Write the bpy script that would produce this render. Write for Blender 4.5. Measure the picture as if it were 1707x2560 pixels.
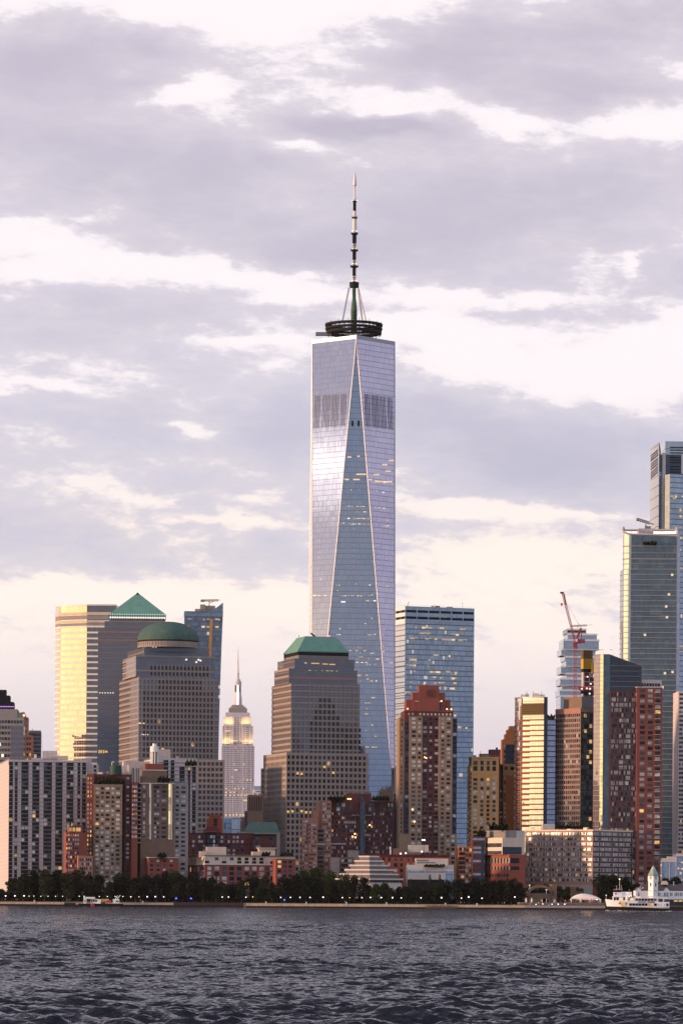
import bpy, bmesh, math, random
import numpy as np
from math import radians as R_, sin, cos, tan, pi, sqrt, atan2
from mathutils import Vector as V, Matrix
random.seed(7)
for o in list(bpy.data.objects): bpy.data.objects.remove(o)
SC = bpy.context.scene; COL = SC.collection
# ------------------------------------------------------------------ camera
F, CX, HY, CAMH, ROLL = 9800.0, 853.5, 2236.0, 8.0, R_(0.39)
cam = bpy.data.objects.new('camera', bpy.data.cameras.new('camera')); COL.objects.link(cam); SC.camera = cam
cam.location = (0, 0, CAMH); cam.rotation_euler = (pi/2, -ROLL, 0)
cam.data.sensor_fit = 'VERTICAL'; cam.data.sensor_height = 36; cam.data.lens = F/2560*36
cam.data.shift_y = (HY-1280)/2560; cam.data.clip_start = 1; cam.data.clip_end = 60000
SC.view_settings.view_transform = 'Standard'; SC.view_settings.look = 'None'
SC.view_settings.exposure = 0.0; SC.view_settings.gamma = 1
SC.render.resolution_x = 682; SC.render.resolution_y = 1024
SUN_AZ, SUN_EL = -102.0, 5.5      # degrees, azimuth from +Y towards +X
# ------------------------------------------------------------------ node helper
class NT:
    def __init__(s, tree):
        s.t = tree; tree.nodes.clear()
    def n(s, ty, **kw):
        nd = s.t.nodes.new(ty)
        for k, v in kw.items(): setattr(nd, k, v)
        return nd
    def put(s, sock, v):
        if isinstance(v, bpy.types.NodeSocket): s.t.links.new(v, sock)
        elif v is not None:
            if sock.type == 'RGBA' and len(v) == 3: v = (*v, 1)
            sock.default_value = v
    def m(s, op, a, b=None, c=None, clamp=False):
        nd = s.n('ShaderNodeMath', operation=op); nd.use_clamp = clamp
        for i, v in enumerate((a, b, c)):
            if v is not None: s.put(nd.inputs[i], v)
        return nd.outputs[0]
    def vm(s, op, a, b=None, sc=None):
        nd = s.n('ShaderNodeVectorMath', operation=op); s.put(nd.inputs[0], a)
        if b is not None: s.put(nd.inputs[1], b)
        if sc is not None: s.put(nd.inputs['Scale'], sc)
        return nd.outputs[1] if op in ('LENGTH', 'DOT_PRODUCT') else nd.outputs[0]
    def mix(s, f, a, b, blend='MIX'):
        nd = s.n('ShaderNodeMix', data_type='RGBA', blend_type=blend); nd.clamp_factor = True
        s.put(nd.inputs[0], f); s.put(nd.inputs[6], a); s.put(nd.inputs[7], b)
        return nd.outputs[2]
    def sm(s, x, a, b):                        # smoothstep
        nd = s.n('ShaderNodeMapRange', interpolation_type='SMOOTHSTEP')
        s.put(nd.inputs[0], x); nd.inputs[1].default_value = a; nd.inputs[2].default_value = b
        return nd.outputs[0]
    def xyz(s, x, y, z=0.0):
        nd = s.n('ShaderNodeCombineXYZ')
        for i, v in enumerate((x, y, z)): s.put(nd.inputs[i], v)
        return nd.outputs[0]
    def sep(s, v):
        nd = s.n('ShaderNodeSeparateXYZ'); s.put(nd.inputs[0], v); return nd.outputs
    def noise(s, vec, scale, detail=4, rough=.55, dist=0.0, dim='3D'):
        nd = s.n('ShaderNodeTexNoise', noise_dimensions=dim)
        s.put(nd.inputs['Vector'], vec); s.put(nd.inputs['Scale'], scale); nd.inputs['Detail'].default_value = detail
        nd.inputs['Roughness'].default_value = rough; nd.inputs['Distortion'].default_value = dist
        return nd.outputs[0]
    def gauss(s, x, c, w):                     # exp(-((x-c)/w)^2)
        q = s.m('DIVIDE', s.m('SUBTRACT', x, c), w)
        return s.m('EXPONENT', s.m('MULTIPLY', s.m('MULTIPLY', q, q), -1.0))
# ------------------------------------------------------------------ sky: clouded dusk, glow round the sun at the left
world = bpy.data.worlds.new('World'); SC.world = world; world.use_nodes = True
w = NT(world.node_tree)
dirv = w.n('ShaderNodeTexCoord').outputs['Generated']
dx, dy, dz = w.sep(dirv)
az = w.m('MULTIPLY', w.m('ARCTAN2', dx, dy), 180/pi)
el = w.m('MULTIPLY', w.m('ARCSINE', dz), 180/pi)
P = w.xyz(w.m('MULTIPLY', az, .42), el, 0.0)
wx = w.m('SUBTRACT', w.noise(P, .55, 3), .5)
wy = w.m('SUBTRACT', w.noise(w.vm('ADD', P, (31, 17, 5)), .55, 3), .5)
wx2 = w.m('SUBTRACT', w.noise(w.vm('ADD', P, (3, 57, 2)), 2.1, 4, .6), .5); wy2 = w.m('SUBTRACT', w.noise(w.vm('ADD', P, (71, 7, 8)), 2.1, 4, .6), .5)
azw = w.m('ADD', w.m('ADD', az, w.m('MULTIPLY', wx, 3.4)), w.m('MULTIPLY', wx2, 1.1)); elw = w.m('ADD', w.m('ADD', el, w.m('MULTIPLY', wy, 1.3)), w.m('MULTIPLY', wy2, .5))
# (x, y, half width, half height, weight, tilt) of the cloud masses, in hundredths of the field of view
BL = [(120,175,330,70,.62,-.05),(250,400,400,115,.66,.0),(850,330,170,26,.9,.05),(1030,170,190,60,.6,-.1),(1420,90,260,55,.58,-.2),
 (1290,240,190,55,.62,-.1),(1150,490,480,100,.7,-.1),(760,590,240,50,.5,0),(300,740,430,60,.35,0),(300,1000,450,80,.35,0),
 (1200,1040,330,115,.9,.1),(300,1270,480,60,.35,0),(1480,640,200,70,.4,0),(700,1000,120,120,.3,0),(420,130,80,20,.3,.1),
 # gaps where the bright sky shows through
 (620,30,620,55,-.9,0),(430,215,110,26,-.75,-.1),(960,270,150,34,-.8,0),(650,360,90,22,-.45,0),(1180,310,100,40,-.55,0),(1500,300,140,40,-.7,0),(60,560,130,40,-.5,0),(420,625,330,27,-.9,.06),(140,650,160,24,-.6,0),(700,690,130,26,-.6,0),
 (1060,690,170,24,-.6,-.1),(1230,680,90,22,-.4,0),(1300,850,330,62,-.85,.12),(1000,790,150,40,-.8,0),(1520,790,160,50,-.7,0),(1150,1175,270,20,-.75,.08),(440,985,80,12,-.5,0),(90,890,170,16,-.55,.05),(580,795,90,18,-.4,0),(300,1140,200,14,-.35,0),(480,1190,120,14,-.4,0),
 (200,1370,260,30,-.6,0),(650,1375,150,30,-.7,0),(1420,625,45,22,-.55,0),(1250,1290,260,40,-.5,0)]
D = None
for x, y, rx, ry, wt, tl in BL:
    a0 = (x/.9186-CX)/171.0; e0 = (HY-y/.9186)/171.0 + .007*a0; ra = rx/157.0; re = ry/157.0
    ux = w.m('SUBTRACT', azw, a0); uy = w.m('SUBTRACT', elw, e0)
    uy = w.m('ADD', uy, w.m('MULTIPLY', ux, tl))
    qx = w.m('MULTIPLY', ux, 1/ra); qy = w.m('MULTIPLY', uy, 1/re)
    q = w.m('ADD', w.m('MULTIPLY', qx, qx), w.m('MULTIPLY', qy, qy))
    g = w.m('MULTIPLY', w.m('EXPONENT', w.m('MULTIPLY', q, -1.0)), wt)
    D = g if D is None else w.m('ADD', D, g)
n1 = w.noise(P, .7, 8, .62); n2 = w.noise(w.xyz(w.m('MULTIPLY', az, .35), w.m('ADD', el, w.m('MULTIPLY', az, .1)), 3.0), 1.9, 8, .66)
fr = w.m('SUBTRACT', 1.0, w.sm(w.m('ABSOLUTE', az), 6.0, 12.0))
generic = w.m('MULTIPLY', w.noise(w.xyz(w.m('MULTIPLY', az, .3), el, 9.0), .16, 5, .55), 1.15)
D = w.m('ADD', D, w.m('ADD', .20, w.m('MULTIPLY', w.sm(el, 3.4, 6.0), .30)))
Dm = w.m('ADD', w.m('MULTIPLY', D, fr), w.m('MULTIPLY', generic, w.m('SUBTRACT', 1.0, fr)))
n3 = w.noise(w.vm('ADD', P, (5, 5, 40)), 4.2, 7, .68)
Dm = w.m('ADD', Dm, w.m('MULTIPLY', w.m('SUBTRACT', n1, .5), 1.3)); Dm = w.m('ADD', Dm, w.m('MULTIPLY', w.m('SUBTRACT', n2, .5), 1.45)); Dm = w.m('ADD', Dm, w.m('MULTIPLY', w.m('SUBTRACT', n3, .5), .95))
T = w.m('ADD', w.m('MULTIPLY', w.sm(Dm, .24, .58), .44), w.m('MULTIPLY', w.sm(Dm, -.1, 1.5), .56))
lowm = w.sm(el, 1.5, 5.0)                                   # cloud deck thins to clear haze at the horizon
T = w.m('MULTIPLY', T, w.m('ADD', .25, w.m('MULTIPLY', lowm, .75)))
T = w.m('MULTIPLY', T, w.m('SUBTRACT', 1.0, w.m('MULTIPLY', w.m('MULTIPLY', w.gauss(az, -45.0, 22.0), w.sm(el, 14.0, 6.0)), .8)))   # clear break low in the west
# colours by direction
bright = w.mix(w.sm(el, .6, 8.0), (.72,.63,.70), (1.04,.965,.99))
bright = w.mix(w.gauss(el, 4.6, 1.6), bright, (1.10,.97,.88))
cloud = w.mix(w.sm(el, 3.0, 12.5), (.57,.57,.71), (.575,.525,.63))
cz = w.m('COSINE', w.m('MULTIPLY', az, pi/180)); 
back = w.sm(cz, .35, -.75)
left = w.gauss(az, -75.0, 38.0)
bright = w.mix(left, bright, w.mix(w.sm(el, 3.0, 11.0), (1.0,.82,.66), (.62,.58,.72)))
cloud = w.mix(left, cloud, w.mix(w.sm(el, 3.0, 11.0), (.62,.50,.48), (.46,.44,.56)))
flash = w.m('MULTIPLY', w.m('MULTIPLY', w.gauss(el, 11.55, .5), w.sm(n3, .30, .52)), w.gauss(az, -97.0, 14.0))
right = w.gauss(az, 90.0, 45.0)
bright = w.mix(right, bright, (.66,.60,.77)); cloud = w.mix(right, cloud, (.42,.40,.58))
cloud = w.vm('SCALE', cloud, sc=w.m('ADD', .80, w.m('MULTIPLY', w.m('ADD', n2, n3), .2)))
fcol = w.mix(T, bright, cloud)
sky = w.n('ShaderNodeTexSky', sky_type='NISHITA'); sky.sun_disc = False
sky.sun_elevation = R_(SUN_EL); sky.sun_rotation = R_(SUN_AZ); sky.air_density = 1.3; sky.dust_density = 2.0
nish = w.vm('MINIMUM', w.vm('SCALE', sky.outputs[0], sc=.1), (.42,.42,.50))          # veil over the sun's own glare
bcol = w.mix(.65, nish, w.mix(T, (.17,.31,.56), (.44,.50,.61)))
col = w.mix(flash, w.mix(back, fcol, bcol), (2.2,1.95,1.85))
zen = w.sm(el, 14.5, 26.0)
upper = w.mix(w.sm(cz, -.25, .55), w.mix(n1, (.84,.84,.98), (1.05,1.02,1.12)), w.mix(n1, (.15,.155,.20), (.26,.25,.30)))   # unseen upper sky: set dark ahead to darken water, bright behind to fill facades
col = w.mix(zen, col, upper)
glow = w.m('MULTIPLY', w.sm(w.m('ABSOLUTE', w.m('SUBTRACT', az, SUN_AZ-11.0)), 30.0, 12.0), w.sm(w.m('ABSOLUTE', w.m('SUBTRACT', el, 3.5)), 8.5, 1.5))
col = w.vm('ADD', col, w.vm('SCALE', w.xyz(1.0, .70, .16), sc=glow))
col = w.mix(w.sm(dz, -.001, -.02), col, (.05,.055,.07))
bg = w.n('ShaderNodeBackground'); w.put(bg.inputs[0], col); bg.inputs[1].default_value = 1.0
w.put(w.n('ShaderNodeOutputWorld').inputs[0], bg.outputs[0])
world.cycles.sampling_method = 'MANUAL'; world.cycles.sample_map_resolution = 1024
# ------------------------------------------------------------------ sun, low and veiled
sl = bpy.data.lights.new('sun', 'SUN'); sl.energy = 4.8; sl.angle = R_(5); sl.color = (1.0, .60, .35)
so = bpy.data.objects.new('sun', sl); COL.objects.link(so)
sd = V((sin(R_(SUN_AZ))*cos(R_(SUN_EL)), cos(R_(SUN_AZ))*cos(R_(SUN_EL)), sin(R_(SUN_EL))))
so.rotation_euler = sd.to_track_quat('Z', 'Y').to_euler()
# ------------------------------------------------------------------ pixel -> place (used only to lay out real positions)
CR, SR = cos(ROLL), sin(ROLL)
def UV(px, py):
    u = (px-CX)/F; v = (HY-py)/F
    return u*CR - v*SR, v*CR + u*SR
def X(px, py, d): return UV(px, py)[0]*d
def Z(px, py, d): return CAMH + UV(px, py)[1]*d
G = 2.4      # street level above the water
# ------------------------------------------------------------------ mesh builder
class MB:
    def __init__(s): s.v = []; s.f = []; s.mi = []; s.uv = []; s.sm = []
    def face(s, pts, m=0, uv=None, smooth=False):
        i = len(s.v); s.v += [tuple(p) for p in pts]; s.f.append(list(range(i, i+len(pts)))); s.mi.append(m); s.sm.append(smooth)
        if uv is None:
            a = V(pts[1])-V(pts[0])
            if abs(a.normalized().z) < .5 and a.length > 0:
                h = V((a.x, a.y, 0)).normalized(); p0 = V(pts[0])
                uv = [((V(p)-p0).dot(h), p[2]) for p in pts]
                nz = a.cross(V(pts[2])-V(pts[1]))
                if nz.length > 0 and abs(nz.normalized().z) > .9: uv = [(p[0], p[1]) for p in pts]
            else: uv = [(p[0], p[1]) for p in pts]
        s.uv += list(uv)
    def prism(s, poly, z0, z1, m=0, mt=None, top=True, bot=False, smooth=False, u0=0.0, scale=None):
        n = len(poly); u = u0
        tp = poly if scale is None else [(V(p)-scale[0])*scale[1]+scale[0] for p in poly]
        for i in range(n):
            a, b = poly[i], poly[(i+1) % n]; c, d = tp[(i+1) % n], tp[i]
            L = sqrt((b[0]-a[0])**2+(b[1]-a[1])**2)
            s.face([(a[0],a[1],z0),(b[0],b[1],z0),(c[0],c[1],z1),(d[0],d[1],z1)], m, [(u,z0),(u+L,z0),(u+L,z1),(u,z1)], smooth); u += L
        if top: s.face([(p[0],p[1],z1) for p in tp], m if mt is None else mt)
        if bot: s.face([(p[0],p[1],z0) for p in reversed(poly)], m)
        return s
    def box(s, c, sz, rz=0.0, m=0):
        cx, cy, cz = c; hx, hy, hz = sz[0]/2, sz[1]/2, sz[2]/2; cr, sr = cos(rz), sin(rz)
        pl = [(cx+a*cr-b*sr, cy+a*sr+b*cr) for a, b in ((-hx,-hy),(hx,-hy),(hx,hy),(-hx,hy))]
        return s.prism(pl, cz-hz, cz+hz, m, bot=True)
    def cyl(s, c, r, z0, z1, n=16, m=0, r1=None, cap=True):
        r1 = r if r1 is None else r1
        for i in range(n):
            a, b = 2*pi*i/n, 2*pi*(i+1)/n
            s.face([(c[0]+r*cos(a),c[1]+r*sin(a),z0),(c[0]+r*cos(b),c[1]+r*sin(b),z0),(c[0]+r1*cos(b),c[1]+r1*sin(b),z1),(c[0]+r1*cos(a),c[1]+r1*sin(a),z1)],
                   m, [(a*r,z0),(b*r,z0),(b*r,z1),(a*r,z1)], n > 10)
        if cap:
            s.face([(c[0]+r1*cos(2*pi*i/n),c[1]+r1*sin(2*pi*i/n),z1) for i in range(n)], m)
            s.face([(c[0]+r*cos(2*pi*i/n),c[1]+r*sin(2*pi*i/n),z0) for i in reversed(range(n))], m)
        return s
    def lathe(s, c, prof, n=32, m=0):
        for (r0, z0), (r1, z1) in zip(prof[:-1], prof[1:]): s.cyl(c, r0, z0, z1, n, m, r1, False)
        return s
    def bar(s, a, b, r, m=0, n=4):
        a, b = V(a), V(b); d = (b-a).normalized(); x = d.orthogonal().normalized(); y = d.cross(x)
        ring = lambda p: [p+x*r*cos(2*pi*i/n+.785)+y*r*sin(2*pi*i/n+.785) for i in range(n)]
        A, B = ring(a), ring(b)
        for i in range(n): j = (i+1) % n; s.face([A[i],A[j],B[j],B[i]], m, [(0,0)]*4)
        s.face(list(reversed(A)), m, [(0,0)]*n); s.face(B, m, [(0,0)]*n)
        return s
    def lattice(s, a, b, w, nseg, r, m=0, up=(0,1,0)):
        a, b = V(a), V(b); d = (b-a).normalized(); x = d.cross(V(up)).normalized(); y = d.cross(x)
        cs = [x*w/2+y*w/2, -x*w/2+y*w/2, -x*w/2-y*w/2, x*w/2-y*w/2]
        for c in cs: s.bar(a+c, b+c, r, m)
        for k in range(nseg):
            p, q = a.lerp(b, k/nseg), a.lerp(b, (k+1)/nseg)
            for i in range(4):
                j = (i+1) % 4
                s.bar(p+cs[i], q+cs[j], r*.7, m); s.bar(p+cs[i], p+cs[j], r*.7, m)
        return s
    def build(s, name, mats, parent=None, label=None, kind=None):
        o = (V(parent.location) if parent else V((0,0,0)))
        if not s.v: return None
        me = bpy.data.meshes.new(name)
        me.from_pydata([(p[0]-o.x, p[1]-o.y, p[2]-o.z) for p in s.v], [], s.f)
        if not isinstance(mats, (list, tuple)): mats = [mats]
        for m in mats: me.materials.append(M[m] if isinstance(m, str) else m)
        me.polygons.foreach_set('material_index', s.mi); me.polygons.foreach_set('use_smooth', s.sm)
        ul = me.uv_layers.new(name='UVMap'); ul.data.foreach_set('uv', [c for t in s.uv for c in t])
        me.update()
        ob = bpy.data.objects.new(name, me); COL.objects.link(ob)
        if parent: ob.parent = parent
        if label: ob['label'] = label
        if kind: ob['kind'] = kind
        return ob
def thing(name, label, cat, loc, group=None):
    o = bpy.data.objects.new(name, None); COL.objects.link(o); o.location = loc; o.empty_display_size = 1
    o['label'] = label; o['category'] = cat
    if group: o['group'] = group
    return o
def copy_tree(o, loc, label, rz=0.0, sc=1.0):
    c = o.copy(); COL.objects.link(c); c.location = loc; c.rotation_euler = (0,0,rz); c.scale = (sc,sc,sc) if not isinstance(sc, tuple) else sc
    c['label'] = label
    for ch in list(o.children):
        k = ch.copy(); COL.objects.link(k); k.parent = c
        for g in ch.children:
            q = g.copy(); COL.objects.link(q); q.parent = k
    return c
# ------------------------------------------------------------------ materials
M = {}
def newmat(name):
    m = bpy.data.materials.new(name); m.use_nodes = True; M[name] = m; return NT(m.node_tree)
def bsdf(t, **kw):
    b = t.n('ShaderNodeBsdfPrincipled')
    for k, v in kw.items(): t.put(b.inputs[k.replace('_', ' ')], v)
    t.put(t.n('ShaderNodeOutputMaterial').inputs[0], b.outputs[0]); return b
def stone(name, c, rough=.85, var=.34, joint=None, jc=.72, scale=.25):
    t = newmat(name); uv = t.n('ShaderNodeTexCoord'); 
    pos = t.n('ShaderNodeNewGeometry').outputs['Position']
    n = t.noise(pos, scale, 5, .6); n2 = t.noise(t.vm('MULTIPLY', pos, (1,1,.12)), .6, 3)
    f = t.m('ADD', 1-var/2-var*.3, t.m('ADD', t.m('MULTIPLY', n, var), t.m('MULTIPLY', n2, var*.6)))
    col = t.vm('SCALE', t.xyz(*c), sc=f)
    if joint:
        u, v, _ = t.sep(uv.outputs['UV'])
        a = t.m('LESS_THAN', t.m('FRACT', t.m('DIVIDE', u, joint[0])), joint[2]/joint[0])
        b = t.m('LESS_THAN', t.m('FRACT', t.m('DIVIDE', v, joint[1])), joint[2]/joint[1])
        col = t.mix(t.m('MULTIPLY', t.m('MAXIMUM', a, b), 1.0), col, t.vm('SCALE', col, sc=jc))
    bsdf(t, Base_Color=col, Roughness=rough, Specular_IOR_Level=.15)
def plain(name, c, rough=.6, metal=0.0, var=.12):
    t = newmat(name); pos = t.n('ShaderNodeTexCoord').outputs['Object']
    col = t.vm('SCALE', t.xyz(*c), sc=t.m('ADD', 1-var/2, t.m('MULTIPLY', t.noise(pos, 1.3, 3), var)))
    bsdf(t, Base_Color=col, Roughness=rough, Metallic=metal, Specular_IOR_Level=.25)
def glow_mat(name, c, s):
    t = newmat(name); bsdf(t, Base_Color=(.1,.1,.1), Roughness=.4, Emission_Color=c, Emission_Strength=s)
def pane(name, c, rough=.06, spec=.5, emit=None, es=0.0, metal=0.0):
    t = newmat(name); pos = t.n('ShaderNodeNewGeometry').outputs['Position']
    wn = t.n('ShaderNodeTexWhiteNoise', noise_dimensions='3D'); t.put(wn.inputs[0], t.vm('FLOOR', t.vm('SCALE', pos, sc=.45)))
    nrm = t.vm('NORMALIZE', t.vm('ADD', t.n('ShaderNodeNewGeometry').outputs['Normal'], t.vm('SCALE', t.vm('SUBTRACT', wn.outputs[1], (.5,.5,.5)), sc=.03)))
    col = t.vm('SCALE', t.xyz(*c), sc=t.m('ADD', .6, t.m('MULTIPLY', wn.outputs[0], .8)))
    b = bsdf(t, Base_Color=col, Roughness=rough, Specular_IOR_Level=spec, Metallic=metal, Normal=nrm)
    if emit:
        t.put(b.inputs['Emission Color'], emit)
        t.put(b.inputs['Emission Strength'], t.m('MULTIPLY', t.m('ADD', .35, t.m('MULTIPLY', wn.outputs[0], 1.3)), es))
def curtain(name, base, metal=.6, rough=.06, cw=1.5, ch=4.0, lu=.12, lv=.35, line=(.05,.06,.08), wob=.02, var=.25, lit=0.0, litc=(1,.7,.35), lits=1.2,
            alt=None, altf=0.0, spec=.5, wide=None):
    """glass curtain wall: panes of cw x ch metres, mullion and floor lines, each pane tilted a hair, some rooms lit"""
    t = newmat(name); u, v, _ = t.sep(t.n('ShaderNodeTexCoord').outputs['UV'])
    cu = t.m('DIVIDE', u, cw); cv = t.m('DIVIDE', v, ch); fu = t.m('FLOOR', cu); fv = t.m('FLOOR', cv)
    wn = t.n('ShaderNodeTexWhiteNoise', noise_dimensions='3D'); t.put(wn.inputs[0], t.xyz(fu, fv, 1.7))
    lm = t.m('MAXIMUM', t.m('LESS_THAN', t.m('FRACT', cu), lu/cw), t.m('LESS_THAN', t.m('FRACT', cv), lv/ch))
    nrm = t.vm('NORMALIZE', t.vm('ADD', t.n('ShaderNodeNewGeometry').outputs['Normal'], t.vm('SCALE', t.vm('SUBTRACT', wn.outputs[1], (.5,.5,.5)), sc=wob)))
    rowv = t.noise(t.xyz(t.m('MULTIPLY', fu, .09), fv, 4.0), 1.0, 3)
    f = t.m('ADD', 1-var, t.m('MULTIPLY', t.m('ADD', t.m('MULTIPLY', wn.outputs[0], .35), t.m('MULTIPLY', rowv, .65)), 2*var))
    col = t.vm('SCALE', t.xyz(*base), sc=f)
    if alt:
        w2 = t.n('ShaderNodeTexWhiteNoise', noise_dimensions='3D'); t.put(w2.inputs[0], t.xyz(t.m('FLOOR', t.m('MULTIPLY', fu, .5)), fv, 9.1))
        col = t.mix(t.m('GREATER_THAN', w2.outputs[0], 1-altf), col, alt)
    col = t.mix(lm, col, line)
    b = bsdf(t, Base_Color=col, Roughness=t.m('ADD', rough, t.m('MULTIPLY', lm, .3)), Metallic=t.m('MULTIPLY', t.m('SUBTRACT', 1.0, lm), metal), Normal=nrm, Specular_IOR_Level=spec)
    if lit > 0:
        ln = t.noise(t.xyz(t.m('MULTIPLY', fu, .16), t.m('MULTIPLY', fv, 3.7), 2.0), 1.0, 2)
        gate = t.m('MULTIPLY', t.m('GREATER_THAN', ln, .66-lit*.6), t.m('GREATER_THAN', wn.outputs[0], .45))
        gate = t.m('MULTIPLY', gate, t.m('SUBTRACT', 1.0, lm)); vv = t.m('FRACT', cv)
        gate = t.m('MULTIPLY', gate, t.m('GREATER_THAN', vv, .35))
        t.put(b.inputs['Emission Color'], litc); t.put(b.inputs['Emission Strength'], t.m('MULTIPLY', gate, lits))
stone('tan_granite', (.335,.275,.25), joint=(4.0,4.0,.3)); stone('grey_granite', (.30,.27,.27)); stone('pink_concrete', (.58,.51,.51), joint=(3.2,2.55,.14), jc=.6)
stone('pale_concrete', (.52,.44,.42)); stone('red_brick', (.245,.075,.058)); stone('dark_brick', (.125,.042,.04)); stone('orange_brick', (.46,.16,.055))
stone('tan_brick', (.28,.195,.135)); stone('brown_brick', (.20,.13,.10)); stone('salmon_brick', (.37,.185,.14)); stone('cream_render', (.66,.53,.43))
stone('limestone', (.62,.56,.60)); stone('grey_stone', (.32,.29,.28), joint=(3,3,.2)); stone('yellow_brick', (.52,.295,.12), joint=(4.4,2.9,.12), jc=.6)  # limestone is lightened to lavender: distance haze put into the stone colour
stone('white_stone', (.60,.53,.50), joint=(2.5,1.2,.1)); stone('rust_panel', (.32,.085,.055)); stone('seawall_stone', (.50,.38,.25), var=.8, joint=(2.4,3,.12), jc=.55)
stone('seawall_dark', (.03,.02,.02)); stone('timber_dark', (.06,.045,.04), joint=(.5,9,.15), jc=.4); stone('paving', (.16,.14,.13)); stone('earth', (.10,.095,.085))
stone('copper_green', (.13,.285,.24), var=.5, joint=(3.0,500,.12), jc=.75); stone('dome_copper', (.07,.125,.112), var=.6, joint=(2.2,500,.14), jc=.7)
stone('dark_roof', (.05,.045,.05)); stone('maroon_roof', (.10,.02,.025)); stone('slate_roof', (.10,.085,.095)); stone('black_and_shade', (.014,.013,.018)); stone('louvre_grey', (.15,.15,.19)); stone('taupe_brick', (.30,.20,.165)); stone('cream_panel', (.82,.75,.67)); stone('tier_stone', (.17,.15,.165))  # near-black one serves dark parts and painted-in recess shade
plain('white_metal', (.78,.76,.76), .35); plain('steel_trim', (.40,.40,.43), .42, .4); plain('black_steel', (.010,.010,.014), .8, 0); plain('grey_steel', (.25,.25,.27), .4, .5)
plain('mast_green', (.06,.13,.075), .5, .1); plain('mast_silver', (.70,.66,.63), .4, .15); plain('red_steel', (.34,.05,.08), .5); plain('yellow_panel', (.55,.33,.03), .7)
plain('brown_mesh', (.14,.09,.04), .9); plain('white_paint', (.86,.85,.87), .4); plain('black_paint', (.008,.008,.010), .9); plain('tank_green', (.025,.07,.055), .6)
plain('red_paint', (.55,.03,.04), .5); plain('bark', (.06,.045,.035), .9); plain('canvas', (.80,.74,.66), .8); plain('skin', (.45,.28,.2), .7); plain('orange_paint', (.45,.2,.04), .7)
for i, c in enumerate([(.05,.05,.08),(.35,.33,.36),(.25,.05,.05),(.06,.08,.16),(.5,.48,.45)]): plain('cloth_%s' % 'navy grey red blue white'.split()[i], c, .9)
pane('glass_dark', (.012,.014,.021), .06, .4); pane('glass_mid', (.055,.065,.08), .1); pane('glass_blind', (.46,.46,.47), .25); pane('glass_office', (.035,.03,.035), .05, .6)
pane('glass_lit', (.2,.15,.08), .3, .3, (1,.55,.18), .55); pane('glass_white_lit', (.3,.3,.3), .3, .3, (1,.9,.75), .9); pane('glass_mirror', (.55,.55,.6), .05, .5, None, 0, .75)
pane('glass_curtain', (.27,.31,.30), .15); pane('glass_hazed', (.20,.18,.24), .3); pane('glass_green', (.05,.085,.085), .05, .7)  # far panes lightened, distance haze put into their colour
glow_mat('lamp_white', (1,.88,1), 3.6); glow_mat('lamp_green', (.55,1,.5), 3.0); glow_mat('lamp_blue', (.05,.08,1), 9); glow_mat('lamp_warm', (1,.55,.2), 5); glow_mat('lamp_violet', (.62,.3,1), 1.3)
glow_mat('lamp_red', (1,.08,.2), 4); glow_mat('strip_faint', (1,.7,.4), .42); glow_mat('strip_warm', (1,.66,.34), .95); glow_mat('strip_yellow', (1,.58,.14), .75); glow_mat('strip_cool', (.7,.75,1), 1.4); glow_mat('flood_white', (1,.93,.85), 1.3)
curtain('tower_glass', (.67,.67,.74), .97, .035, 1.55, 4.1, .14, .3, (.17,.18,.24), .0022, .16, spec=.05)
curtain('blue_glass', (.54,.60,.69), .85, .05, 1.5, 4.1, .10, .8, (.17,.20,.26), .016, .4, lit=.02, lits=.5)
curtain('pale_glass', (.78,.76,.76), .85, .05, 2.2, 8.0, .12, .5, (.28,.25,.26), .012, .08)
curtain('sunset_gold_glass', (.93,.82,.60), .95, .05, 2.3, 4.3, .16, .12, (.74,.60,.38), .05, .18)  # gold of the reflected sun put into the glass colour
curtain('sunset_rose_glass', (.62,.50,.47), .9, .06, 2.3, 3.3, .16, .3, (.3,.22,.2), .03, .2)  # pinkish sunset reflection put into the glass colour
curtain('sunset_peach_glass', (.95,.89,.82), .95, .05, 2.3, 3.3, .16, .12, (.62,.50,.40), .03, .14)  # peach of the mirrored sun put into the glass colour
curtain('window_glass', (.23,.24,.26), .6, .06, 2.3, 4.3, .3, .12, (.10,.10,.10), .03, .25)
curtain('dark_glass', (.10,.13,.17), .5, .05, 1.6, 4.0, .14, .3, (.03,.035,.045), .02, .35, lit=.02, lits=.5)
curtain('flare_glass', (.27,.34,.42), .6, .05, 2.6, 3.9, .2, .4, (.06,.08,.11), .02, .3, lit=.03, lits=.6)
curtain('teal_glass', (.12,.18,.225), .42, .05, 1.7, 3.55, .16, .0, (.07,.08,.085), .02, .5, alt=(.17,.23,.25), altf=.07)
curtain('slate_glass', (.19,.215,.26), .55, .05, 1.6, 3.9, .14, 1.0, (.21,.155,.135), .010, .15)
curtain('sky_glass', (.46,.55,.66), .7, .05, 1.9, 3.8, .12, .3, (.22,.25,.3), .02, .25)
curtain('navy_glass', (.05,.065,.09), .4, .05, 2.2, 4.0, .16, .3, (.025,.03,.035), .015, .3)
curtain('lavender_glass', (.55,.58,.72), .75, .05, 1.9, 3.5, .14, .2, (.3,.3,.36), .02, .2)
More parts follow.
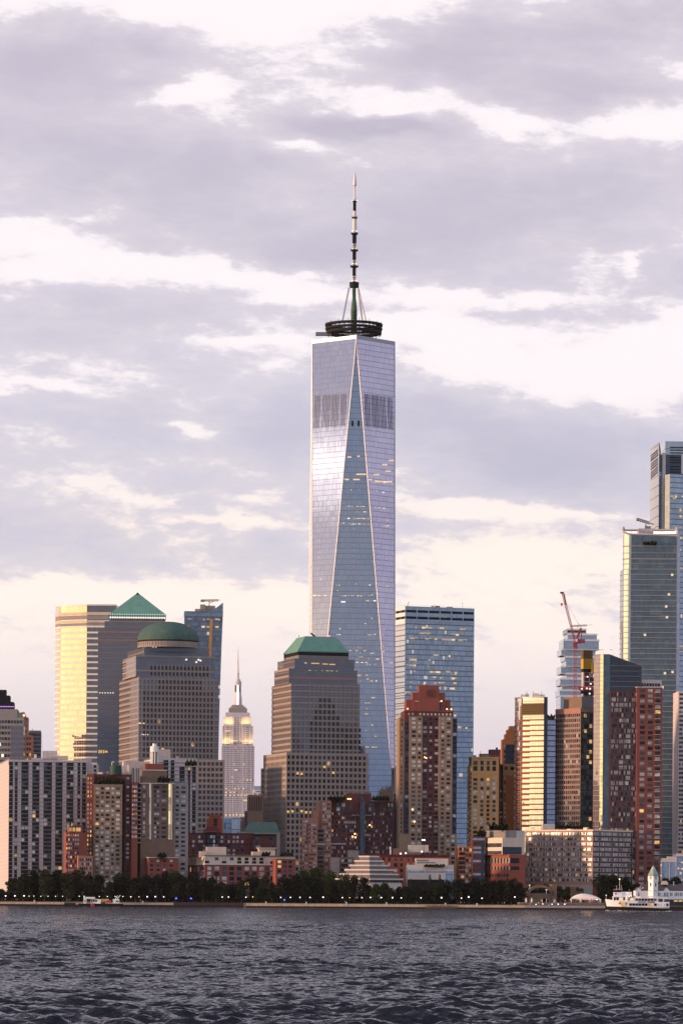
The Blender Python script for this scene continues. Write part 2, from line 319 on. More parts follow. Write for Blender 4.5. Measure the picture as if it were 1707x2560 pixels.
# ------------------------------------------------------------------ building kit
class Face:
    def __init__(s, a, b):
        s.a, s.b = V(a[:2]), V(b[:2]); s.len = (s.b-s.a).length; s.d = (s.b-s.a)/s.len; s.n = V((s.d.y, -s.d.x)); s.rz = atan2(s.d.y, s.d.x)
    def pt(s, t, z, off=0.0): p = s.a + s.d*t + s.n*off; return V((p.x, p.y, z))
    def t(s, px, py=1950):
        u = UV(px, py)[0]; return (u*s.a.y - s.a.x)/(s.d.x - u*s.d.y)
    def z(s, py, t=0.0):
        p = s.a + s.d*t; px = CX + F*p.x/p.y
        for _ in range(3): px = CX + (p.x/p.y + ((HY-py)/F)*SR)/CR*F
        return Z(px, py, p.y)
class Fp:
    """footprint from the picture columns of its left, near and right corners, its distance and its turn"""
    def __init__(s, xl, xc, xr, py, d, a, dp=None):
        a = R_(a); s.A = a; uc = UV(xc, py)[0]; C = V((uc*d, d)); ur = UV(xr, py)[0]
        t = (ur*d-C.x)/(cos(a)-ur*sin(a)); Rr = C + t*V((cos(a), sin(a)))
        if dp is None:
            ul = UV(xl, py)[0]; q = (C.x-ul*d)/(sin(a)+ul*cos(a)); L = C + q*V((-sin(a), cos(a)))
        else: L = C + dp*V((-sin(a), cos(a)))
        s.C, s.R, s.L, s.B = C, Rr, L, Rr+L-C
        s.poly = [tuple(p) for p in (s.C, s.R, s.B, s.L)]; s.Rf = Face(s.C, s.R); s.Lf = Face(s.L, s.C); s.px, s.d = xc, d
    def z(s, py): return Z(s.px, py, s.d)
WMESH = {}
def wmesh(wd, ht, mat):
    k = (round(wd, 1), round(ht, 1), mat)
    if k not in WMESH:
        mb = MB(); mb.box((0, .1, 0), (k[0], .36, k[1]))
        me = bpy.data.meshes.new('window'); me.from_pydata(mb.v, [], mb.f); me.materials.append(M[mat]); me.update(); WMESH[k] = me
    return WMESH[k]
OFFICE = [('glass_office', .945), ('glass_mid', .045), ('glass_lit', .01)]
RES = [('glass_dark', .50), ('glass_mid', .27), ('glass_blind', .215), ('glass_lit', .015)]
BRIGHT = [('glass_dark', .33), ('glass_mid', .25), ('glass_blind', .405), ('glass_lit', .015)]
DARK = [('glass_dark', .78), ('glass_mid', .12), ('glass_blind', .088), ('glass_lit', .012)]
def pick(var):
    r = random.random(); c = 0
    for m, p in var:
        c += p
        if r < c: return m
    return var[0][0]
class Bd:
    def __init__(s, name, label, cat, fp, group=None, g=G):
        s.root = thing(name, label, cat, (fp.C.x, fp.C.y, g), group); s.fp = fp; s.w = []; s.g = g
    def wall(s, mat, z1, fp=None, z0=None, name='wall', label=None, mt='dark_roof', top=True):
        mb = MB(); mb.prism((fp or s.fp).poly, s.g if z0 is None else z0, z1, 0, 1, top)
        return mb.build(name, [mat, mt], s.root, label)
    def part(s, mb, name, mats, parent=None, **k): 
        o = mb.build(name, mats, s.root)
        if o and parent: o.parent = parent; o.location = -V(parent.location) + V(parent.location)
        for a, b in k.items(): o[a] = b
        return o
    def win(s, face, t, z, wd, ht, mat, off=0.0): s.w.append((face, t, z, wd, ht, mat, off))
    def grid(s, face, n, fl, z0, z1, wd, ht, var=RES, m0=.8, m1=.8, cols=None, off=0.0, vary=None, skip=None):
        """n columns of windows (or the given picture columns), one row per floor of height fl counted down from z1"""
        ts = [m0+(face.len-m0-m1)*(i+.5)/n for i in range(n)] if cols is None else [face.t(c) for c in cols]
        z = z1-ht/2; r = 0
        while z-ht/2 > z0:
            for i, t in enumerate(ts):
                if skip and skip(i, r): continue
                wi = wd[i] if isinstance(wd, (list, tuple)) else wd
                s.win(face, t, z, wi, ht, pick(var), off)
            z -= fl; r += 1
    def bands(s, faces, zs, h, mat, dep=.25, name='spandrel', ext=0.0):
        for z in zs:
            mb = MB()
            for f in faces:
                mb.box(tuple(f.pt(f.len/2, z, 0)), (f.len+ext, dep*2, h), f.rz)
            mb.build(name, mat, s.root)
    def litrow(s, face, t0, t1, z0, z1):
        t = t0
        while t < t1-.4:
            wd = min(random.choice([1.4,1.5,2.9,3.0,4.4]), t1-t)
            if random.random() < .8: s.strip(face, t+.12, t+wd-.12, z0+random.choice([0,0,.6])*(z1-z0), z1, random.choice(['strip_warm','strip_faint','strip_faint','strip_yellow']), 'lit_window', .1)
            t += wd
    def strip(s, face, t0, t1, z0, z1, mat, name, dep=.3):
        mb = MB(); mb.box(tuple(face.pt((t0+t1)/2, (z0+z1)/2, 0)), (t1-t0, dep*2, z1-z0), face.rz)
        return mb.build(name, mat, s.root)
    def clutter(s, z, fp, n=6, seed=1, h=2.2, inset=.12):
        rnd = random.Random(seed)
        for i in range(n):
            u, v = rnd.uniform(inset, 1-inset), rnd.uniform(inset, .7); p = fp.C+(fp.R-fp.C)*u+(fp.L-fp.C)*v; mb = MB(); k = i % 3
            if k == 0: mb.box((p.x,p.y,z+h*.35), (rnd.uniform(2,5), 2.5, h*rnd.uniform(.5,.9)), fp.A); s.part(mb, 'roof_unit', rnd.choice(['grey_steel','grey_stone','white_metal']))
            elif k == 1: q = rnd.uniform(2.5,6); mb.bar((p.x,p.y,z-.2), (p.x,p.y,z+q), .09); mb.bar((p.x-.5,p.y,z+q*.8), (p.x+.5,p.y,z+q*.8), .06); s.part(mb, 'aerial', 'black_steel')
            else: mb.cyl((p.x,p.y), rnd.uniform(.5,1.1), z-.2, z+h*rnd.uniform(.5,1), 12); s.part(mb, 'flue', 'grey_steel')
        mb = MB()
        for a, c in ((fp.C, fp.R), (fp.L, fp.C)):
            m_ = max(2, int((c-a).length/2.5)); 
            for i in range(m_+1): q = a.lerp(c, i/m_); mb.bar((q.x,q.y,z-.1), (q.x,q.y,z+1.0), .05)
            mb.bar((a.x,a.y,z+1.0), (c.x,c.y,z+1.0), .05)
        s.part(mb, 'roof_railing', 'grey_steel')
    def done(s):
        vis = sorted(s.w, key=lambda q: -(q[3]*q[4]*max(.05, -q[0].n.y)*(1 if q[2] > 16 else .3) + q[2]*1e-4))
        for f, t, z, wd, ht, mat, off in vis[:100]:
            o = bpy.data.objects.new('window', wmesh(wd, ht, mat)); COL.objects.link(o); o.parent = s.root
            o.location = f.pt(t, z, off)-V(s.root.location); o.rotation_euler = (0, 0, f.rz)
        rest = vis[100:]
        if rest:
            mb = MB(); mats = []
            for f, t, z, wd, ht, mat, off in rest:
                if mat not in mats: mats.append(mat)
                p = f.pt(t, z, off-.1); mb.box(tuple(p), (round(wd,1), .36, round(ht,1)), f.rz, mats.index(mat))
            mb.build('window', mats, s.root, kind='stuff')
        return s
def frange(a, b, st):
    r = []; 
    while a < b: r.append(a); a += st
    return r
def roofbits(b, pts, mat='grey_steel', name='roof_unit'):
    """plant on a roof: (picture x0, x1, y top, y bottom, distance, depth)"""
    for x0, x1, y0, y1, d, dp in pts:
        f = Fp(None, x0, x1, y1, d, 3, dp); b.wall(mat, f.z(y0), f, f.z(y1), name)
def bmu(mb, x, y, z, L, ang, m=0, h=4, tilt=0.0):
    d = V((cos(ang)*cos(tilt), sin(ang)*cos(tilt), sin(tilt))); p = V((x, y, z))
    mb.box((x, y, z+h*.35), (3, 3, h*.7)); mb.bar(p, p+V((0,0,h)), .5); q = p+V((0,0,h))
    mb.lattice(q-d*L*.4, q+d*L*.6, 1.1, 8, .16); mb.bar(q, q+d*L*.3+V((0,0,1.4)), .15)
# ================================================================== SETTING
def sheet(name, x0, x1, y0, y1, z, mat):
    mb = MB(); mb.face([(x0,y0,z),(x1,y0,z),(x1,y1,z),(x0,y1,z)]); o = mb.build(name, mat); o['kind'] = 'structure'; return o
def water():
    t = newmat('river_water'); pos = t.n('ShaderNodeNewGeometry').outputs['Position']
    def vn(sc, det):
        nd = t.n('ShaderNodeTexNoise'); t.put(nd.inputs['Vector'], t.vm('MULTIPLY', pos, (.45, 1.0, 1))); nd.inputs['Scale'].default_value = sc; nd.inputs['Detail'].default_value = det; nd.inputs['Roughness'].default_value = .65
        return t.vm('SUBTRACT', nd.outputs['Color'], (.5,.5,.5))
    # wind ripples too fine for the mesh tilt the normal: cat's paws at two sizes
    rip = t.vm('MULTIPLY', t.vm('ADD', t.vm('SCALE', vn(2.6, 3), sc=2.8), t.vm('SCALE', vn(.3, 4), sc=2.0)), (.55, .95, 0))
    nrm = t.vm('NORMALIZE', t.vm('ADD', t.n('ShaderNodeNewGeometry').outputs['Normal'], rip))
    # choppy water: dark body, and a mirror part weakened by the wave fronts that hide each other
    fr = t.n('ShaderNodeFresnel'); fr.inputs[0].default_value = 1.33; t.put(fr.inputs[1], nrm)
    df = t.n('ShaderNodeBsdfDiffuse'); t.put(df.inputs[0], (.012,.014,.022)); gl = t.n('ShaderNodeBsdfGlossy'); t.put(gl.inputs[0], (.66,.67,.72)); gl.inputs['Roughness'].default_value = .12; t.put(gl.inputs['Normal'], nrm)
    mx = t.n('ShaderNodeMixShader'); t.put(mx.inputs[0], fr.outputs[0]); t.put(mx.inputs[1], df.outputs[0]); t.put(mx.inputs[2], gl.outputs[0]); t.put(t.n('ShaderNodeOutputMaterial').inputs[0], mx.outputs[0])
    rng = np.random.default_rng(5)
    ny, nx = 1800, 620
    ys = 120*np.exp(np.linspace(0, math.log(2410/120), ny)); xs = np.linspace(-.17, .17, nx)
    Y = np.repeat(ys[:, None], nx, 1); Xg = ys[:, None]*xs[None, :]
    dyr = np.gradient(ys)[:, None]
    H = np.zeros_like(Y)
    for i in range(120):
        lam = math.exp(rng.uniform(math.log(.9), math.log(7.5))); th = rng.normal(-1.65, .5); k = 2*pi/lam
        amp = .0138*lam*(1 if lam < 6 else .7)*rng.uniform(.5, 1.3); ph = rng.uniform(0, 2*pi)
        fade = np.clip((lam/(dyr*1.9))-1, 0, 1)
        p = k*(cos(th)*Xg+sin(th)*Y)+ph
        H += amp*fade*(np.sin(p)+.28*np.cos(2*p))
    mod = 1+.5*np.sin(Xg*.031+Y*.013+1.0)*np.sin(Y*.021-Xg*.017)
    H *= mod*.62
    H -= .25
    v = np.stack([Xg, Y, H], -1).reshape(-1, 3)
    idx = np.arange(ny*nx).reshape(ny, nx)
    f = np.stack([idx[:-1,:-1], idx[:-1,1:], idx[1:,1:], idx[1:,:-1]], -1).reshape(-1, 4)
    me = bpy.data.meshes.new('water'); me.vertices.add(len(v)); me.vertices.foreach_set('co', v.ravel())
    me.loops.add(f.size); me.loops.foreach_set('vertex_index', f.ravel().astype(np.int32))
    me.polygons.add(len(f)); me.polygons.foreach_set('loop_start', np.arange(0, f.size, 4, dtype=np.int32)); me.polygons.foreach_set('loop_total', np.full(len(f), 4, np.int32))
    me.polygons.foreach_set('use_smooth', np.ones(len(f), bool)); me.update(); me.validate()
    me.materials.append(M['river_water']); o = bpy.data.objects.new('water', me); COL.objects.link(o); o['kind'] = 'structure'
    return o
water()
sheet('water', -5000, 5000, -1500, 9000, -.85, 'river_water')
sheet('ground', -5000, 5000, 2412, 9000, G-.02, 'earth')
mb = MB(); mb.prism([(-900,2400.6),(-104,2400.6),(-58.5,2386.6),(-58.5,2346.6),(900,2346.6),(900,2470),(-900,2470)], -2, G, 0); o = mb.build('promenade', 'paving'); o['kind'] = 'structure'
def seawall(name, lab, x0, x1, y, zt, mat, py=2256, th=1.2):
    a, b = X(x0, py, y), X(x1, py, y)
    r = thing(name, lab, 'sea wall' if 'pier' not in name else 'pier', ((a+b)/2, y, 0))
    mb = MB(); mb.box(((a+b)/2, y-.1, (zt+.75)/2), (b-a, th, zt-.75)); mb.build('wall', mat, r)
    if mat == 'seawall_stone':
        for i in range(max(1, int((b-a)/24))): px_ = a+12+i*24; mb = MB(); mb.box((px_, y-.25, zt+.1), (.9, 1.5, 2.0)); mb.build('pier', 'white_stone', r)
    mb = MB(); mb.box(((a+b)/2, y-.35, -.4), (b-a, th, 2.3)); mb.build('footing', 'seawall_dark', r)
    n = int((b-a)/2.2); 
    mb = MB()
    for i in range(n+1): mb.box((a+(b-a)*i/n, y+.3, zt+.55), (.10, .10, 1.1))
    for h in (1.1, .75, .4): mb.box(((a+b)/2, y+.3, zt+h), (b-a, .06, .06))
    mb.build('railing', 'black_steel', r)
    return r
seawall('sea_wall', 'tan stone sea wall at the far left, below the pale slab block', -60, 161.5, 2400, 2.1, 'seawall_stone')
seawall('sea_wall', 'short dark gap section of sea wall left of the moored work barge', 162, 190, 2401, 1.6, 'timber_dark')
seawall('sea_wall', 'tan stone sea wall section directly behind the moored work barge', 190.5, 308, 2400.5, 1.8, 'seawall_stone')
seawall('sea_wall', 'tan stone sea wall between the work barge and the dark timber pier', 308.5, 434, 2400, 2.1, 'seawall_stone')
seawall('timber_pier', 'dark timber pier front with vertical piles under the blue lights', 435, 614, 2386, 2.6, 'timber_dark')
seawall('sea_wall', 'long tan stone sea wall below the middle of the dark tree line', 615, 1062, 2346, 2.3, 'seawall_stone')
s_ = seawall('sea_wall', 'tan sea wall section fronted by a row of dark rusty fender piles', 1062.5, 1141, 2346, 2.3, 'seawall_stone')
mb = MB()
for i in range(27): mb.box((X(1064+i*2.9, 2260, 2345), 2344.9, .8), (.28, .3, 2.6))
mb.build('fender_pile', 'brown_brick', s_)
seawall('sea_wall', 'tan stone sea wall between the fender piles and the brick arch pavilion', 1141.5, 1312, 2346, 2.2, 'seawall_stone')
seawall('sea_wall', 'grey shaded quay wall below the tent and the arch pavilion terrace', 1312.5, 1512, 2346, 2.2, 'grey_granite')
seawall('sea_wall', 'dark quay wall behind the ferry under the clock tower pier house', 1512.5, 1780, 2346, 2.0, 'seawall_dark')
# terrace step behind the railing on the right
mb = MB(); a, b = X(1300,2250,2362), X(1508,2250,2362); mb.prism([(a,2362),(b,2362),(b,2440),(a,2440)], G, G+1.5, 0); o = mb.build('terrace', 'paving'); o['kind'] = 'structure'
# ================================================================== THE TALL TOWER
def main_tower():
    d = 2975.0; zb = Z(893, 2022, d); zt = Z(893, 837.5, d); cx = X(883.7, 850, d+31); half = 31.6; a = R_(3.7)
    ctr = V((cx, d+half)); rot = lambda x, y: V((ctr.x+x*cos(a)-y*sin(a), ctr.y+x*sin(a)+y*cos(a)))
    r_ = None; r = thing('skyscraper', 'very tall tapering glass skyscraper of tall triangles topped by a ring platform and mast', 'skyscraper', (ctr.x, ctr.y-half, G))
    base = [rot(x*half, y*half) for x, y in ((-1,-1),(1,-1),(1,1),(-1,1))]
    top = [rot(x*half, y*half) for x, y in ((0,-1),(1,0),(0,1),(-1,0))]
    mb = MB(); mb.prism([tuple(p) for p in base], G, zb, 0); mb.build('podium', 'tower_glass', r)
    v3 = lambda p, z: V((p.x, p.y, z)); planes = {}
    zt0 = zt-2.7
    for i in range(4):
        b0, b1, t0, t1 = base[i], base[(i+1)%4], top[i], top[(i+1)%4]
        L = (b1-b0).length
        mb = MB(); mb.face([v3(b0,zb), v3(b1,zb), v3(t0,zt0)], 0, [(0,zb),(L,zb),(L/2,zt0)]); mb.build('glass_facet', 'tower_glass', r)
        planes['v%d'%i] = (v3(b0,zb), (v3(b1,zb)-v3(b0,zb)).cross(v3(t0,zt0)-v3(b0,zb)).normalized())
        W = (t1-t0).length
        mb = MB(); mb.face([v3(b1,zb), v3(t1,zt0), v3(t0,zt0)], 0, [(W/2,zb),(W,zt0),(0,zt0)]); mb.build('glass_facet', 'tower_glass', r)
        planes['s%d'%i] = (v3(b1,zb), (v3(t1,zt0)-v3(b1,zb)).cross(v3(t0,zt0)-v3(b1,zb)).normalized())
        for p in (b0, b1):
            mb = MB(); mb.bar(v3(p,zb), v3(t0,zt0), .4); mb.build('edge_trim', 'steel_trim', r)
    mb = MB(); big = [ctr+(p-ctr)*1.012 for p in top]; mb.prism([tuple(p) for p in big], zt0, zt, 0); mb.build('parapet', 'steel_trim', r)
    def hit(px, py, pl, off):
        u, v = UV(px, py); o, dr = V((0,0,CAMH)), V((u,1,v)); p0, n = pl
        return o + dr*((p0-o).dot(n)/dr.dot(n)) + n*off
    def panel(mb, pl, x0, y0, x1, y1, off=.12, m=0, th=.5):
        q = [hit(x0,y1,pl,off), hit(x1,y1,pl,off), hit(x1,y0,pl,off), hit(x0,y0,pl,off)]; bk = [p-pl[1]*th for p in q]
        mb.face(q, m); 
        for i in range(4): j = (i+1)%4; mb.face([q[j], q[i], bk[i], bk[j]], m)
    mid, lf, rt, sd = planes['v0'], planes['s3'], planes['s0'], planes['v3']
    # louvre slots of the plant storeys, in four bays on each leaning facet
    lx = lambda X_: 740+X_/5.225; ly = lambda Y_: 800+Y_/5.225
    slope = -22/420.
    for bay in ([235+i*16.5 for i in range(5)], [338+i*18 for i in range(6)], [455+i*17.5 for i in range(6)], [575+i*16 for i in range(5)]):
        mb = MB()
        for x in bay:
            y0 = 990-(x-240)*.068; y1 = y0+425; pts = []
            q = [hit(lx(x-2.4),ly(y1),lf,.15), hit(lx(x+2.4),ly(y1),lf,.15), hit(lx(x+19),ly(y0),lf,.15), hit(lx(x+13.2),ly(y0),lf,.15)]
            mb.face(q)
        mb.build('louvre_bay', 'louvre_grey', r)
    for bay in ([910+i*16 for i in range(5)], [1000+i*17 for i in range(6)], [1108+i*17 for i in range(5)], [1208+i*18 for i in range(4)]):
        mb = MB()
        for x in bay:
            y0 = 962+(x-895)*.135; y1 = y0+425
            mb.face([hit(lx(x-2.4),ly(y1),rt,.15), hit(lx(x+2.4),ly(y1),rt,.15), hit(lx(x-11.2),ly(y0),rt,.15), hit(lx(x-17),ly(y0),rt,.15)])
        mb.build('louvre_bay', 'louvre_grey', r)
    for x in (723, 803):
        mb = MB(); panel(mb, mid, lx(x), ly(1315), lx(x+27), ly(1388)); mb.build('opening', 'black_and_shade', r)
    # lit office rows
    nx = lambda q: 740+q/4.7036; ny = lambda q: 1200+q/4.7036
    rows = [(mid,[(570,600,310),(605,630,308),(640,665,310),(710,735,310),(745,775,310),(783,805,312),(700,730,374),(738,755,376),(790,830,374),(568,686,452),(697,830,453),(838,856,455),
             (640,685,520),(697,830,518),(840,862,520),(615,632,512),(528,540,516),(553,568,508),(515,595,1362),(600,678,1360),(712,800,1362),(835,880,1360),(885,905,1352),(810,860,1420),(865,945,1420),
             (465,515,1236),(455,495,1298),(850,878,1235),(700,714,1220),(490,515,1684),(800,825,1690),(470,528,1818),(835,895,1820),(915,940,1815),(625,652,2008),(700,728,2006),(795,820,2006),(705,845,2145),(735,790,2080),
             (830,860,2340),(925,955,2338),(880,900,1625),(500,530,1750),(640,655,118),(740,752,118),(660,680,-35),(715,740,2145),(560,585,-15)]),
            (lf,[(205,235,335),(255,285,333),(205,290,1358),(325,405,1360),(288,300,1165),(250,262,390),(290,300,392),(205,215,1694),(310,314,456),(368,374,456),(435,440,455)]),
            (rt,[(922,1000,324),(1018,1045,332),(928,955,465),(985,998,468),(1025,1100,472),(928,950,527),(1025,1100,540),(1010,1035,145),(945,958,132),(955,995,1425),(1055,1098,1247),(925,985,10),(1000,1130,25),
             (1015,1040,1755),(1010,1040,1825),(1090,1135,2148),(1020,1040,2015),(1015,1025,1955)])]
    for pl, L in rows:
        for x0, x1, y in L:
            x = x0
            while x < x1-2:
                wd = min(random.choice([9,10,18,27]), x1-x)
                if random.random() < .85 or x1-x0 < 20: mb = MB(); panel(mb, pl, nx(x), ny(y-random.choice([3,5.5])), nx(x+wd-1.5), ny(y+random.choice([2,6]))); mb.build('lit_window', random.choice(['strip_warm','strip_warm','strip_faint','strip_yellow','flood_white']), r)
                x += wd
    mb = MB(); panel(mb, mid, nx(528), ny(1424), nx(580), ny(1440)); mb.build('lit_window', 'strip_cool', r)
    rq = random.Random(77)
    for row in range(21):
        y = 1592+row*13.8
        for k in range(rq.choice([0,1,2,3,5])):
            x = rq.uniform(884, 940); x1 = x+rq.choice([2.2,2.2,4.5,9]); mb = MB(); panel(mb, mid, x, y-rq.choice([.8,1.6]), x1, y+rq.choice([.5,1.4])); mb.build('lit_window', rq.choice(['strip_warm','strip_faint','strip_faint','strip_yellow']), r)
    for x0, x1, y in ((330,350,1795),(670,720,1790),(800,830,1780),(785,915,2015),(640,690,2083),(745,830,2083)):
        mb = MB(); panel(mb, mid if x0 > 600 else lf, lx(x0), ly(y-9), lx(x1), ly(y+9)); mb.build('lit_window', 'strip_warm', r)
    for x0, x1, y in ((1210,1275,1835),(1125,1190,1890),(1010,1090,2020),(1030,1250,2110),(950,985,2085),(1170,1235,1975)):
        mb = MB(); panel(mb, rt, lx(x0), ly(y-8), lx(x1), ly(y+8)); mb.build('lit_window', 'strip_warm', r)
    for pl, L in ((mid, [(678,y) for y in (570,762,826,890,957,1022,1088,48)]), (rt, [(955,578),(964,770),(967,836),(969,900),(968,968),(974,1030),(1058,797),(1060,860),(1058,925),(1055,990),(1053,1058),(1054,1120)]),
                  (lf, [(278,592),(277,720),(277,786),(275,850),(273,912),(257,1046),(261,1094),(255,1116)])):
        for x, y in L:
            mb = MB(); panel(mb, pl, nx(x-2.6), ny(y-3), nx(x+2.6), ny(y+3)); mb.build('indicator_light', 'lamp_violet', r)
    # ---- rings and mast
    mx = X(884.5, 800, d+half); my = d+half; mz = lambda py: Z(885, py, my); s = my/F
    def ring(py, rad, h, wd):
        mb = MB(); z = mz(py); n = 56
        for i in range(n):
            a0, a1 = 2*pi*i/n, 2*pi*(i+1)/n
            P_ = lambda a, rr, zz: (mx+rr*cos(a), my+rr*sin(a), zz)
            mb.face([P_(a0,rad,z-h),P_(a1,rad,z-h),P_(a1,rad,z+h),P_(a0,rad,z+h)]); mb.face([P_(a1,rad-wd,z-h),P_(a0,rad-wd,z-h),P_(a0,rad-wd,z+h),P_(a1,rad-wd,z+h)])
            mb.face([P_(a0,rad,z+h),P_(a1,rad,z+h),P_(a1,rad-wd,z+h),P_(a0,rad-wd,z+h)]); mb.face([P_(a0,rad-wd,z-h),P_(a1,rad-wd,z-h),P_(a1,rad,z-h),P_(a0,rad,z-h)])
        return mb.build('ring', 'black_steel', r)
    R1 = 72*s
    ring(813, R1, .75, 4.2); ring(822.5, R1*.99, .75, 4.0); ring(831.5, R1*.965, 1.1, 4.2)
    mb = MB(); n = 32
    for i in range(n):
        a0, a1 = 2*pi*i/n, 2*pi*(i+.5)/n; P_ = lambda a, rr, py: (mx+rr*cos(a), my+rr*sin(a), mz(py))
        mb.bar(P_(a0,R1*.93,840), P_(a0,R1*.93,812), .28); mb.bar(P_(a0,R1*.93,832), P_(a1,R1*.93,822), .2); mb.bar(P_(a1,R1*.93,822), P_(a0,R1*.93,812), .2)
        if i % 2: mb.bar(P_(a0,R1*.96,812), P_(a0,R1*.96,812-random.choice([5,8,10,6])), .17)
        if i % 4 == 0: mb.bar(P_(a0,R1*.9,820), P_(a0,5,816), .22)
    mb.build('truss', 'black_steel', r)
    mb = MB(); mb.box((mx-R1*1.05, my-3, mz(839)+.6), (12, 4, 2.6)); mb.build('roof_unit', 'grey_steel', r)
    mb = MB(); mb.cyl((mx,my), R1*.8, zt-1, zt+1.2, 40); mb.build('plinth', 'black_steel', r)
    L_ = lambda X_: X_/4.7033*s; yy = lambda Y_: mz(400+Y_/4.7033)
    def sec(name, mat, pts, n=14):
        mb = MB(); mb.lathe((mx, my), [(L_(w_)/2, yy(y_)) for w_, y_ in pts], n); return mb.build(name, mat, r)
    sec('mast_base', 'mast_green', [(74,2020),(74,1765),(66,1720),(42,1620),(42,1500)])
    mb = MB()
    for i in range(12):
        y0 = 1780+i*18
        mb.box((mx, my-L_(37)-.1, yy(y0)), (L_(74), .2, .25))
    mb.build('mast_grating', 'black_steel', r)
    def deck(y, wd, h=16):
        mb = MB(); mb.cyl((mx,my), L_(wd)/2, yy(y+h/2), yy(y-h/2), 18)
        for i in range(10):
            a0 = 2*pi*i/10; mb.bar((mx+L_(wd)*.48*cos(a0), my+L_(wd)*.48*sin(a0), yy(y)), (mx+L_(wd)*.48*cos(a0), my+L_(wd)*.48*sin(a0), yy(y-22)), .14)
        mb.build('mast_deck', 'black_steel', r)
    sec('mast_deck', 'black_steel', [(20,1505),(108,1500),(112,1440),(44,1436)], 18)
    for x in range(12):
        pass
    secs = [(1436,1258,42,40),(1250,1068,42,42),(1060,872,46,50),(862,690,52,44),(676,492,44,34)]
    for i, (y0, y1, w0, w1) in enumerate(secs):
        if i == 3: sec('mast_section', 'mast_silver', [(w0,y0),(w0,y0-60),(w1,y1)]); 
        else:
            ym = y0-(y0-y1)*.42
            sec('mast_section', 'mast_silver', [(w0*.82,y0),(w0*.82,ym)])
            mb = MB(); mb.lattice((mx,my,yy(ym)), (mx,my,yy(y1)), L_(w1)*.85, 7, .24); mb.cyl((mx,my), L_(w1)*.27, yy(ym), yy(y1), 10); mb.build('mast_lattice', 'black_steel', r)
            if i < 3:
                mb = MB(); mb.lattice((mx,my,yy(y0)), (mx,my,yy(ym)), L_(w0)*1.0, 3, .2); mb.build('mast_lattice', 'grey_steel', r)
    for y, w_ in ((1254,94),(1064,86),(868,80),(682,62),(486,50)): deck(y, w_)
    sec('mast_section', 'mast_silver', [(44,474),(24,430),(18,420),(18,310)])
    sec('beacon', 'mast_silver', [(18,312),(36,300),(42,296),(38,250),(20,170),(8,140),(3,115)], 12)
    for sx, ex in ((-60,-135),(50,108),(50,145)):
        mb = MB(); mb.lattice((mx+L_(sx), my-1 if ex != 108 else my+3, yy(1510)), (mx+L_(ex), my-9 if ex != 108 else my+12, yy(1925)), .9, 20, .13); mb.build('stay', 'grey_steel', r)
    # beacon glow on the mast comes from real lamps on each deck
    for y in (482, 845, 1050, 1230, 1425):
        mb = MB()
        for k in range(6): mb.cyl((mx+L_(30)*cos(k*pi/3), my+L_(30)*sin(k*pi/3)), .35, yy(y), yy(y-12), 6)
        mb.build('mast_lamp', 'flood_white', r)
main_tower()
# ================================================================== LEFT HALF
def gateway():
    f = Fp(-45, 23, 217, 2000, 2500, 8.5)
    b = Bd('apartment_block', 'long pale pink concrete slab block with black window columns at the far left', 'apartment block', f)
    zt = f.z(1899); b.wall('pink_concrete', zt)
    py = 2000; R = f.Rf
    cols = [(85,120),(137,163),(197,262),(297,362),(400,475),(508,572),(608,672),(708,733),(750,785)]
    cols = [(a/3.6465, c/3.6465) for a, c in cols]
    for a, c in cols: b.strip(R, R.t(a,py), R.t(c,py), 8, zt-1.2, 'black_and_shade', 'window_strip', .12)
    z = zt-2.6; fl = 2.55
    while z > 8:
        for a, c in cols:
            t0, t1 = R.t(a,py), R.t(c,py); n = 1 if c-a < 10 else 2
            for k in range(n):
                b.win(R, t0+(t1-t0)*(k+.5)/n, z, (t1-t0)/n-.35, 1.85, pick(DARK), .14)
        z -= fl
    mb = MB(); 
    for z in frange(zt-1.3-fl*30, zt-.2, fl): mb.box(tuple(R.pt(R.len/2, z, .1)), (R.len, .5, .28), R.rz)
    b.part(mb, 'floor_line', 'grey_stone')
    roofbits(b, [(107,143,1877,1899,2515,10),(143,170,1889,1899,2512,8),(78,106,1895,1899,2510,6)], 'pink_concrete', 'penthouse')
    roofbits(b, [(86,92,1886,1896,2510,3)], 'white_metal', 'roof_unit')
    f2 = Fp(None, 217, 247, 1960, 2516, 8.5, 20); b.wall('pale_concrete', f2.z(1911), f2, name='wing'); f3 = Fp(None, 206, 230, 1960, 2522, 8.5, 14); b.wall('pale_concrete', f3.z(1897), f3, name='wing')
    b.grid(f2.Rf, 1, 2.55, 8, f2.z(1913), 1.6, 1.6, DARK, 3.5, .4)
    b.clutter(zt, f, 9, 21)
    mb = MB(); mb.box(tuple(f.Lf.pt(f.Lf.len-1.5, zt-1.5, 0)), (3, .6, 3.2), f.Lf.rz); b.part(mb, 'balcony', 'pale_concrete')
    b.done()
gateway()
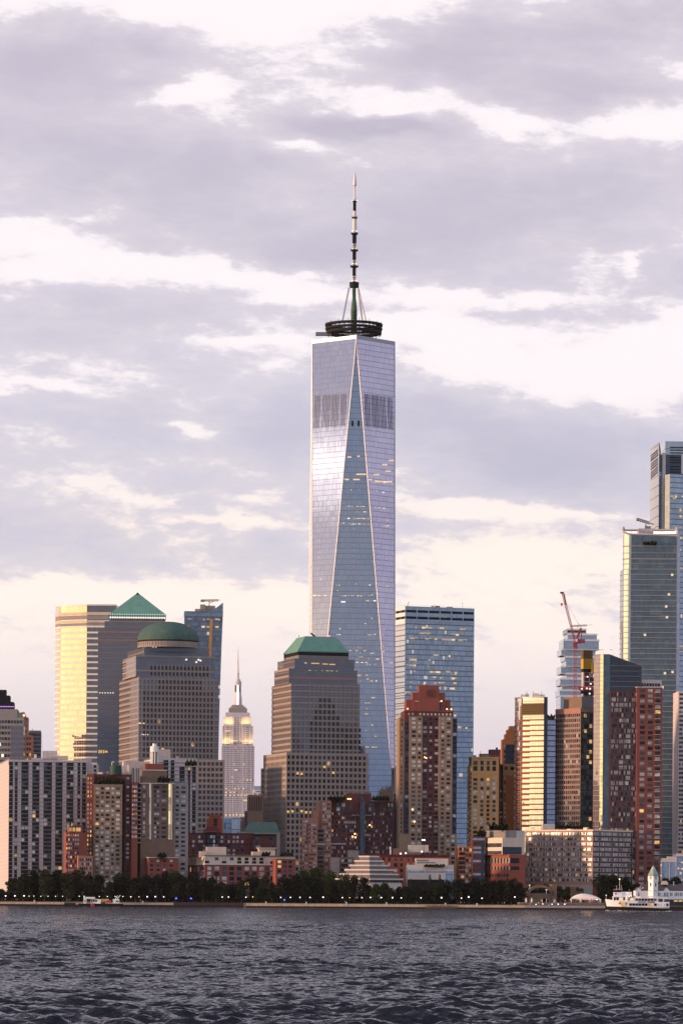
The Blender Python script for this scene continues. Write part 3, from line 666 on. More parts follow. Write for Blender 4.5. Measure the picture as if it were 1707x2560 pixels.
def far_left():
    f = Fp(None, -60, 60, 1850, 2850, 2, 40)
    b = Bd('office_tower', 'grey stone tower with dark stepped crown ringed by violet lamps, cut by the left edge', 'office tower', f)
    b.wall('grey_stone', f.z(1793)); f1 = Fp(None, -60, 44, 1780, 2855, 2, 30); b.wall('grey_granite', f1.z(1772), f1, f.z(1793), 'tier')
    b.grid(f.Rf, 15, 4.1, 60, f.z(1800), 1.7, 2.2, [('glass_mid',.8),('glass_dark',.12),('glass_white_lit',.08)])
    for x, y0, y1, k in ((34,1754,1772,0),(25,1738,1754,3),(16,1724,1738,6)):
        q = Fp(None, -50, x, y1, 2856+k, 2, 24-k*2); b.wall('black_and_shade', q.z(y0), q, q.z(y1), 'crown')
    q = Fp(None, -50, 34, 1766, 2856, 2, 20)
    for i in range(9):
        mb = MB(); p = q.Rf.pt(q.Rf.t(1+i*4.1, 1766), q.z(1766), .4); mb.box(tuple(p), (.7, .5, .7)); b.part(mb, 'crown_lamp', 'lamp_violet')
    f4 = Fp(None, 28, 60, 1850, 2846, 2, 20); b.wall('slate_glass', f4.z(1815), f4, f4.z(1900), 'glass_bay')
    b.done()
    f = Fp(None, 44, 82, 1850, 2905, 3, 30)
    b = Bd('masonry_tower', 'brown masonry tower with ornate gabled top and a patch of green copper', 'tower', f)
    b.wall('salmon_brick', f.z(1838)); f1 = Fp(None, 46, 71, 1830, 2908, 3, 22); b.wall('salmon_brick', f1.z(1793), f1, f.z(1838), 'tier')
    f2 = Fp(None, 50, 67, 1790, 2910, 3, 16); mb = MB(); zc = f2.z(1793); c = sum((V(p) for p in f2.poly), V((0,0)))/4
    mb.prism(f2.poly, zc, f2.z(1779), 0, scale=(c, .35)); b.part(mb, 'roof', 'salmon_brick')
    f3 = Fp(None, 38, 58, 1790, 2903, 3, 10); b.wall('copper_green', f3.z(1781), f3, f3.z(1794), 'copper_roof')
    mb = MB(); mb.cyl(tuple(f2.Rf.pt(3, 0, .6))[:2], .8, f2.z(1790), f2.z(1787), 8); b.part(mb, 'lantern', 'lamp_warm')
    b.grid(f.Rf, 5, 4.0, 60, f.z(1842), 1.2, 2.2, [('glass_office',.85),('glass_lit',.15)]); b.grid(f1.Rf, 4, 4.0, f.z(1836), f1.z(1797), 1.0, 2.0, OFFICE); b.done()
    f = Fp(None, 73, 104, 1850, 3010, 3, 30)
    b = Bd('office_block', 'small dark blue glass block between the brown masonry tower and the golden tower', 'office block', f)
    b.wall('navy_glass', f.z(1829)); b.bands([f.Rf], [f.z(1832+i*10) for i in range(9)], .5, 'grey_steel', .2)
    q = Fp(None, 74, 103, 1826, 3012, 3, 20); b.wall('grey_steel', q.z(1826), q, q.z(1829), 'roof')
    mb = MB(); p = f.Rf.pt(2.5, 0, -4); mb.bar((p.x,p.y,f.z(1829)), (p.x,p.y,f.z(1821)), .2); b.part(mb, 'aerial', 'black_steel'); b.done()
far_left()
def gold_tower():
    d = 3050.; s = d/F; py = 1700
    px = [(139.0,1.9),(141.0,1.2)]
    # plan outline, right end to left end, along the front
    P0 = V((X(291,py,d), d)); pts = [P0]; cur = P0
    def go(ang, upto, n=1, a1=None):
        nonlocal cur
        for k in range(n):
            an = R_(ang if a1 is None else ang+(a1-ang)*(k+.5)/n); tgt = pts_x0 + (upto-pts_x0)*(k+1)/n
            u = UV(tgt, py)[0]; dr = V((-cos(an), sin(an))); t = (u*cur.y-cur.x)/(dr.x-u*dr.y); cur = cur+dr*t; pts.append(cur)
    pts_x0 = 291; go(3, 217); pts_x0 = 217; go(27, 152, 6, 33); pts_x0 = 152; go(50, 138.5, 6, 82)
    front = list(reversed(pts))
    back = [V((front[-1].x+4, d+60)), V((front[0].x+14, d+75))]
    poly = [tuple(p) for p in front]+[tuple(p) for p in back]
    zt = Z(215, 1512, d)
    r = thing('office_tower', 'curved glass tower glowing gold in the low sun with pale floor bands', 'office tower', (front[len(front)//2].x, d, G))
    nseg = len(front)-1
    mb = MB(); u = 0
    for i in range(nseg):
        a, c = front[i], front[i+1]; L = (c-a).length; m = 1 if i == nseg-1 else 0
        mb.face([(a.x,a.y,G),(c.x,c.y,G),(c.x,c.y,zt),(a.x,a.y,zt)], m, [(u,G),(u+L,G),(u+L,zt),(u,zt)]); u += L
    mb.face([(p[0],p[1],zt) for p in poly], 1)
    for i in range(nseg, len(poly)):
        a, c = poly[i], poly[(i+1)%len(poly)]; mb.face([(a[0],a[1],G),(c[0],c[1],G),(c[0],c[1],zt),(a[0],a[1],zt)], 1)
    mb.build('wall', ['sunset_gold_glass', 'window_glass'], r)
    def band(z0, z1, mat, name='spandrel', off=.25, i0=0, i1=None):
        mb = MB(); seq = front[i0:i1]
        for a, c in zip(seq[:-1], seq[1:]):
            n = V(((c-a).y, -(c-a).x)).normalized()*off; a2, c2 = a+n, c+n
            mb.face([(a2.x,a2.y,z0),(c2.x,c2.y,z0),(c2.x,c2.y,z1),(a2.x,a2.y,z1)]); mb.face([(a2.x,a2.y,z1),(c2.x,c2.y,z1),(c.x,c.y,z1),(a.x,a.y,z1)]); mb.face([(a.x,a.y,z0),(c.x,c.y,z0),(c2.x,c2.y,z0),(a2.x,a2.y,z0)])
        return mb.build(name, mat, r)
    fl = 15.1*s*.985
    for k in range(26): band(Z(215,1566+k*14.9,d)-.68, Z(215,1566+k*14.9,d)+.68, 'cream_panel')
    for y0, y1 in ((1530,1537),(1550,1556)): band(Z(215,y1,d), Z(215,y0,d), 'cream_render')
    for y0, y1 in ((1538,1548),(1557,1565)): band(Z(215,y1,d), Z(215,y0,d), 'grey_granite', 'plant_louvre', .1)
    band(Z(215,1513.5,d), Z(215,1510,d), 'white_metal', 'parapet', .3)
gold_tower()
def pyramid_tower():
    d = 2870.; f = Fp(None, 245, 440, 1700, d, 3, 55)
    b = Bd('office_tower', 'blue grey tower with a green copper pyramid roof edged with white lamps', 'office tower', f)
    b.wall('slate_glass', f.z(1575)); f1 = Fp(None, 262, 420, 1560, d+4, 3, 46); b.wall('slate_glass', f1.z(1553), f1, f.z(1575), 'tier')
    f2 = Fp(None, 274, 414.5, 1545, d+7, 3, 41); b.wall('tan_granite', f2.z(1541), f2, f1.z(1553), 'colonnade')
    b.grid(f2.Rf, 26, 3, f1.z(1552), f2.z(1545), .9, 1.8, [('glass_office',1)])
    f3 = Fp(None, 273, 415.5, 1540, d+6.5, 3, 42); b.wall('copper_green', f3.z(1535), f3, f2.z(1541), 'eaves')
    c = sum((V(p) for p in f3.poly), V((0,0)))/4
    mb = MB(); mb.prism(f3.poly, f3.z(1535), Z(342,1487,c.y), 0, scale=(c, .09)); b.part(mb, 'roof', 'copper_green')
    mb = MB(); tip = [tuple(c+(V(p)-c)*.11) for p in f3.poly]; mb.prism(tip, Z(342,1489,c.y), Z(342,1481,c.y), 0, scale=(c, .02)); b.part(mb, 'roof_cap', 'black_and_shade')
    for row, n, y in ((0, 24, 1544), (1, 24, 1536)):
        for i in range(n):
            mb = MB(); p = f2.Rf.pt(f2.Rf.len*(i+.5)/n, Z(342,y,d+7), .7); q = .55 if row == 0 else .28; mb.box(tuple(p), (q*2, .5, q*2)); b.part(mb, 'eaves_lamp', 'flood_white')
    for i in range(6):
        mb = MB(); mb.box(tuple(f.Rf.pt(f.Rf.t(250.5+i*6.6,1732), f.z(1732), .1)), (.8,.5,.6)); b.part(mb, 'lit_window', 'flood_white')
    for x in (249,254,260,265,268):
        mb = MB(); mb.box(tuple(f.Rf.pt(f.Rf.t(x,1879), f.z(1879), .1)), (1.0,.5,2.2 if x<262 else 1.3)); b.part(mb, 'lit_window', 'strip_yellow')
    b.grid(f.Rf, 2, 4.3, 60, f.z(1680), 1.5, 2.6, OFFICE, 40.5, 12.5)
    for z in (1580,1600): b.bands([f.Rf], [f.z(z)], .8, 'salmon_brick', .12, 'band')
    b.done()
pyramid_tower()
def wfc_tiers(b, tiers, mat):
    out = []
    for xl, xc, xr, y0, y1, d, a in tiers:
        f = Fp(xl, xc, xr, (y0+y1)/2, d, a); b.wall(mat, f.z(y0), f, f.z(y1) if y1 < 2150 else b.g, 'tier'); out.append(f)
    return out
def dome_tower():
    a = 14; f = Fp(298, 346.7, 545, 1800, 2780, a)
    b = Bd('office_tower', 'stone and glass tower topped by a dark green copper dome', 'office tower', f)
    T = wfc_tiers(b, [(298,346.7,545,1688,2200,2780,a),(307.7,340.5,536,1639,1690,2784,a),(319.7,360.8,523,1617,1641,2790,a)], 'slate_glass')
    zf = 14.15*2780/F
    # solid granite grid over the middle of the front, punched with square windows, thinning into glass at the edges
    R = T[0].Rf; L = T[0].Lf; z0 = T[0].z(1899)
    for k in range(16):
        z = T[0].z(1696+k*14.2); 
        mb = MB(); mb.box(tuple(R.pt(R.len/2, z-.2, 0)), (R.len, .3, 1.2), R.rz); b.part(mb, 'spandrel', 'tan_granite')
        mb = MB(); mb.box(tuple(L.pt(L.len/2, z-.2, 0)), (L.len, .5, 1.35), L.rz); b.part(mb, 'spandrel', 'tan_granite')
    npil = 20; t0, t1 = R.t(356,1800), R.t(534,1800)
    for i in range(npil):
        t = t0+(t1-t0)*i/(npil-1); mb = MB(); ztop = T[0].z(1690 if 2 < i < npil-1 else 1700); mb.box(tuple(R.pt(t, (z0+ztop)/2, 0)), (.95, .7, ztop-z0), R.rz); b.part(mb, 'pilaster', 'tan_granite')
    R2 = T[1].Rf
    for i in range(17):
        t = R2.t(374+i*9.35, 1660); zt = T[1].z(1659); mb = MB(); mb.box(tuple(R2.pt(t, (T[1].z(1690)+zt)/2, 0)), (.9,.6,zt-T[1].z(1690)), R2.rz); b.part(mb, 'pilaster', 'tan_granite')
    for y in (1647,1662,1676,1689): b.bands([T[1].Lf], [T[1].z(y)], 1.2, 'tan_granite', .2)
    for y in (1640,1676): b.bands([R2], [T[1].z(y)], 1.3, 'tan_granite', .2)
    nl = 15
    for i in range(nl):
        t = L.len*(i+.5)/nl; zt = T[0].z(1690); mb = MB(); mb.box(tuple(L.pt(t, (z0+zt)/2, 0)), (.5,.4,zt-z0), L.rz); b.part(mb, 'mullion', 'tan_granite')
    z = T[0].z(1703)
    for k in range(14):
        for i in range(npil-1):
            t = t0+(t1-t0)*(i+.5)/(npil-1)
            if (k < 2 and (i < 4 or i > 15)): continue
            b.win(R, t, z-k*zf, 2.0, 2.75, pick(OFFICE), .02)
    for k in range(2):
        for i in range(16):
            b.win(R2, R2.t(378.7+i*9.35,1660), T[1].z(1669+k*14.2), 1.9, 2.7, pick(OFFICE), .02)
    cpx = 421.5; dc = 2806.; cx = X(cpx,1590,dc); rr = 77*dc/F
    mb = MB(); mb.cyl((cx,dc), rr*1.0, T[2].z(1617), Z(cpx,1607,dc), 64); b.part(mb, 'drum', 'tan_granite')
    mb = MB()
    for i in range(64): mb.box((cx+rr*1.005*cos(2*pi*i/64), dc+rr*1.005*sin(2*pi*i/64), Z(cpx,1612,dc)), (.35,.35,2.4))
    b.part(mb, 'colonnade', 'grey_stone')
    mb = MB(); mb.cyl((cx,dc), rr*.985, Z(cpx,1607,dc), Z(cpx,1600.5,dc), 64); b.part(mb, 'dome_band', 'black_and_shade')
    H = Z(cpx,1554.5,dc)-Z(cpx,1601,dc); zb = Z(cpx,1601,dc)
    prof = [(rr*1.005, zb-.6)]+[(rr*1.0*cos(q*pi/36)**.92 if q < 18 else .01, zb+H*sin(q*pi/36)) for q in range(0, 19)]
    mb = MB(); mb.lathe((cx,dc), prof, 64); b.part(mb, 'dome', 'dome_copper')
    for x, y in ((465.5,1647),(496,1647),(501,1649),(490.5,1653),(385,1614.5),(392.5,1614.5)):
        mb = MB(); p = R2.pt(R2.t(x,y), Z(x,y,2782), 1.2 if y > 1640 else -3); mb.cyl((p.x,p.y), .55, p.z-.5, p.z+.5, 8); b.part(mb, 'lamp', 'flood_white')
    for x in (355,359,364,370): 
        mb = MB(); mb.box(tuple(R.pt(R.t(x,1836), T[0].z(1836), .15)), (.7,.4,.5)); b.part(mb, 'lit_window', 'flood_white')
    for x, w_ in ((348.5,1.4),(352,1.2),(358,1.6),(361,.6)):
        mb = MB(); mb.box(tuple(R.pt(R.t(x,1808), T[0].z(1808), .15)), (w_,.4,.8)); b.part(mb, 'lit_window', 'strip_warm')
    # lower block to the right
    f2 = Fp(None, 468, 561, 1950, 2745, 6, 40); b.wall('tan_granite', f2.z(1899), f2, name='podium')
    b.grid(f2.Rf, 0, 14.1*2745/F, 10, f2.z(1905), 1.9, 2.3, OFFICE, cols=[500.5+i*10.5 for i in range(6)])
    b.done()
dome_tower()
def flare_tower():
    d = 3150.; py = 1600
    f = Fp(None, 461, 558, 1520, d, 4, 40); lo = Fp(None, 463, 546, 1880, d+3, 4, 36)
    b = Bd('residential_tower', 'flared blue glass tower with slanting curved top and roof crane', 'tower', f)
    mb = MB(); zl = lo.z(1960); zm = Z(500,1528,d); nst = 10; prev = None
    def poly(k):
        e = k**1.7; return [V(p)*(1-e)+V(q)*e for p, q in zip(lo.poly, f.poly)]
    for k in range(nst):
        a, c = poly(k/nst), poly((k+1)/nst); z0, z1 = zl+(zm-zl)*k/nst, zl+(zm-zl)*(k+1)/nst; u = 0
        for i in range(4):
            j = (i+1)%4; L = (f.poly[i][0]-f.poly[j][0])**2+(f.poly[i][1]-f.poly[j][1])**2; L = sqrt(L)
            mb.face([(a[i].x,a[i].y,z0),(a[j].x,a[j].y,z0),(c[j].x,c[j].y,z1),(c[i].x,c[i].y,z1)], 0 if i == 0 else 1, [(0,z0),(L,z0),(L,z1),(0,z1)])
    b.part(mb, 'wall', ['flare_glass', 'pale_glass'])
    mb = MB(); C, Rr, B, L_ = [V(p) for p in f.poly]; m0 = C.lerp(Rr,.38)
    zz = {0: Z(461,1528,d), 1: Z(494,1536,d), 2: Z(558,1505,d)}
    prof = [(0,1528),(.15,1533),(.35,1537),(.5,1533),(.7,1525),(.85,1517),(1.0,1505)]
    for (k0,y0),(k1,y1) in zip(prof[:-1],prof[1:]):
        p, q = C.lerp(Rr,k0), C.lerp(Rr,k1); z0 = zm
        mb.face([(p.x,p.y,z0-4),(q.x,q.y,z0-4),(q.x,q.y,Z(500,y1,d)),(p.x,p.y,Z(500,y0,d))], 0); p2, q2 = L_.lerp(B,k0), L_.lerp(B,k1)
        mb.face([(p.x,p.y,Z(500,y0,d)),(q.x,q.y,Z(500,y1,d)),(q2.x,q2.y,Z(500,y1,d)),(p2.x,p2.y,Z(500,y0,d))], 1)
    mb.face([(Rr.x,Rr.y,zm-4),(B.x,B.y,zm-4),(B.x,B.y,Z(500,1505,d)),(Rr.x,Rr.y,Z(500,1505,d))], 0)
    b.part(mb, 'crown', ['flare_glass','grey_steel'])
    roofbits(b, [(501,514,1511,1536,d+10,14),(514,538,1514,1532,d+12,14),(488,502,1522,1538,d+8,10)], 'grey_stone', 'roof_unit')
    mb = MB(); x, y = X(523,1500,d+14), d+14; mb.bar((x,y,Z(523,1514,d)), (x,y,Z(523,1499,d)), .5); mb.lattice((X(502,1498,d),y,Z(502,1498,d)), (X(545,1498,d),y,Z(545,1497.5,d)), 1.2, 12, .18); mb.bar((X(545,1497,d),y,Z(545,1497,d)),(X(551,1497,d),y,Z(551,1497,d)),.15)
    mb.box((X(505,1498,d),y,Z(505,1499,d)), (3,2,1.6)); mb.bar((x,y,Z(523,1505,d)),(X(536,1499,d),y,Z(536,1499,d)),.2)
    b.part(mb, 'roof_crane', 'grey_steel')
    # pale lift slot down the front
    R = Face(C-V((0,.4)), Rr-V((0,.4))); t0, t1 = .66*R.len, .74*R.len
    mb = MB(); ks = [(1,1545),(.8,1600),(.75,1642)]
    mb.face([V(R.pt(t0-1,Z(500,1645,d),.3)), V(R.pt(t1-1,Z(500,1645,d),.3)), V(R.pt(t1,Z(500,1547,d),.5)), V(R.pt(t0,Z(500,1547,d),.5))]); b.part(mb, 'lift_slot', 'yellow_brick')
    for y in (1549,1567):
        for x0, x1 in ((469,479),(504,513),(516,525),(538,551)):
            b.litrow(R, R.t(x0,y), R.t(x1,y), Z(500,y+2,d), Z(500,y-2.5,d))
flare_tower()
def esb():
    d = 6900.; a = 2
    def fp(x0, x1, y, dd, dp): return Fp(None, x0, x1, y, d+dd, a, dp)
    f = fp(553.5, 636, 1950, 0, 60)
    b = Bd('skyscraper', 'distant pale stepped limestone skyscraper with floodlit crown and needle spire', 'skyscraper', f)
    b.wall('limestone', f.z(1864))
    mid = fp(583, 607, 1900, -5, 40)
    T = [(555.5,583,1815,1864,4,50),(606,633,1815,1864,4,50),(559.5,583,1792,1815,10,40),(604,628,1792,1815,10,40),(564,625,1781,1792,14,30),(582,606,1792,1864,6,50)]
    for x0, x1, y0, y1, dd, dp in T: q = fp(x0, x1, y1, dd, dp); b.wall('limestone', q.z(y0), q, q.z(y1), 'tier')
    for x0, x1, y0, y1 in ((572,618,1770,1781),(576,614,1766,1771),(580,609,1762,1766)): q = fp(x0, x1, y1, 18, 26); b.wall('grey_stone', q.z(y0), q, q.z(y1), 'tier')
    cx, cy = X(594.8,1740,d+30), d+30; zz = lambda y: Z(594.8,y,d+30); s = (d+30)/F
    mb = MB(); mb.lathe((cx,cy), [(10.5*s,zz(1763)),(9.8*s,zz(1745)),(8*s,zz(1728)),(7.6*s,zz(1714)),(8.8*s,zz(1714)),(8.8*s,zz(1704)),(6.5*s,zz(1702)),(6*s,zz(1698.5)),(2.9*s,zz(1697)),(2.8*s,zz(1684)),(3.6*s,zz(1683.5)),(2.4*s,zz(1682))], 16); b.part(mb, 'mast', 'limestone')
    mb = MB(); mb.box((cx, cy-9.4*s, zz(1738)), (5.5*s, 4.5*s, zz(1714)-zz(1763))); b.part(mb, 'mast_window', 'flood_white')
    for sx in (-6,6):
        mb = MB(); mb.box((cx+sx*s, cy-5.2*s, zz(1722)), (2.6*s, 4.5*s, zz(1714)-zz(1731))); b.part(mb, 'mast_window', 'black_and_shade')
    mb = MB(); mb.box((cx, cy-9.5*s, zz(1769)), (29*s, 2*s, 1.5)); mb.box((cx, cy-10.5*s, zz(1765)), (26*s, 2*s, 1.2)); b.part(mb, 'lit_band', 'flood_white')
    for k, (y0, y1, r0, r1) in enumerate([(1683,1668,2.3,2.0),(1668,1655,1.5,1.2),(1655,1640,1.1,.8),(1640,1627,.7,.5),(1627,1614,.35,.2)]):
        mb = MB(); mb.cyl((cx,cy), r0*s, zz(y0), zz(y1), 8, 0, r1*s); b.part(mb, 'spire', 'mast_silver')
    for i in range(9):
        y = 1664-i*4.6; mb = MB(); mb.cyl((cx,cy), (1.7-.13*i)*s, zz(y), zz(y-1.6), 8); b.part(mb, 'spire_collar', 'red_paint' if i % 2 else 'grey_steel')
    # windows: dark vertical bays split by floors
    R = f.Rf; zb = 60
    cols = [558,561.5,566,569.5,572.5,577,580.5,585.5,588.5,592,595.5,599,603.5,610,613.5,618.5,621.5,624.5,629.5,632.5]
    fl = 3.75
    z = f.z(1868)
    while z > 90:
        for c in cols: b.win(R, R.t(c), z, 1.5, 2.3, 'glass_hazed' if random.random() < .985 else 'glass_lit', 0)
        z -= fl
    for t_i, cc in ((0,[560,567,570,573,578]),(1,[610.5,616,619,622,628]),(5,[586,589,594,597,602])):
        q = fp(*T[t_i][:2], T[t_i][3], T[t_i][4], T[t_i][5]); z = q.z(T[t_i][2]+3)
        while z > q.z(T[t_i][3]): 
            for c in cc: b.win(q.Rf, q.Rf.t(c,1840), z, 1.6, 2.6, 'glass_hazed', 0)
            z -= fl
    for y, xs in ((1988,(565,576,586,596,604,612,618,622)),(1972,(566,588,597,609)),(1981,(566,577,586)),(1925,(588,592)),(1950,(619,627)),(1827,(566,568,572,576)),(1852,(570,586,589,594,602,617)),(2038,(565,575,584,592,601,609)),(2001,(611,616))):
        for x in xs:
            mb = MB(); mb.box(tuple(R.pt(R.t(x,y), Z(x,y,d), .6)), (2.6,.8,2.0)); b.part(mb, 'lit_window', 'strip_warm')
    # real floodlights on the setbacks, washing the walls above them
    for x, y, wd, e in ((569,1863,24,3.4e3),(620,1863,24,3.4e3),(571,1814.5,20,2.8e3),(616,1814.5,20,2.8e3)):
        dd = 2 if y > 1850 else 7
        l = bpy.data.lights.new('floodlight', 'AREA'); l.shape = 'RECTANGLE'; l.size = wd*d/F; l.size_y = 1.5; l.energy = e; l.color = (1,.66,.2); l.spread = R_(120)
        o = bpy.data.objects.new('floodlight', l); COL.objects.link(o); o.location = (X(x,y,d+dd), d+dd-4.5, Z(x,y,d)+.8)
        o.rotation_euler = V((0, -.42, -1)).to_track_quat('Z','Y').to_euler(); o.parent = b.root; o.location -= V(b.root.location)
    b.done()
esb()
# ================================================================== FRONT ROWS, LEFT TO MIDDLE
def slab(name, label, cat, x0, x1, ytop, d, dp, mat, a=3, xl=None, group=None):
    f = Fp(xl, x0, x1, ytop+60, d, a, None if xl is not None else dp)
    b = Bd(name, label, cat, f, group); b.wall(mat, f.z(ytop)); return b, f
def cornice(b, f, z, mat, h=.9, name='cornice'):
    b.bands([f.Rf, f.Lf], [z-h/2+.05], h, mat, .35, name, .35)
def greens(b, x0, x1, y0, y1, d, n=6, name='roof_planting'):
    mb = MB(); rnd = random.Random(int(x0*7))
    for i in range(n*90):
        px = rnd.uniform(x0, x1); top = y0 + (y1-y0)*.5*(abs(sin(px*.37+x0))); py = rnd.uniform(top, y1)
        p = V((X(px,py,d), d+rnd.uniform(-2.5,2.5), Z(px,py,d))); u = V((rnd.gauss(0,1),rnd.gauss(0,1),rnd.gauss(0,1))).normalized()*.45; w_ = u.orthogonal().normalized()*.45
        mb.face([p-u-w_, p+u-w_, p+u+w_, p-u+w_])
    return b.part(mb, name, 'leaf_dark')
t_ = newmat('leaf_dark'); g_ = t_.n('ShaderNodeNewGeometry'); oi = t_.n('ShaderNodeObjectInfo').outputs['Random']
bsdf(t_, Base_Color=t_.vm('SCALE', t_.mix(oi, (.007,.013,.009), (.026,.034,.014)), sc=t_.m('ADD', .5, t_.m('MULTIPLY', g_.outputs['Random Per Island'], 1.1))), Roughness=.9, Specular_IOR_Level=.05)
t_ = newmat('leaf_light'); g_ = t_.n('ShaderNodeNewGeometry')
bsdf(t_, Base_Color=t_.vm('SCALE', t_.xyz(.030,.048,.014), sc=t_.m('ADD', .5, t_.m('MULTIPLY', g_.outputs['Random Per Island'], 1.0))), Roughness=.9, Specular_IOR_Level=.05)
# ---- red and tan apartment tower with green water tank
b, f = slab('apartment_tower', 'red brick apartment tower with tan front bay, green rooftop water tank and roof garden', 'apartment tower', 217, 329, 1935, 2478, 22, 'dark_brick', 4)
f1 = Fp(None, 217, 235, 2050, 2474, 4, 18); b.wall('red_brick', f1.z(1936), f1, name='side_bay'); b.grid(f1.Rf, 0, 2.78, 12, f1.z(1943), .75, 1.5, [('glass_lit',.25),('glass_blind',.6),('glass_mid',.15)], cols=[221.5, 228.5])
f2 = Fp(None, 235, 306, 2050, 2470, 4, 22); b.wall('tan_brick', f2.z(1961), f2, name='front_bay')
b.grid(f2.Rf, 0, 2.78, 8, f2.z(1968), [2.0,1.6,2.4,1.6,2.3], 1.5, [('glass_dark',.25),('glass_mid',.25),('glass_blind',.49),('glass_lit',.01)], cols=[244.5,257,270,283,296])
cornice(b, f2, f2.z(1961), 'tan_brick')
for i, z in enumerate(frange(14, f2.z(1966), 2.78)):
    mb = MB(); mb.box(tuple(f2.Rf.pt(.6, z, .2)), (1.6,1.2,.25), f2.Rf.rz); mb.box(tuple(f2.Rf.pt(f2.Rf.len-.6, z, .2)), (1.6,1.2,.25), f2.Rf.rz); b.part(mb, 'balcony', 'tan_brick')
b.grid(f.Rf, 0, 2.78, 12, f.z(1942), 1.7, 1.4, BRIGHT, cols=[320.5]); b.strip(f.Rf, f.Rf.t(307), f.Rf.t(312.5), 8, f.z(1948), 'black_and_shade', 'recess')  # recess shade laid on as a dark strip
tx, ty = X(290,1925,2480), 2480
mb = MB(); mb.cyl((tx,ty), 3.8, f.z(1936), f.z(1914), 20); mb.cyl((tx,ty), 3.95, f.z(1922), f.z(1920.5), 20); mb.cyl((tx,ty), 3.95, f.z(1931), f.z(1929.5), 20); mb.cyl((tx,ty), 3.9, f.z(1914), f.z(1911.5), 20, 0, 1.0); b.part(mb, 'water_tank', 'tank_green')
mb = MB(); mb.bar((tx-2.4,ty,f.z(1914)),(tx-2.4,ty,f.z(1904)),.18); mb.box((tx-1.6,ty,f.z(1904)),(1.2,.6,.5)); mb.cyl((tx+4.7,ty),.55,f.z(1933),f.z(1909),8); b.part(mb, 'flue', 'white_metal')
greens(b, 240, 308, 1942, 1962, 2474, 9); b.clutter(f.z(1935), f, 6, 3); b.done()
# ---- small stepped red brick building
b, f = slab('brick_building', 'small stepped red brick building lit warm in front of the pink slab block', 'brick building', 166, 217, 2081, 2462, 16, 'red_brick', 14, 160)
f1 = Fp(None, 174, 207, 2068, 2466, 10, 12); b.wall('red_brick', f1.z(2065), f1, f.z(2081), 'tier'); f2 = Fp(None, 196, 233, 2160, 2458, 10, 10); b.wall('salmon_brick', f2.z(2139), f2, name='wing')
b.grid(f1.Rf, 0, 9, f1.z(2080), f1.z(2069), 1.5, 2.3, [('glass_lit',.5),('glass_blind',.5)], cols=[178,186,194,201])
b.grid(f.Rf, 0, 2.75, 8, f.z(2085), .8, 1.4, [('glass_lit',.22),('glass_blind',.5),('glass_dark',.28)], cols=[169,174.5,180,185.5,191,197]); b.grid(f2.Rf, 0, 2.75, 8, f2.z(2146), .8, 1.5, [('glass_blind',.4),('glass_dark',.6)], cols=[203,209,214,219,224,229])
mb = MB()
for i in range(5): mb.box(tuple(f1.Rf.pt(f1.Rf.len*(i+.5)/5, f1.z(2064.2), 0)), (.9,.5,1.0), f1.Rf.rz)
b.part(mb, 'parapet', 'red_brick'); b.clutter(f1.z(2065), f1, 3, 9); b.done()
# ---- second apartment tower with lantern
b, f = slab('apartment_tower', 'brown and red apartment tower with gold glinting corner glass and white roof lantern', 'apartment tower', 352, 436, 1957, 2482, 24, 'brown_brick', 12, 331)
f0 = Fp(None, 329, 345, 2050, 2476, 4, 20); b.wall('red_brick', f0.z(1955), f0, name='side_bay'); b.grid(f0.Rf, 0, 2.86, 40, f0.z(1964), .8, 1.5, [('glass_lit',.3),('glass_blind',.65),('glass_mid',.05)], cols=[333,337.5,341.8])
f1 = Fp(None, 430, 471, 2050, 2490, 6, 20); b.wall('grey_granite', f1.z(1957), f1, name='wing'); b.grid(f1.Rf, 0, 2.86, 14, f1.z(1966), [2.0,2.6], 1.35, RES, cols=[444,459])
for px in (346,351.5): 
    mb = MB()
    for z in frange(40, f.z(1966), 2.86): mb.box((X(348.5,2050,2478), 2478.2, z), (2.0,1.4,.25))
b.part(mb, 'balcony', 'white_metal')
b.strip(f.Rf, f.Rf.t(357), f.Rf.t(365), 42, f.z(1960), 'tan_brick', 'corner_bay'); b.grid(f.Rf, 0, 2.86, 42, f.z(1964), 1.4, 1.6, [('glass_lit',.15),('glass_blind',.6),('glass_mid',.25)], cols=[361], off=.35)
# glazed corner bays, chamfered so that they catch the low sun
for x0 in (369.5, 422.0):
    p = f.Rf.pt(f.Rf.t(x0), 0); q = V((X(x0+3.6,2050,p.y-.6), p.y-.6)); mb = MB(); r2 = f.Rf.pt(f.Rf.t(x0+9.5), 0)
    mb.prism([(p.x,p.y),(q.x,q.y),(r2.x,r2.y)], 42, f.z(1959), 0); b.part(mb, 'glass_bay', 'sunset_gold_glass')
b.grid(f.Rf, 0, 2.86, 42, f.z(1964), [1.7,1.7,2.8], 1.5, BRIGHT, cols=[389.5,395.5,411], off=.02)
cornice(b, f, f.z(1957), 'cream_render', .6); b.clutter(f.z(1957), f, 4, 5, 1.6); b.clutter(f1.z(1957), f1, 4, 6, 1.8)
f2 = Fp(None, 356, 418, 1940, 2488, 8, 16); b.wall('brown_brick', f2.z(1924), f2, f.z(1958), 'penthouse'); f3 = Fp(None, 364, 409, 1915, 2491, 8, 12); b.wall('red_brick', f3.z(1909), f3, f2.z(1924), 'penthouse')
b.bands([f2.Rf], [f2.z(1925)], .6, 'cream_render', .2)
lx_, ly_ = X(386.5,1880,2495), 2495.; z_ = lambda y: Z(386,y,2495)
mb = MB(); mb.cyl((lx_,ly_), 1.9, z_(1910), z_(1878), 12)
b.part(mb, 'lantern_core', 'grey_steel')
mb = MB()
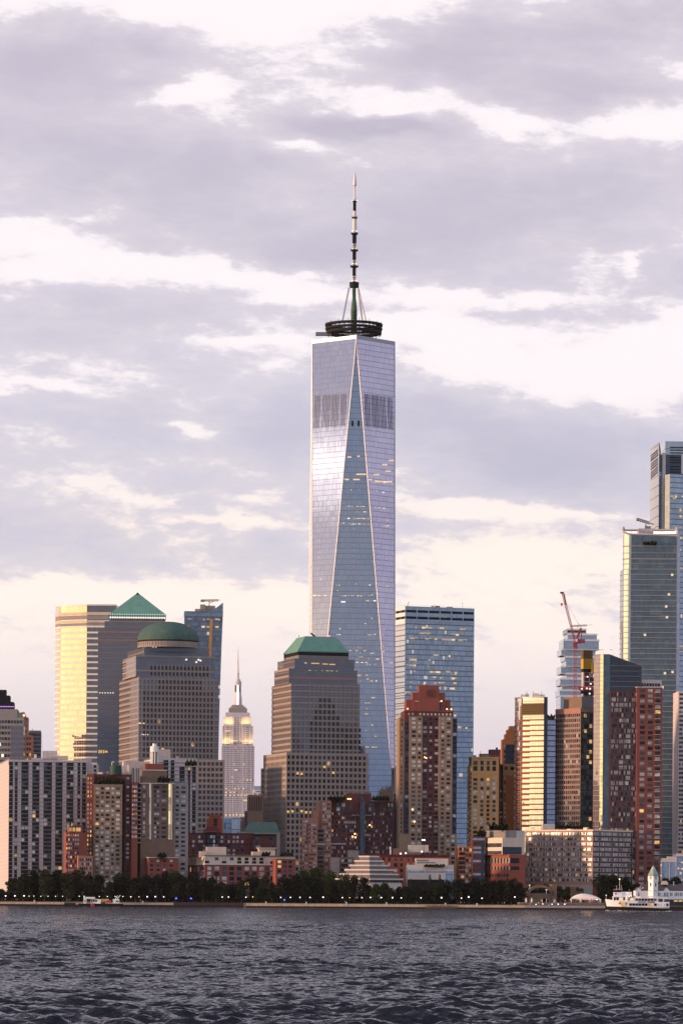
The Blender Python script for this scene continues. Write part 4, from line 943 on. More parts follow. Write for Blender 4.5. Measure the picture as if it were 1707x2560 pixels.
for i in range(8): mb.bar((lx_+2.5*cos(i*pi/4+.2),ly_+2.5*sin(i*pi/4+.2),z_(1910)),(lx_+2.5*cos(i*pi/4+.2),ly_+2.5*sin(i*pi/4+.2),z_(1879)),.22)
b.part(mb, 'lantern_column', 'white_metal')
mb = MB(); mb.cyl((lx_,ly_), 2.7, z_(1880), z_(1866), 20); mb.cyl((lx_,ly_), 1.3, z_(1866), z_(1859), 12); b.part(mb, 'lantern_cap', 'white_metal')
greens(b, 395, 425, 1939, 1955, 2478, 4)
f4 = Fp(328, 372, 446, 2160, 2466, 10); b.wall('red_brick', f4.z(2143), f4, name='podium'); cornice(b, f4, f4.z(2143), 'cream_render', .5); b.grid(f4.Lf, 0, 4.2, 8, f4.z(2150), .8, 3.0, DARK, cols=[334,341,348,355,362,368]); b.grid(f4.Rf, 0, 2.86, 8, f4.z(2149), 1.8, 1.4, RES, cols=[381,397,413,430]); greens(b, 395, 416, 2130, 2143, 2466, 3)
b.done()
# ---- pale slab with dark columns behind
f = Fp(360, 396, 491, 1960, 2610, 12); b = Bd('apartment_block', 'pale concrete block with black window columns behind the lantern topped brick tower', 'apartment block', f); b.wall('pink_concrete', f.z(1895)); b.clutter(f.z(1895), f, 7, 12)
cols = [(409,421),(427,436),(449,462),(470,476),(481,490)]
for a_, c_ in cols:
    t0, t1 = f.Rf.t(a_), f.Rf.t(c_); zt = f.z(1900 if a_ < 445 else 1915); b.strip(f.Rf, t0, t1, 40, zt, 'black_and_shade', 'window_strip', .1); z = zt-1.4
    while z > 42: b.win(f.Rf, (t0+t1)/2, z, t1-t0-.5, 1.8, pick(DARK), .12); z -= 2.66
mb = MB()
for z in frange(42, f.z(1896), 2.66): mb.box(tuple(f.Rf.pt(f.Rf.len/2, z, .1)), (f.Rf.len,.5,.25), f.Rf.rz)
b.part(mb, 'floor_line', 'grey_stone')
q = Fp(None, 397, 427, 1890, 2615, 8, 10); b.wall('pale_concrete', q.z(1873), q, f.z(1896), 'penthouse'); greens(b, 464, 492, 1898, 1914, 2606, 3)
q = Fp(None, 310, 378, 1920, 2618, 8, 14); b.wall('pale_concrete', q.z(1903), q, name='wing'); q2 = Fp(None, 322, 352, 1930, 2612, 8, 10); b.wall('pale_concrete', q2.z(1912), q2, name='wing')
for x in (330,334,341,346): b.strip(q2.Rf, q2.Rf.t(x), q2.Rf.t(x+1.6), 60, q2.z(1920), 'black_and_shade', 'window_strip', .1)
b.done()
# ---- middle distance
b, f = slab('brick_building', 'dark red brick terrace with rows of grey windows and a pyramid roofed centre', 'brick building', 470, 634, 2082, 2585, 24, 'dark_brick', 3)
b.grid(f.Rf, 0, 2.9, 8, f.z(2089), 1.5, 1.7, BRIGHT, cols=[485,500,506,512,521,527,533,544,550,556,567,573,586,595,607])
f1 = Fp(None, 517, 540, 2110, 2581, 3, 10); b.wall('black_and_shade', f1.z(2080), f1, name='glazed_bay'); b.grid(f1.Rf, 3, 2.9, 30, f1.z(2088), 1.4, 2.0, [('glass_mid',.8),('glass_blind',.2)], .3, .3)
q = Fp(None, 509, 552, 2080, 2586, 3, 11); c_ = sum((V(p) for p in q.poly), V((0,0)))/4; mb = MB(); mb.prism(q.poly, q.z(2081), q.z(2066), 0, scale=(c_,.55)); b.part(mb, 'roof', 'maroon_roof'); b.clutter(f.z(2082), f, 8, 14, 1.8); b.bands([f.Rf], [f.z(2083), f.z(2110)], .6, 'maroon_roof', .2, 'cornice'); b.done()
b, f = slab('brick_building', 'dark shaded block with grey windows under the green copper hipped roof', 'brick building', 632, 691, 2086, 2582, 24, 'dark_brick', 3)
b.grid(f.Rf, 0, 2.9, 30, f.z(2092), 1.6, 1.8, BRIGHT, cols=[637,643,649,678,684]); b.bands([f.Rf], [f.z(2087)], 1.0, 'black_and_shade', .4, 'cornice'); b.done()
b, f = slab('gabled_building', 'orange brick gable front with a tall central window under a stepped gable', 'brick building', 518, 556, 2048, 2640, 16, 'rust_panel', 3)
q = Fp(None, 524, 552, 2040, 2642, 3, 13); b.wall('rust_panel', q.z(2036), q, f.z(2048), 'gable'); b.strip(f.Rf, f.Rf.t(535.5), f.Rf.t(544), f.z(2064), f.z(2046), 'glass_dark', 'window'); b.done()
b, f = slab('copper_roof_hall', 'hall with a green copper hipped roof behind the dark shaded brick block', 'hall', 609, 700, 2081, 2690, 30, 'grey_granite', 3)
mb = MB(); P_ = [V((*p, f.z(2081))) for p in f.poly]; zt = f.z(2054); e = [P_[0].lerp(P_[1],.17)+(P_[3]-P_[0])*.4, P_[1].lerp(P_[0],.1)+(P_[2]-P_[1])*.4]; e = [V((p.x,p.y,zt)) for p in e]
mb.face([P_[0],P_[1],e[1],e[0]]); mb.face([P_[1],P_[2],e[1]]); mb.face([P_[2],P_[3],e[0],e[1]]); mb.face([P_[3],P_[0],e[0]]); b.part(mb, 'roof', 'dome_copper'); b.done()
b, f = slab('masonry_tower', 'dark brown ornate masonry tower between the distant spire skyscraper and the granite tower', 'tower', 613, 657, 2027, 2740, 20, 'brown_brick', 3)
q = Fp(None, 620, 658, 2000, 2744, 3, 18); b.wall('brown_brick', q.z(1987), q, name='tier')
for i in range(6): b.strip(q.Rf, q.Rf.t(624+i*5.6), q.Rf.t(626.2+i*5.6), q.z(2060), q.z(1992), 'black_and_shade', 'window_strip', .1)
for i in range(2): b.strip(f.Rf, f.Rf.t(614.5+i*3), f.Rf.t(616+i*3), f.z(2070), f.z(2031), 'black_and_shade', 'window_strip', .1)
b.done()
b, f = slab('office_block', 'low blue grey glass block at the foot of the distant spire skyscraper', 'office block', 558, 616, 2046, 2950, 20, 'sky_glass', 2)
q = Fp(None, 579, 612, 2060, 2946, 2, 10); b.wall('pale_glass', q.z(2043), q, name='front_bay'); b.done()
b, f = slab('office_block', 'tiny pale hazy block far away right of the distant spire skyscraper', 'office block', 632, 661, 1974, 5400, 40, 'limestone', 2)
q = Fp(None, 636, 661, 1970, 5410, 2, 20); b.wall('sky_glass', q.z(1965), q, f.z(1974), 'tier'); b.grid(f.Rf, 9, 3.5, 60, f.z(1977), 1.0, 1.6, [('glass_mid',.9),('glass_lit',.1)]); b.done()
b, f = slab('office_block', 'narrow grey banded block peeking out left of the granite tower base', 'office block', 653, 672, 1921, 2900, 20, 'grey_stone', 2)
b.grid(f.Rf, 2, 4.0, 60, f.z(1924), 2.0, 1.6, OFFICE); b.done()
# ---- granite tower with truncated copper roof
def granite_tower():
    a = 16
    f = Fp(658, 715.8, 919.5, 2000, 2745, a); b = Bd('office_tower', 'granite tower with punched windows and a flat topped green copper roof', 'office tower', f)
    b.wall('tan_granite', f.z(1881), name='base_tier')
    T = wfc_tiers(b, [(679.5,728,899,1707,1884,2752,a),(686,722.5,892.6,1672,1709,2756,a),(694,736.5,886,1646,1676,2762,a)], 'slate_glass')
    fl = 14.7*2745/F; R, L = f.Rf, f.Lf
    b.grid(R, 0, fl, 8, f.z(1888), 1.95, 2.5, OFFICE, cols=[721.5+i*11.1 for i in range(18)]); b.grid(L, 18, fl, 8, f.z(1888), 1.3, 2.35, [('glass_office',.8),('glass_mid',.2)], 1.2, 1.2)
    for x0, y in ((720,2029),(731,2028),(754,2027),(765,2030),(777,2030),(833,1930),(811,1916),(744,1933),(754,1934)):
        mb = MB(); mb.box(tuple(R.pt(R.t(x0,y), f.z(y), .15)), (1.6,.4,1.6)); b.part(mb, 'lit_window', 'strip_yellow')
    t = T[0]; R, L = t.Rf, t.Lf; zb = f.z(1881); zt = t.z(1709)
    for k in range(12):
        z = zt-1-k*fl
        for fc in (R, L):
            mb = MB(); mb.box(tuple(fc.pt(fc.len/2, z, 0)), (fc.len, .3 if fc is R else .5, 1.05 if fc is R else 1.5), fc.rz); b.part(mb, 'spandrel', 'tan_granite')
        for i in range(12):
            tt = R.t(778+i*11.0, 1790); 
            dx_ = 778+i*11.0; 
            if abs(i-3.2) < .9+k*.42 and k > 1: b.win(R, tt, z-2.05, 2.2, 2.8, pick(OFFICE), .02)
            elif k > 8 or (k > 6 and i > 6): b.win(R, tt, z-2.05, 1.9, 2.5, pick([('glass_office',.5),('glass_mid',.5)]), .02)
    for i in range(16):
        x = 734.5+i*11.0; tt = R.t(x-5.5, 1790); z1 = zt if i > 3 else t.z(1770); mb = MB(); mb.box(tuple(R.pt(tt, (zb+z1)/2, 0)), (.75,.6,z1-zb), R.rz); b.part(mb, 'pilaster', 'tan_granite')
    for i in range(18): mb = MB(); mb.box(tuple(L.pt(L.len*(i+.5)/18, (zb+zt)/2, 0)), (.6,.5,zt-zb), L.rz); b.part(mb, 'mullion', 'tan_granite')
    for q, ys in ((T[1],(1673,1690)),): 
        b.bands([q.Lf], [q.z(y) for y in ys], 1.4, 'tan_granite', .2); b.bands([q.Rf], [q.z(1694)], 1.6, 'salmon_brick', .1)
    q = T[2]
    for x0, x1, y in ((761,767,1656.5),(778,798,1657),(806,819,1658),(823,838,1658.5)): b.strip(q.Rf, q.Rf.t(x0,y), q.Rf.t(x1,y), q.z(y+1.6), q.z(y-1), 'strip_yellow', 'lit_window', .12)
    q = T[1]
    for x0, x1 in ((771,777),(789,791),(804,807),(815,822),(826,832),(840,844)): b.strip(q.Rf, q.Rf.t(x0,1674), q.Rf.t(x1,1674), q.z(1675.5), q.z(1674), 'strip_yellow', 'lit_window', .12)
    e = Fp(709.5, 745, 871, 1640, 2768, a); b.wall('grey_stone', e.z(1638), e, T[2].z(1648), 'colonnade')
    mb = MB()
    for fc, n in ((e.Rf, 34), (e.Lf, 9)):
        for i in range(n): mb.box(tuple(fc.pt(fc.len*(i+.5)/n, (e.z(1648)+e.z(1638))/2, .2)), (.4,.5,e.z(1638)-e.z(1648)), fc.rz)
    b.part(mb, 'column', 'tan_granite')
    b.wall('black_and_shade', e.z(1626.5), e, e.z(1638), 'louvre_band')
    c = sum((V(p) for p in e.poly), V((0,0)))/4; ee = [tuple(c+(V(p)-c)*1.012) for p in e.poly]
    mb = MB(); z0 = e.z(1626.5); z1 = Z(800,1594,c.y); mb.prism(ee, z0-.8, z0, 0); mb.prism(ee, z0, z1, 0, scale=(c,.60)); b.part(mb, 'roof', 'copper_green')
    mb = MB(); 
    for x, y0 in ((747,1588),(770,1590),(824,1588)): mb.bar((X(x,1594,c.y),c.y,z1),(X(x,y0,c.y),c.y,Z(x,y0,c.y)),.2)
    mb.bar((X(777,1584,c.y),c.y,Z(777,1583,c.y)),(X(790,1592,c.y),c.y,z1),.6); b.part(mb, 'aerial', 'black_steel')
    mb = MB(); mb.cyl((X(823,1590,c.y-14),c.y-14),.6,Z(823,1591.5,c.y-14),Z(823,1588.5,c.y-14),8); b.part(mb, 'beacon', 'lamp_red')
    b.done()
granite_tower()
# ---- brick complex in front of the tall tower
b, f = slab('brick_building', 'broad dark red brick complex with glazed centre bay and roof gardens below the tall tower', 'apartment block', 828, 984, 2002, 2575, 26, 'dark_brick', 4)
R = f.Rf; b.grid(R, 0, 2.78, 8, f.z(2031), .85, 1.6, [('glass_dark',.52),('glass_mid',.22),('glass_blind',.24),('glass_lit',.02)], cols=[832,837.5,843,848,857,861.5,866,872,877,882.5,888,893.5,914,919,924.5,930,936,941.5,947,952.5,958.5,963.5,968,973.5,978.5])
b.grid(R, 0, 2.9, f.z(2030), f.z(2007), [2.2,2.2,1.4,3.4,1.4,2.0,1.2,1.2,1.2,1.2], 2.4, [('glass_green',.75),('glass_blind',.25)], cols=[846,859,877,906,925,933,954,961,972,980])
f1 = Fp(None, 900, 912, 2080, 2571, 4, 8); b.wall('dark_glass', f1.z(2004), f1, name='glazed_bay'); b.grid(f1.Rf, 2, 2.9, 20, f1.z(2007), 1.2, 2.0, [('glass_green',.7),('glass_mid',.3)], .1, .1)
f2 = Fp(None, 866, 928, 1995, 2580, 4, 12); b.wall('dark_brick', f2.z(1984), f2, f.z(2002), 'penthouse'); b.strip(f2.Rf, f2.Rf.t(901), f2.Rf.t(911), f2.z(2001), f2.z(1990), 'glass_green', 'window')
mb = MB(); 
for x in (872,893,918): 
    for k in (-1,1): mb.bar(tuple(f2.Rf.pt(f2.Rf.t(x), f2.z(1976), 0)), tuple(f2.Rf.pt(f2.Rf.t(x+k*6), f2.z(1983), 0)), .25)
b.part(mb, 'pergola', 'grey_steel')
b.bands([f.Rf], [f.z(2037)], .5, 'cream_render', .3, 'cornice') if False else None
b.strip(R, R.t(880), R.t(928), f.z(2038), f.z(2036.6), 'pale_concrete', 'ledge'); b.strip(R, R.t(820), R.t(866), f.z(2111), f.z(2108), 'pale_concrete', 'ledge', .6)
greens(b, 825, 862, 1989, 2001, 2573, 6); greens(b, 930, 972, 1989, 2001, 2573, 6); b.clutter(f2.z(1984), f2, 4, 15, 1.6)
for x, y in ((860,1997),(870,1997),(876,1997),(881,2091),(887,2084),(888,2093),(909,2050),(924,2062),(909,2081)):
    mb = MB(); p = R.pt(R.t(x,y), f.z(y), .4); mb.cyl((p.x,p.y), .45, p.z-.4, p.z+.4, 8); b.part(mb, 'lamp', 'lamp_warm')
b.done()
b, f = slab('brick_building', 'stepped salmon brick apartment building catching the sun beside the dark red complex', 'apartment block', 805, 828, 2001, 2570, 20, 'salmon_brick', 10, 800)
f1 = Fp(None, 794, 808, 2015, 2573, 6, 16); b.wall('salmon_brick', f1.z(2006), f1, name='tier'); f2 = Fp(None, 783, 797, 2035, 2572, 6, 16); b.wall('salmon_brick', f2.z(2025), f2, name='tier')
b.grid(f.Rf, 0, 2.6, 10, f.z(2008), .8, 1.5, [('glass_blind',.55),('glass_dark',.45)], cols=[809,814,819,824])
for z in frange(30, f.z(2020), 6.6): b.strip(f.Rf, .2, f.Rf.t(815), z, z+.5, 'cream_render', 'balcony', .5)
q = Fp(None, 783, 812, 2110, 2566, 6, 10); b.wall('brown_brick', q.z(2070), q, name='wing'); b.grid(q.Rf, 0, 2.9, 20, q.z(2074), 2.2, 1.6, DARK, cols=[799,805]); b.strip(q.Rf, q.Rf.t(794), q.Rf.t(812), q.z(2112), q.z(2108.5), 'cream_render', 'ledge'); b.done()
b, f = slab('brick_building', 'sunlit salmon brick block with many small windows below the granite tower', 'apartment block', 757, 792, 2046, 2562, 18, 'salmon_brick', 12, 753.5)
f1 = Fp(None, 773, 794, 2065, 2559, 12, 12); b.wall('salmon_brick', f1.z(2056), f1, name='tier')
b.grid(f.Rf, 0, 2.75, 6, f.z(2051), .75, 1.2, [('glass_blind',.5),('glass_dark',.5)], cols=[760,764.5,768.5]); b.grid(f1.Rf, 0, 2.75, 6, f1.z(2060), .75, 1.2, [('glass_blind',.55),('glass_dark',.45)], cols=[776,780.5,785,789.5])
b.done()
b, f = slab('brick_building', 'low brown stone block between the salmon brick block and the stepped hexagonal museum', 'brick building', 826, 884, 2143, 2545, 20, 'brown_brick', 4)
q = Fp(None, 826, 848, 2150, 2540, 4, 10); b.wall('tan_granite', q.z(2144), q, name='wing'); q = Fp(None, 870, 897, 2135, 2552, 4, 10); b.wall('tan_granite', q.z(2126), q, name='penthouse'); b.grid(f.Rf, 0, 3, 8, f.z(2148), 2.4, 1.8, RES, cols=[858,866,876]); b.done()
# ---- cream and brick low building
f = Fp(444, 512, 737, 2160, 2468, 12); b = Bd('apartment_block', 'low cream topped red brick apartment house with long rows of windows behind trees', 'apartment block', f)
b.wall('red_brick', f.z(2161)); b.wall('cream_render', f.z(2139), f, f.z(2161), 'upper_storeys'); b.bands([f.Rf,f.Lf], [f.z(2138.5)], .5, 'brown_brick', .5, 'cornice', .8); b.bands([f.Rf,f.Lf], [f.z(2161)], .4, 'cream_render', .3, 'band', .4)
q = Fp(None, 690, 738, 2170, 2466.5, 12, 14); b.wall('red_brick', q.z(2147), q, name='end_bay')
b.grid(f.Lf, 13, 4.4, f.z(2160), f.z(2144), 1.0, 2.8, BRIGHT); b.grid(f.Rf, 0, 2.9, f.z(2161), f.z(2143), 2.3, 1.8, RES, cols=[520,543.5,562,581,600,618,637,655], off=.05); b.grid(f.Rf, 0, 2.9, f.z(2162), f.z(2152), 2.8, 1.5, DARK, cols=[519,543,562,581,600,618,637,655,672,682])
b.grid(f.Lf, 7, 4.6, 5, f.z(2166), 2.2, 3.2, [('glass_blind',.5),('glass_lit',.2),('glass_mid',.3)]); b.grid(f.Rf, 0, 3.2, 5, f.z(2166), [2.4,2.4,2.9,2.9,2.9,2.9,2.9,2.9,2.9,3.0,2.6], 2.3, BRIGHT, cols=[507,525,544,562.5,581,600,618.5,637.5,656,673,682])
b.grid(q.Rf, 0, 2.9, 5, q.z(2151), 2.2, 1.7, RES, cols=[700,713,727])
for x0, x1, y0, y1, dd in ((517,566,2117,2139,2472),(500,517,2128,2139,2471),(648,688,2121,2139,2474),(631,650,2129,2139,2473)):
    k = Fp(None, x0, x1, y1, dd+6, 8, 9); b.wall('cream_render', k.z(y0), k, k.z(y1)-1, 'penthouse')
q = Fp(None, 646, 691, 2120, 2479, 8, 11); b.wall('cream_render', q.z(2119), q, q.z(2121), 'roof'); greens(b, 655, 675, 2129, 2139, 2470, 2); greens(b, 700, 732, 2131, 2139, 2470, 3); b.clutter(f.z(2139), f, 9, 16, 1.6); b.done()
# ================================================================== RIGHT HALF
def seven():
    f = Fp(987.6, 1011.7, 1183.8, 1700, 3150, 22); zt = f.z(1515)
    b = Bd('office_tower', 'broad blue glass office slab with lit rooms and two dark louvre bands near the top', 'office tower', f)
    mb = MB(); L, R = f.Lf, f.Rf
    for i, (p, q) in enumerate(((f.L,f.C),(f.C,f.R),(f.R,f.B),(f.B,f.L))):
        ln = (q-p).length; mb.face([(p.x,p.y,G),(q.x,q.y,G),(q.x,q.y,zt),(p.x,p.y,zt)], 0 if i == 0 else 1, [(0,G),(ln,G),(ln,zt),(0,zt)])
    mb.face([(p[0],p[1],zt) for p in f.poly], 2); b.part(mb, 'wall', ['pale_glass','blue_glass','dark_roof'])  # left face's bright reflection put into a paler glass
    for y0, y1 in ((1515.5,1524),(1531,1540),(1547,1558)): b.bands([R], [(f.z(y0)+f.z(y1))/2], f.z(y0)-f.z(y1), 'sky_glass', .25, 'crown_band'); b.bands([L], [(f.z(y0)+f.z(y1))/2], f.z(y0)-f.z(y1), 'white_metal', .25, 'crown_band')
    for y0, y1 in ((1524.5,1530.5),(1540.5,1546.5)):
        for i in range(6): b.strip(R, R.len*(i+.06)/6, R.len*(i+.96)/6, f.z(y1), f.z(y0), 'black_and_shade', 'louvre', .15)
        for i in range(2): b.strip(L, L.len*(i+.06)/2, L.len*(i+.94)/2, f.z(y1), f.z(y0), 'black_and_shade', 'louvre', .15)
    dx = lambda q: 960+q/3.6194; dy = lambda q: 1450+q/3.6194
    for x0, x1, y in ((232,298,426),(340,432,425),(500,540,424),(682,735,428),(320,425,477),(600,675,480),(230,310,525),(340,430,525),(455,480,525),(520,650,526),(668,750,527),(445,495,675),(580,600,676),(612,620,672),(225,295,718),(398,420,722),(195,292,770),(390,405,772),
                      (265,285,822),(405,510,824),(555,600,818),(640,660,825),(262,282,870),(425,480,876),(500,525,876),(595,655,878),(232,246,922),(262,320,922),(445,570,924),(625,655,920),(230,245,965),(552,582,968),(592,655,970),(187,238,1018),(665,710,1320),(735,750,1325),(630,650,1215),(340,380,1018) if False else (495,508,968)):
        b.litrow(R, R.t(dx(x0),dy(y)), R.t(dx(x1),dy(y)), f.z(dy(y)+2.4), f.z(dy(y)-2.2))
    for k in range(46): b.strip(L, 0, L.len, f.z(1561+k*13.1)-.35, f.z(1561+k*13.1)+.35, 'grey_steel', 'floor_line', .12)
    mb = MB(); mb.bar((X(1018,1513,3155),3155,zt),(X(1022,1503,3155),3155,f.z(1503)),.25); b.part(mb, 'roof_crane', 'grey_steel'); b.clutter(zt, f, 6, 35, 2.5); b.done()
seven()
# ---- brick tower with round emblem gable
def emblem_tower():
    d = 2560.; f = Fp(None, 1010, 1131, 1950, d, 4, 30)
    b = Bd('apartment_tower', 'tall tan and dark red apartment tower with stepped red gable bearing a round disc', 'apartment tower', f)
    b.wall('dark_brick', f.z(1776)); R = f.Rf; s = d/F
    w1 = Fp(None, 1022, 1055, 1950, d-1.6, 4, 10); w2 = Fp(None, 1096, 1130, 1950, d-1.6, 4, 10); w3 = Fp(None, 997, 1011, 1950, d+2, 4, 24); w4 = Fp(None, 1011, 1022, 1950, d-.4, 4, 8); w5 = Fp(None, 1130, 1141, 1950, d, 4, 26)
    for w_, mat, y in ((w1,'tan_brick',1791),(w2,'tan_brick',1791),(w3,'tan_brick',1793),(w4,'navy_glass',1803),(w5,'navy_glass',1796)): b.wall(mat, w_.z(y), w_, name='bay')
    fl = 10.72*s
    b.grid(w1.Rf, 0, fl, 8, f.z(1794), [2.4,1.8], 1.5, BRIGHT, cols=[1033,1047.5]); b.grid(w2.Rf, 0, fl, 8, f.z(1794), [1.8,2.3], 1.5, BRIGHT, cols=[1105.5,1120])
    b.grid(R, 0, fl, 8, f.z(1794), [2.3,1.6,2.3], 1.5, BRIGHT, cols=[1061.5,1075.5,1090]); b.grid(w4.Rf, 1, fl, 8, w4.z(1806), 2.2, 1.8, DARK, .2, .2); b.grid(w5.Rf, 1, fl, 8, w5.z(1800), 2.2, 1.8, DARK, .2, .2); b.grid(w3.Rf, 0, fl, 8, w3.z(1797), .7, 1.5, DARK, cols=[1003])
    for i in range(13): mb = MB(); mb.box(tuple(R.pt(R.t(1061.5,2050), f.z(1985+i*10.72), .5)), (3.2,1.6,.3), R.rz); mb.box(tuple(R.pt(R.t(1090,2050), f.z(1985+i*10.72), .5)), (3.2,1.6,.3), R.rz); b.part(mb, 'balcony', 'tan_brick')
    for i in range(12):
        if i in (2,): continue
        b.win(R, R.t(1022+i*9.4,1785), f.z(1785), 1.2, 1.5, 'glass_blind')
    b.bands([R], [f.z(1777)], .7, 'red_brick', .6, 'cornice', .8)
    def tier(x0, x1, y0, y1, dd, dp, mat='red_brick'): q = Fp(None, x0, x1, y1, d+dd, 4, dp); b.wall(mat, q.z(y0), q, q.z(y1)-.5, 'gable'); return q
    tier(1015,1126,1749,1776,5,16); q2 = tier(1031,1112,1731,1776,3.6,14); q1 = tier(1046.5,1097.5,1713,1776,3,12)
    z = f.z(1731.5); ctr = q1.Rf.pt(q1.Rf.t(1073.5,1731), z, .15)
    def disc(rad, mat, name, off, th=.25):
        mb = MB(); n = 40; nn = V((q1.Rf.n.x, q1.Rf.n.y, 0)); ax = V((q1.Rf.d.x, q1.Rf.d.y, 0)); c0 = ctr+nn*off
        ring = [c0+ax*rad*cos(2*pi*i/n)+V((0,0,rad*sin(2*pi*i/n))) for i in range(n)]
        mb.face(ring); 
        for i in range(n): j = (i+1)%n; mb.face([ring[i]-nn*th, ring[j]-nn*th, ring[j], ring[i]])
        b.part(mb, name, mat)
    disc(10.2*s, 'red_brick', 'disc_rim', .3, .5); disc(8.7*s, 'dark_brick', 'disc', .34, .5)
    b.strip(q2.Rf, q2.Rf.t(1051), q2.Rf.t(1102), f.z(1774), f.z(1753), 'navy_glass', 'window_block', .3); b.strip(q2.Rf, q2.Rf.t(1036), q2.Rf.t(1103), f.z(1752.6), f.z(1751.4), 'white_metal', 'ledge', .5)
    q = tier(1058,1066,1710,1713,6,6,'grey_steel'); mb = MB(); p = q1.Rf.pt(q1.Rf.t(1063,1711), f.z(1706), -2); mb.lathe((p.x,p.y), [(.2,f.z(1712)),(1.0,f.z(1709)),(1.1,f.z(1706)),(.3,f.z(1703.5))], 10); b.part(mb, 'dish', 'white_metal')
    for x, y in ((1018,1772),(1116,1772),(1126.5,1772.5),(1102,1752),(1126,2069),(1030,2024),(1035,2054),(1060.5,1893),(1064.5,1895)):
        mb = MB(); p = R.pt(R.t(x,y), f.z(y), 2.2); mb.cyl((p.x,p.y), .4, p.z-.35, p.z+.35, 8); b.part(mb, 'lamp', 'lamp_warm')
    q = Fp(None, 1110, 1141, 2100, d-3, 4, 8); b.wall('tan_brick', q.z(2084), q, name='podium'); b.grid(q.Rf, 2, fl, 8, q.z(2088), 2, 1.5, RES)
    q = Fp(None, 997, 1022, 2120, d-2, 4, 8); b.wall('tan_brick', q.z(2085), q, name='podium'); b.done()
emblem_tower()
# ---- narrow dark block right of the tall tower
b, f = slab('office_block', 'narrow near black glass sliver between the tall tower and the tan and red gabled tower', 'office block', 984, 999, 1985, 2760, 20, 'navy_glass', 2); b.bands([f.Rf], [f.z(1987+i*12) for i in range(14)], .3, 'black_and_shade', .2); b.done()
b, f = slab('office_block', 'grey brown shaded block just left of the gabled tower, under the blue glass slab', 'office block', 986, 1001, 1918, 2960, 20, 'grey_granite', 2); b.grid(f.Rf, 3, 4, 60, f.z(1922), .8, 1.6, DARK); b.done()
# ---- tan tower with rounded left corner
d = 2565.; s = d/F; f = Fp(None, 1178, 1245.5, 2000, d, 3, 22); b = Bd('apartment_tower', 'yellow tan apartment tower with a rounded left corner and white windows', 'apartment tower', f)
cur = [V((X(1169,2000,d+9), d+9)), V((X(1169.5,2000,d+5.5), d+5.5)), V((X(1171.5,2000,d+2.6), d+2.6)), V((X(1174.5,2000,d+.7), d+.7)), f.C, f.R, f.B, V((X(1169,2000,d+9), d+24))]
mb = MB(); mb.prism([tuple(p) for p in cur], G, f.z(1914), 0, 1); b.part(mb, 'wall', ['yellow_brick','dark_roof']); b.wall('yellow_brick', f.z(1892), f, f.z(1914), 'upper_storeys'); cornice(b, f, f.z(1892), 'yellow_brick')
fl = 10.95*s; b.grid(f.Rf, 0, fl, 10, f.z(1945), [2.6,2.0,1.9,2.0], 1.9, BRIGHT, cols=[1187.5,1204,1219.5,1234.5]); b.grid(f.Rf, 0, 14*s, f.z(1940), f.z(1901.5), [2.8,2.0,1.9,2.4], 2.9, [('glass_dark',.7),('glass_mid',.3)], cols=[1187.5,1204,1219.5,1234.5])
for i in range(4): b.grid(Face(cur[i], cur[i+1]), 1, fl, 10, f.z(1920), (cur[i+1]-cur[i]).length*.62, 1.7, DARK, .1, .1)
q = Fp(None, 1200, 1250, 1890, d+8, 3, 10); b.wall('brown_brick', q.z(1884), q, f.z(1893), 'penthouse'); q = Fp(None, 1223.5, 1250.5, 1890, d+7, 3, 10); b.wall('dark_brick', q.z(1873.5), q, name='penthouse'); mb = MB(); p = q.Rf.pt(q.Rf.len*.7,0,-4); mb.cyl((p.x,p.y),.7,q.z(1874),q.z(1868),8); b.part(mb, 'flue', 'black_and_shade'); b.clutter(f.z(1892), f, 6, 33, 1.8); b.done()
d = 2590.; f = Fp(None, 1245, 1292, 2000, d, 3, 18); b = Bd('apartment_tower', 'orange brick slab with a dark balcony recess behind the yellow tan tower', 'apartment tower', f); b.wall('orange_brick', f.z(1938)); q = Fp(None, 1246, 1286, 1925, d+1, 3, 14); b.wall('yellow_brick', q.z(1909.5), q, f.z(1938), 'upper_storeys')
b.strip(f.Rf, .1, f.Rf.t(1256.5), 20, f.z(1912), 'black_and_shade', 'recess', .2); b.grid(f.Rf, 0, fl, 20, f.z(1942), [1.6,1.1], 1.4, [('glass_dark',.5),('glass_blind',.5)], cols=[1250,1261.3], off=.15); b.grid(q.Rf, 0, fl*1.2, f.z(1937), q.z(1916), [2.2,2.2], 2.2, DARK, cols=[1264,1279]); b.done()  # balcony recess is a dark strip that paints its shade
d = 2900.; f = Fp(None, 1257.5, 1300, 1840, d, 3, 20); b = Bd('stepped_tower', 'orange stepped roof tower with dark glass below, half hidden by the red banded glass tower', 'tower', f); b.wall('orange_brick', f.z(1848))
for x, y0, y1 in ((1263,1835,1848),(1268,1824,1835),(1274,1815,1824)): q = Fp(None, x, 1300, y1, d+3, 3, 14); b.wall('orange_brick', q.z(y0), q, q.z(y1), 'tier')
b.strip(f.Rf, f.Rf.t(1262.5,1880), f.Rf.t(1288,1880), 60, f.z(1861), 'navy_glass', 'glass_front', .2); b.grid(f.Rf, 0, 3.9, 60, f.z(1862), 1.0, 1.8, DARK, cols=[1260]); b.done()
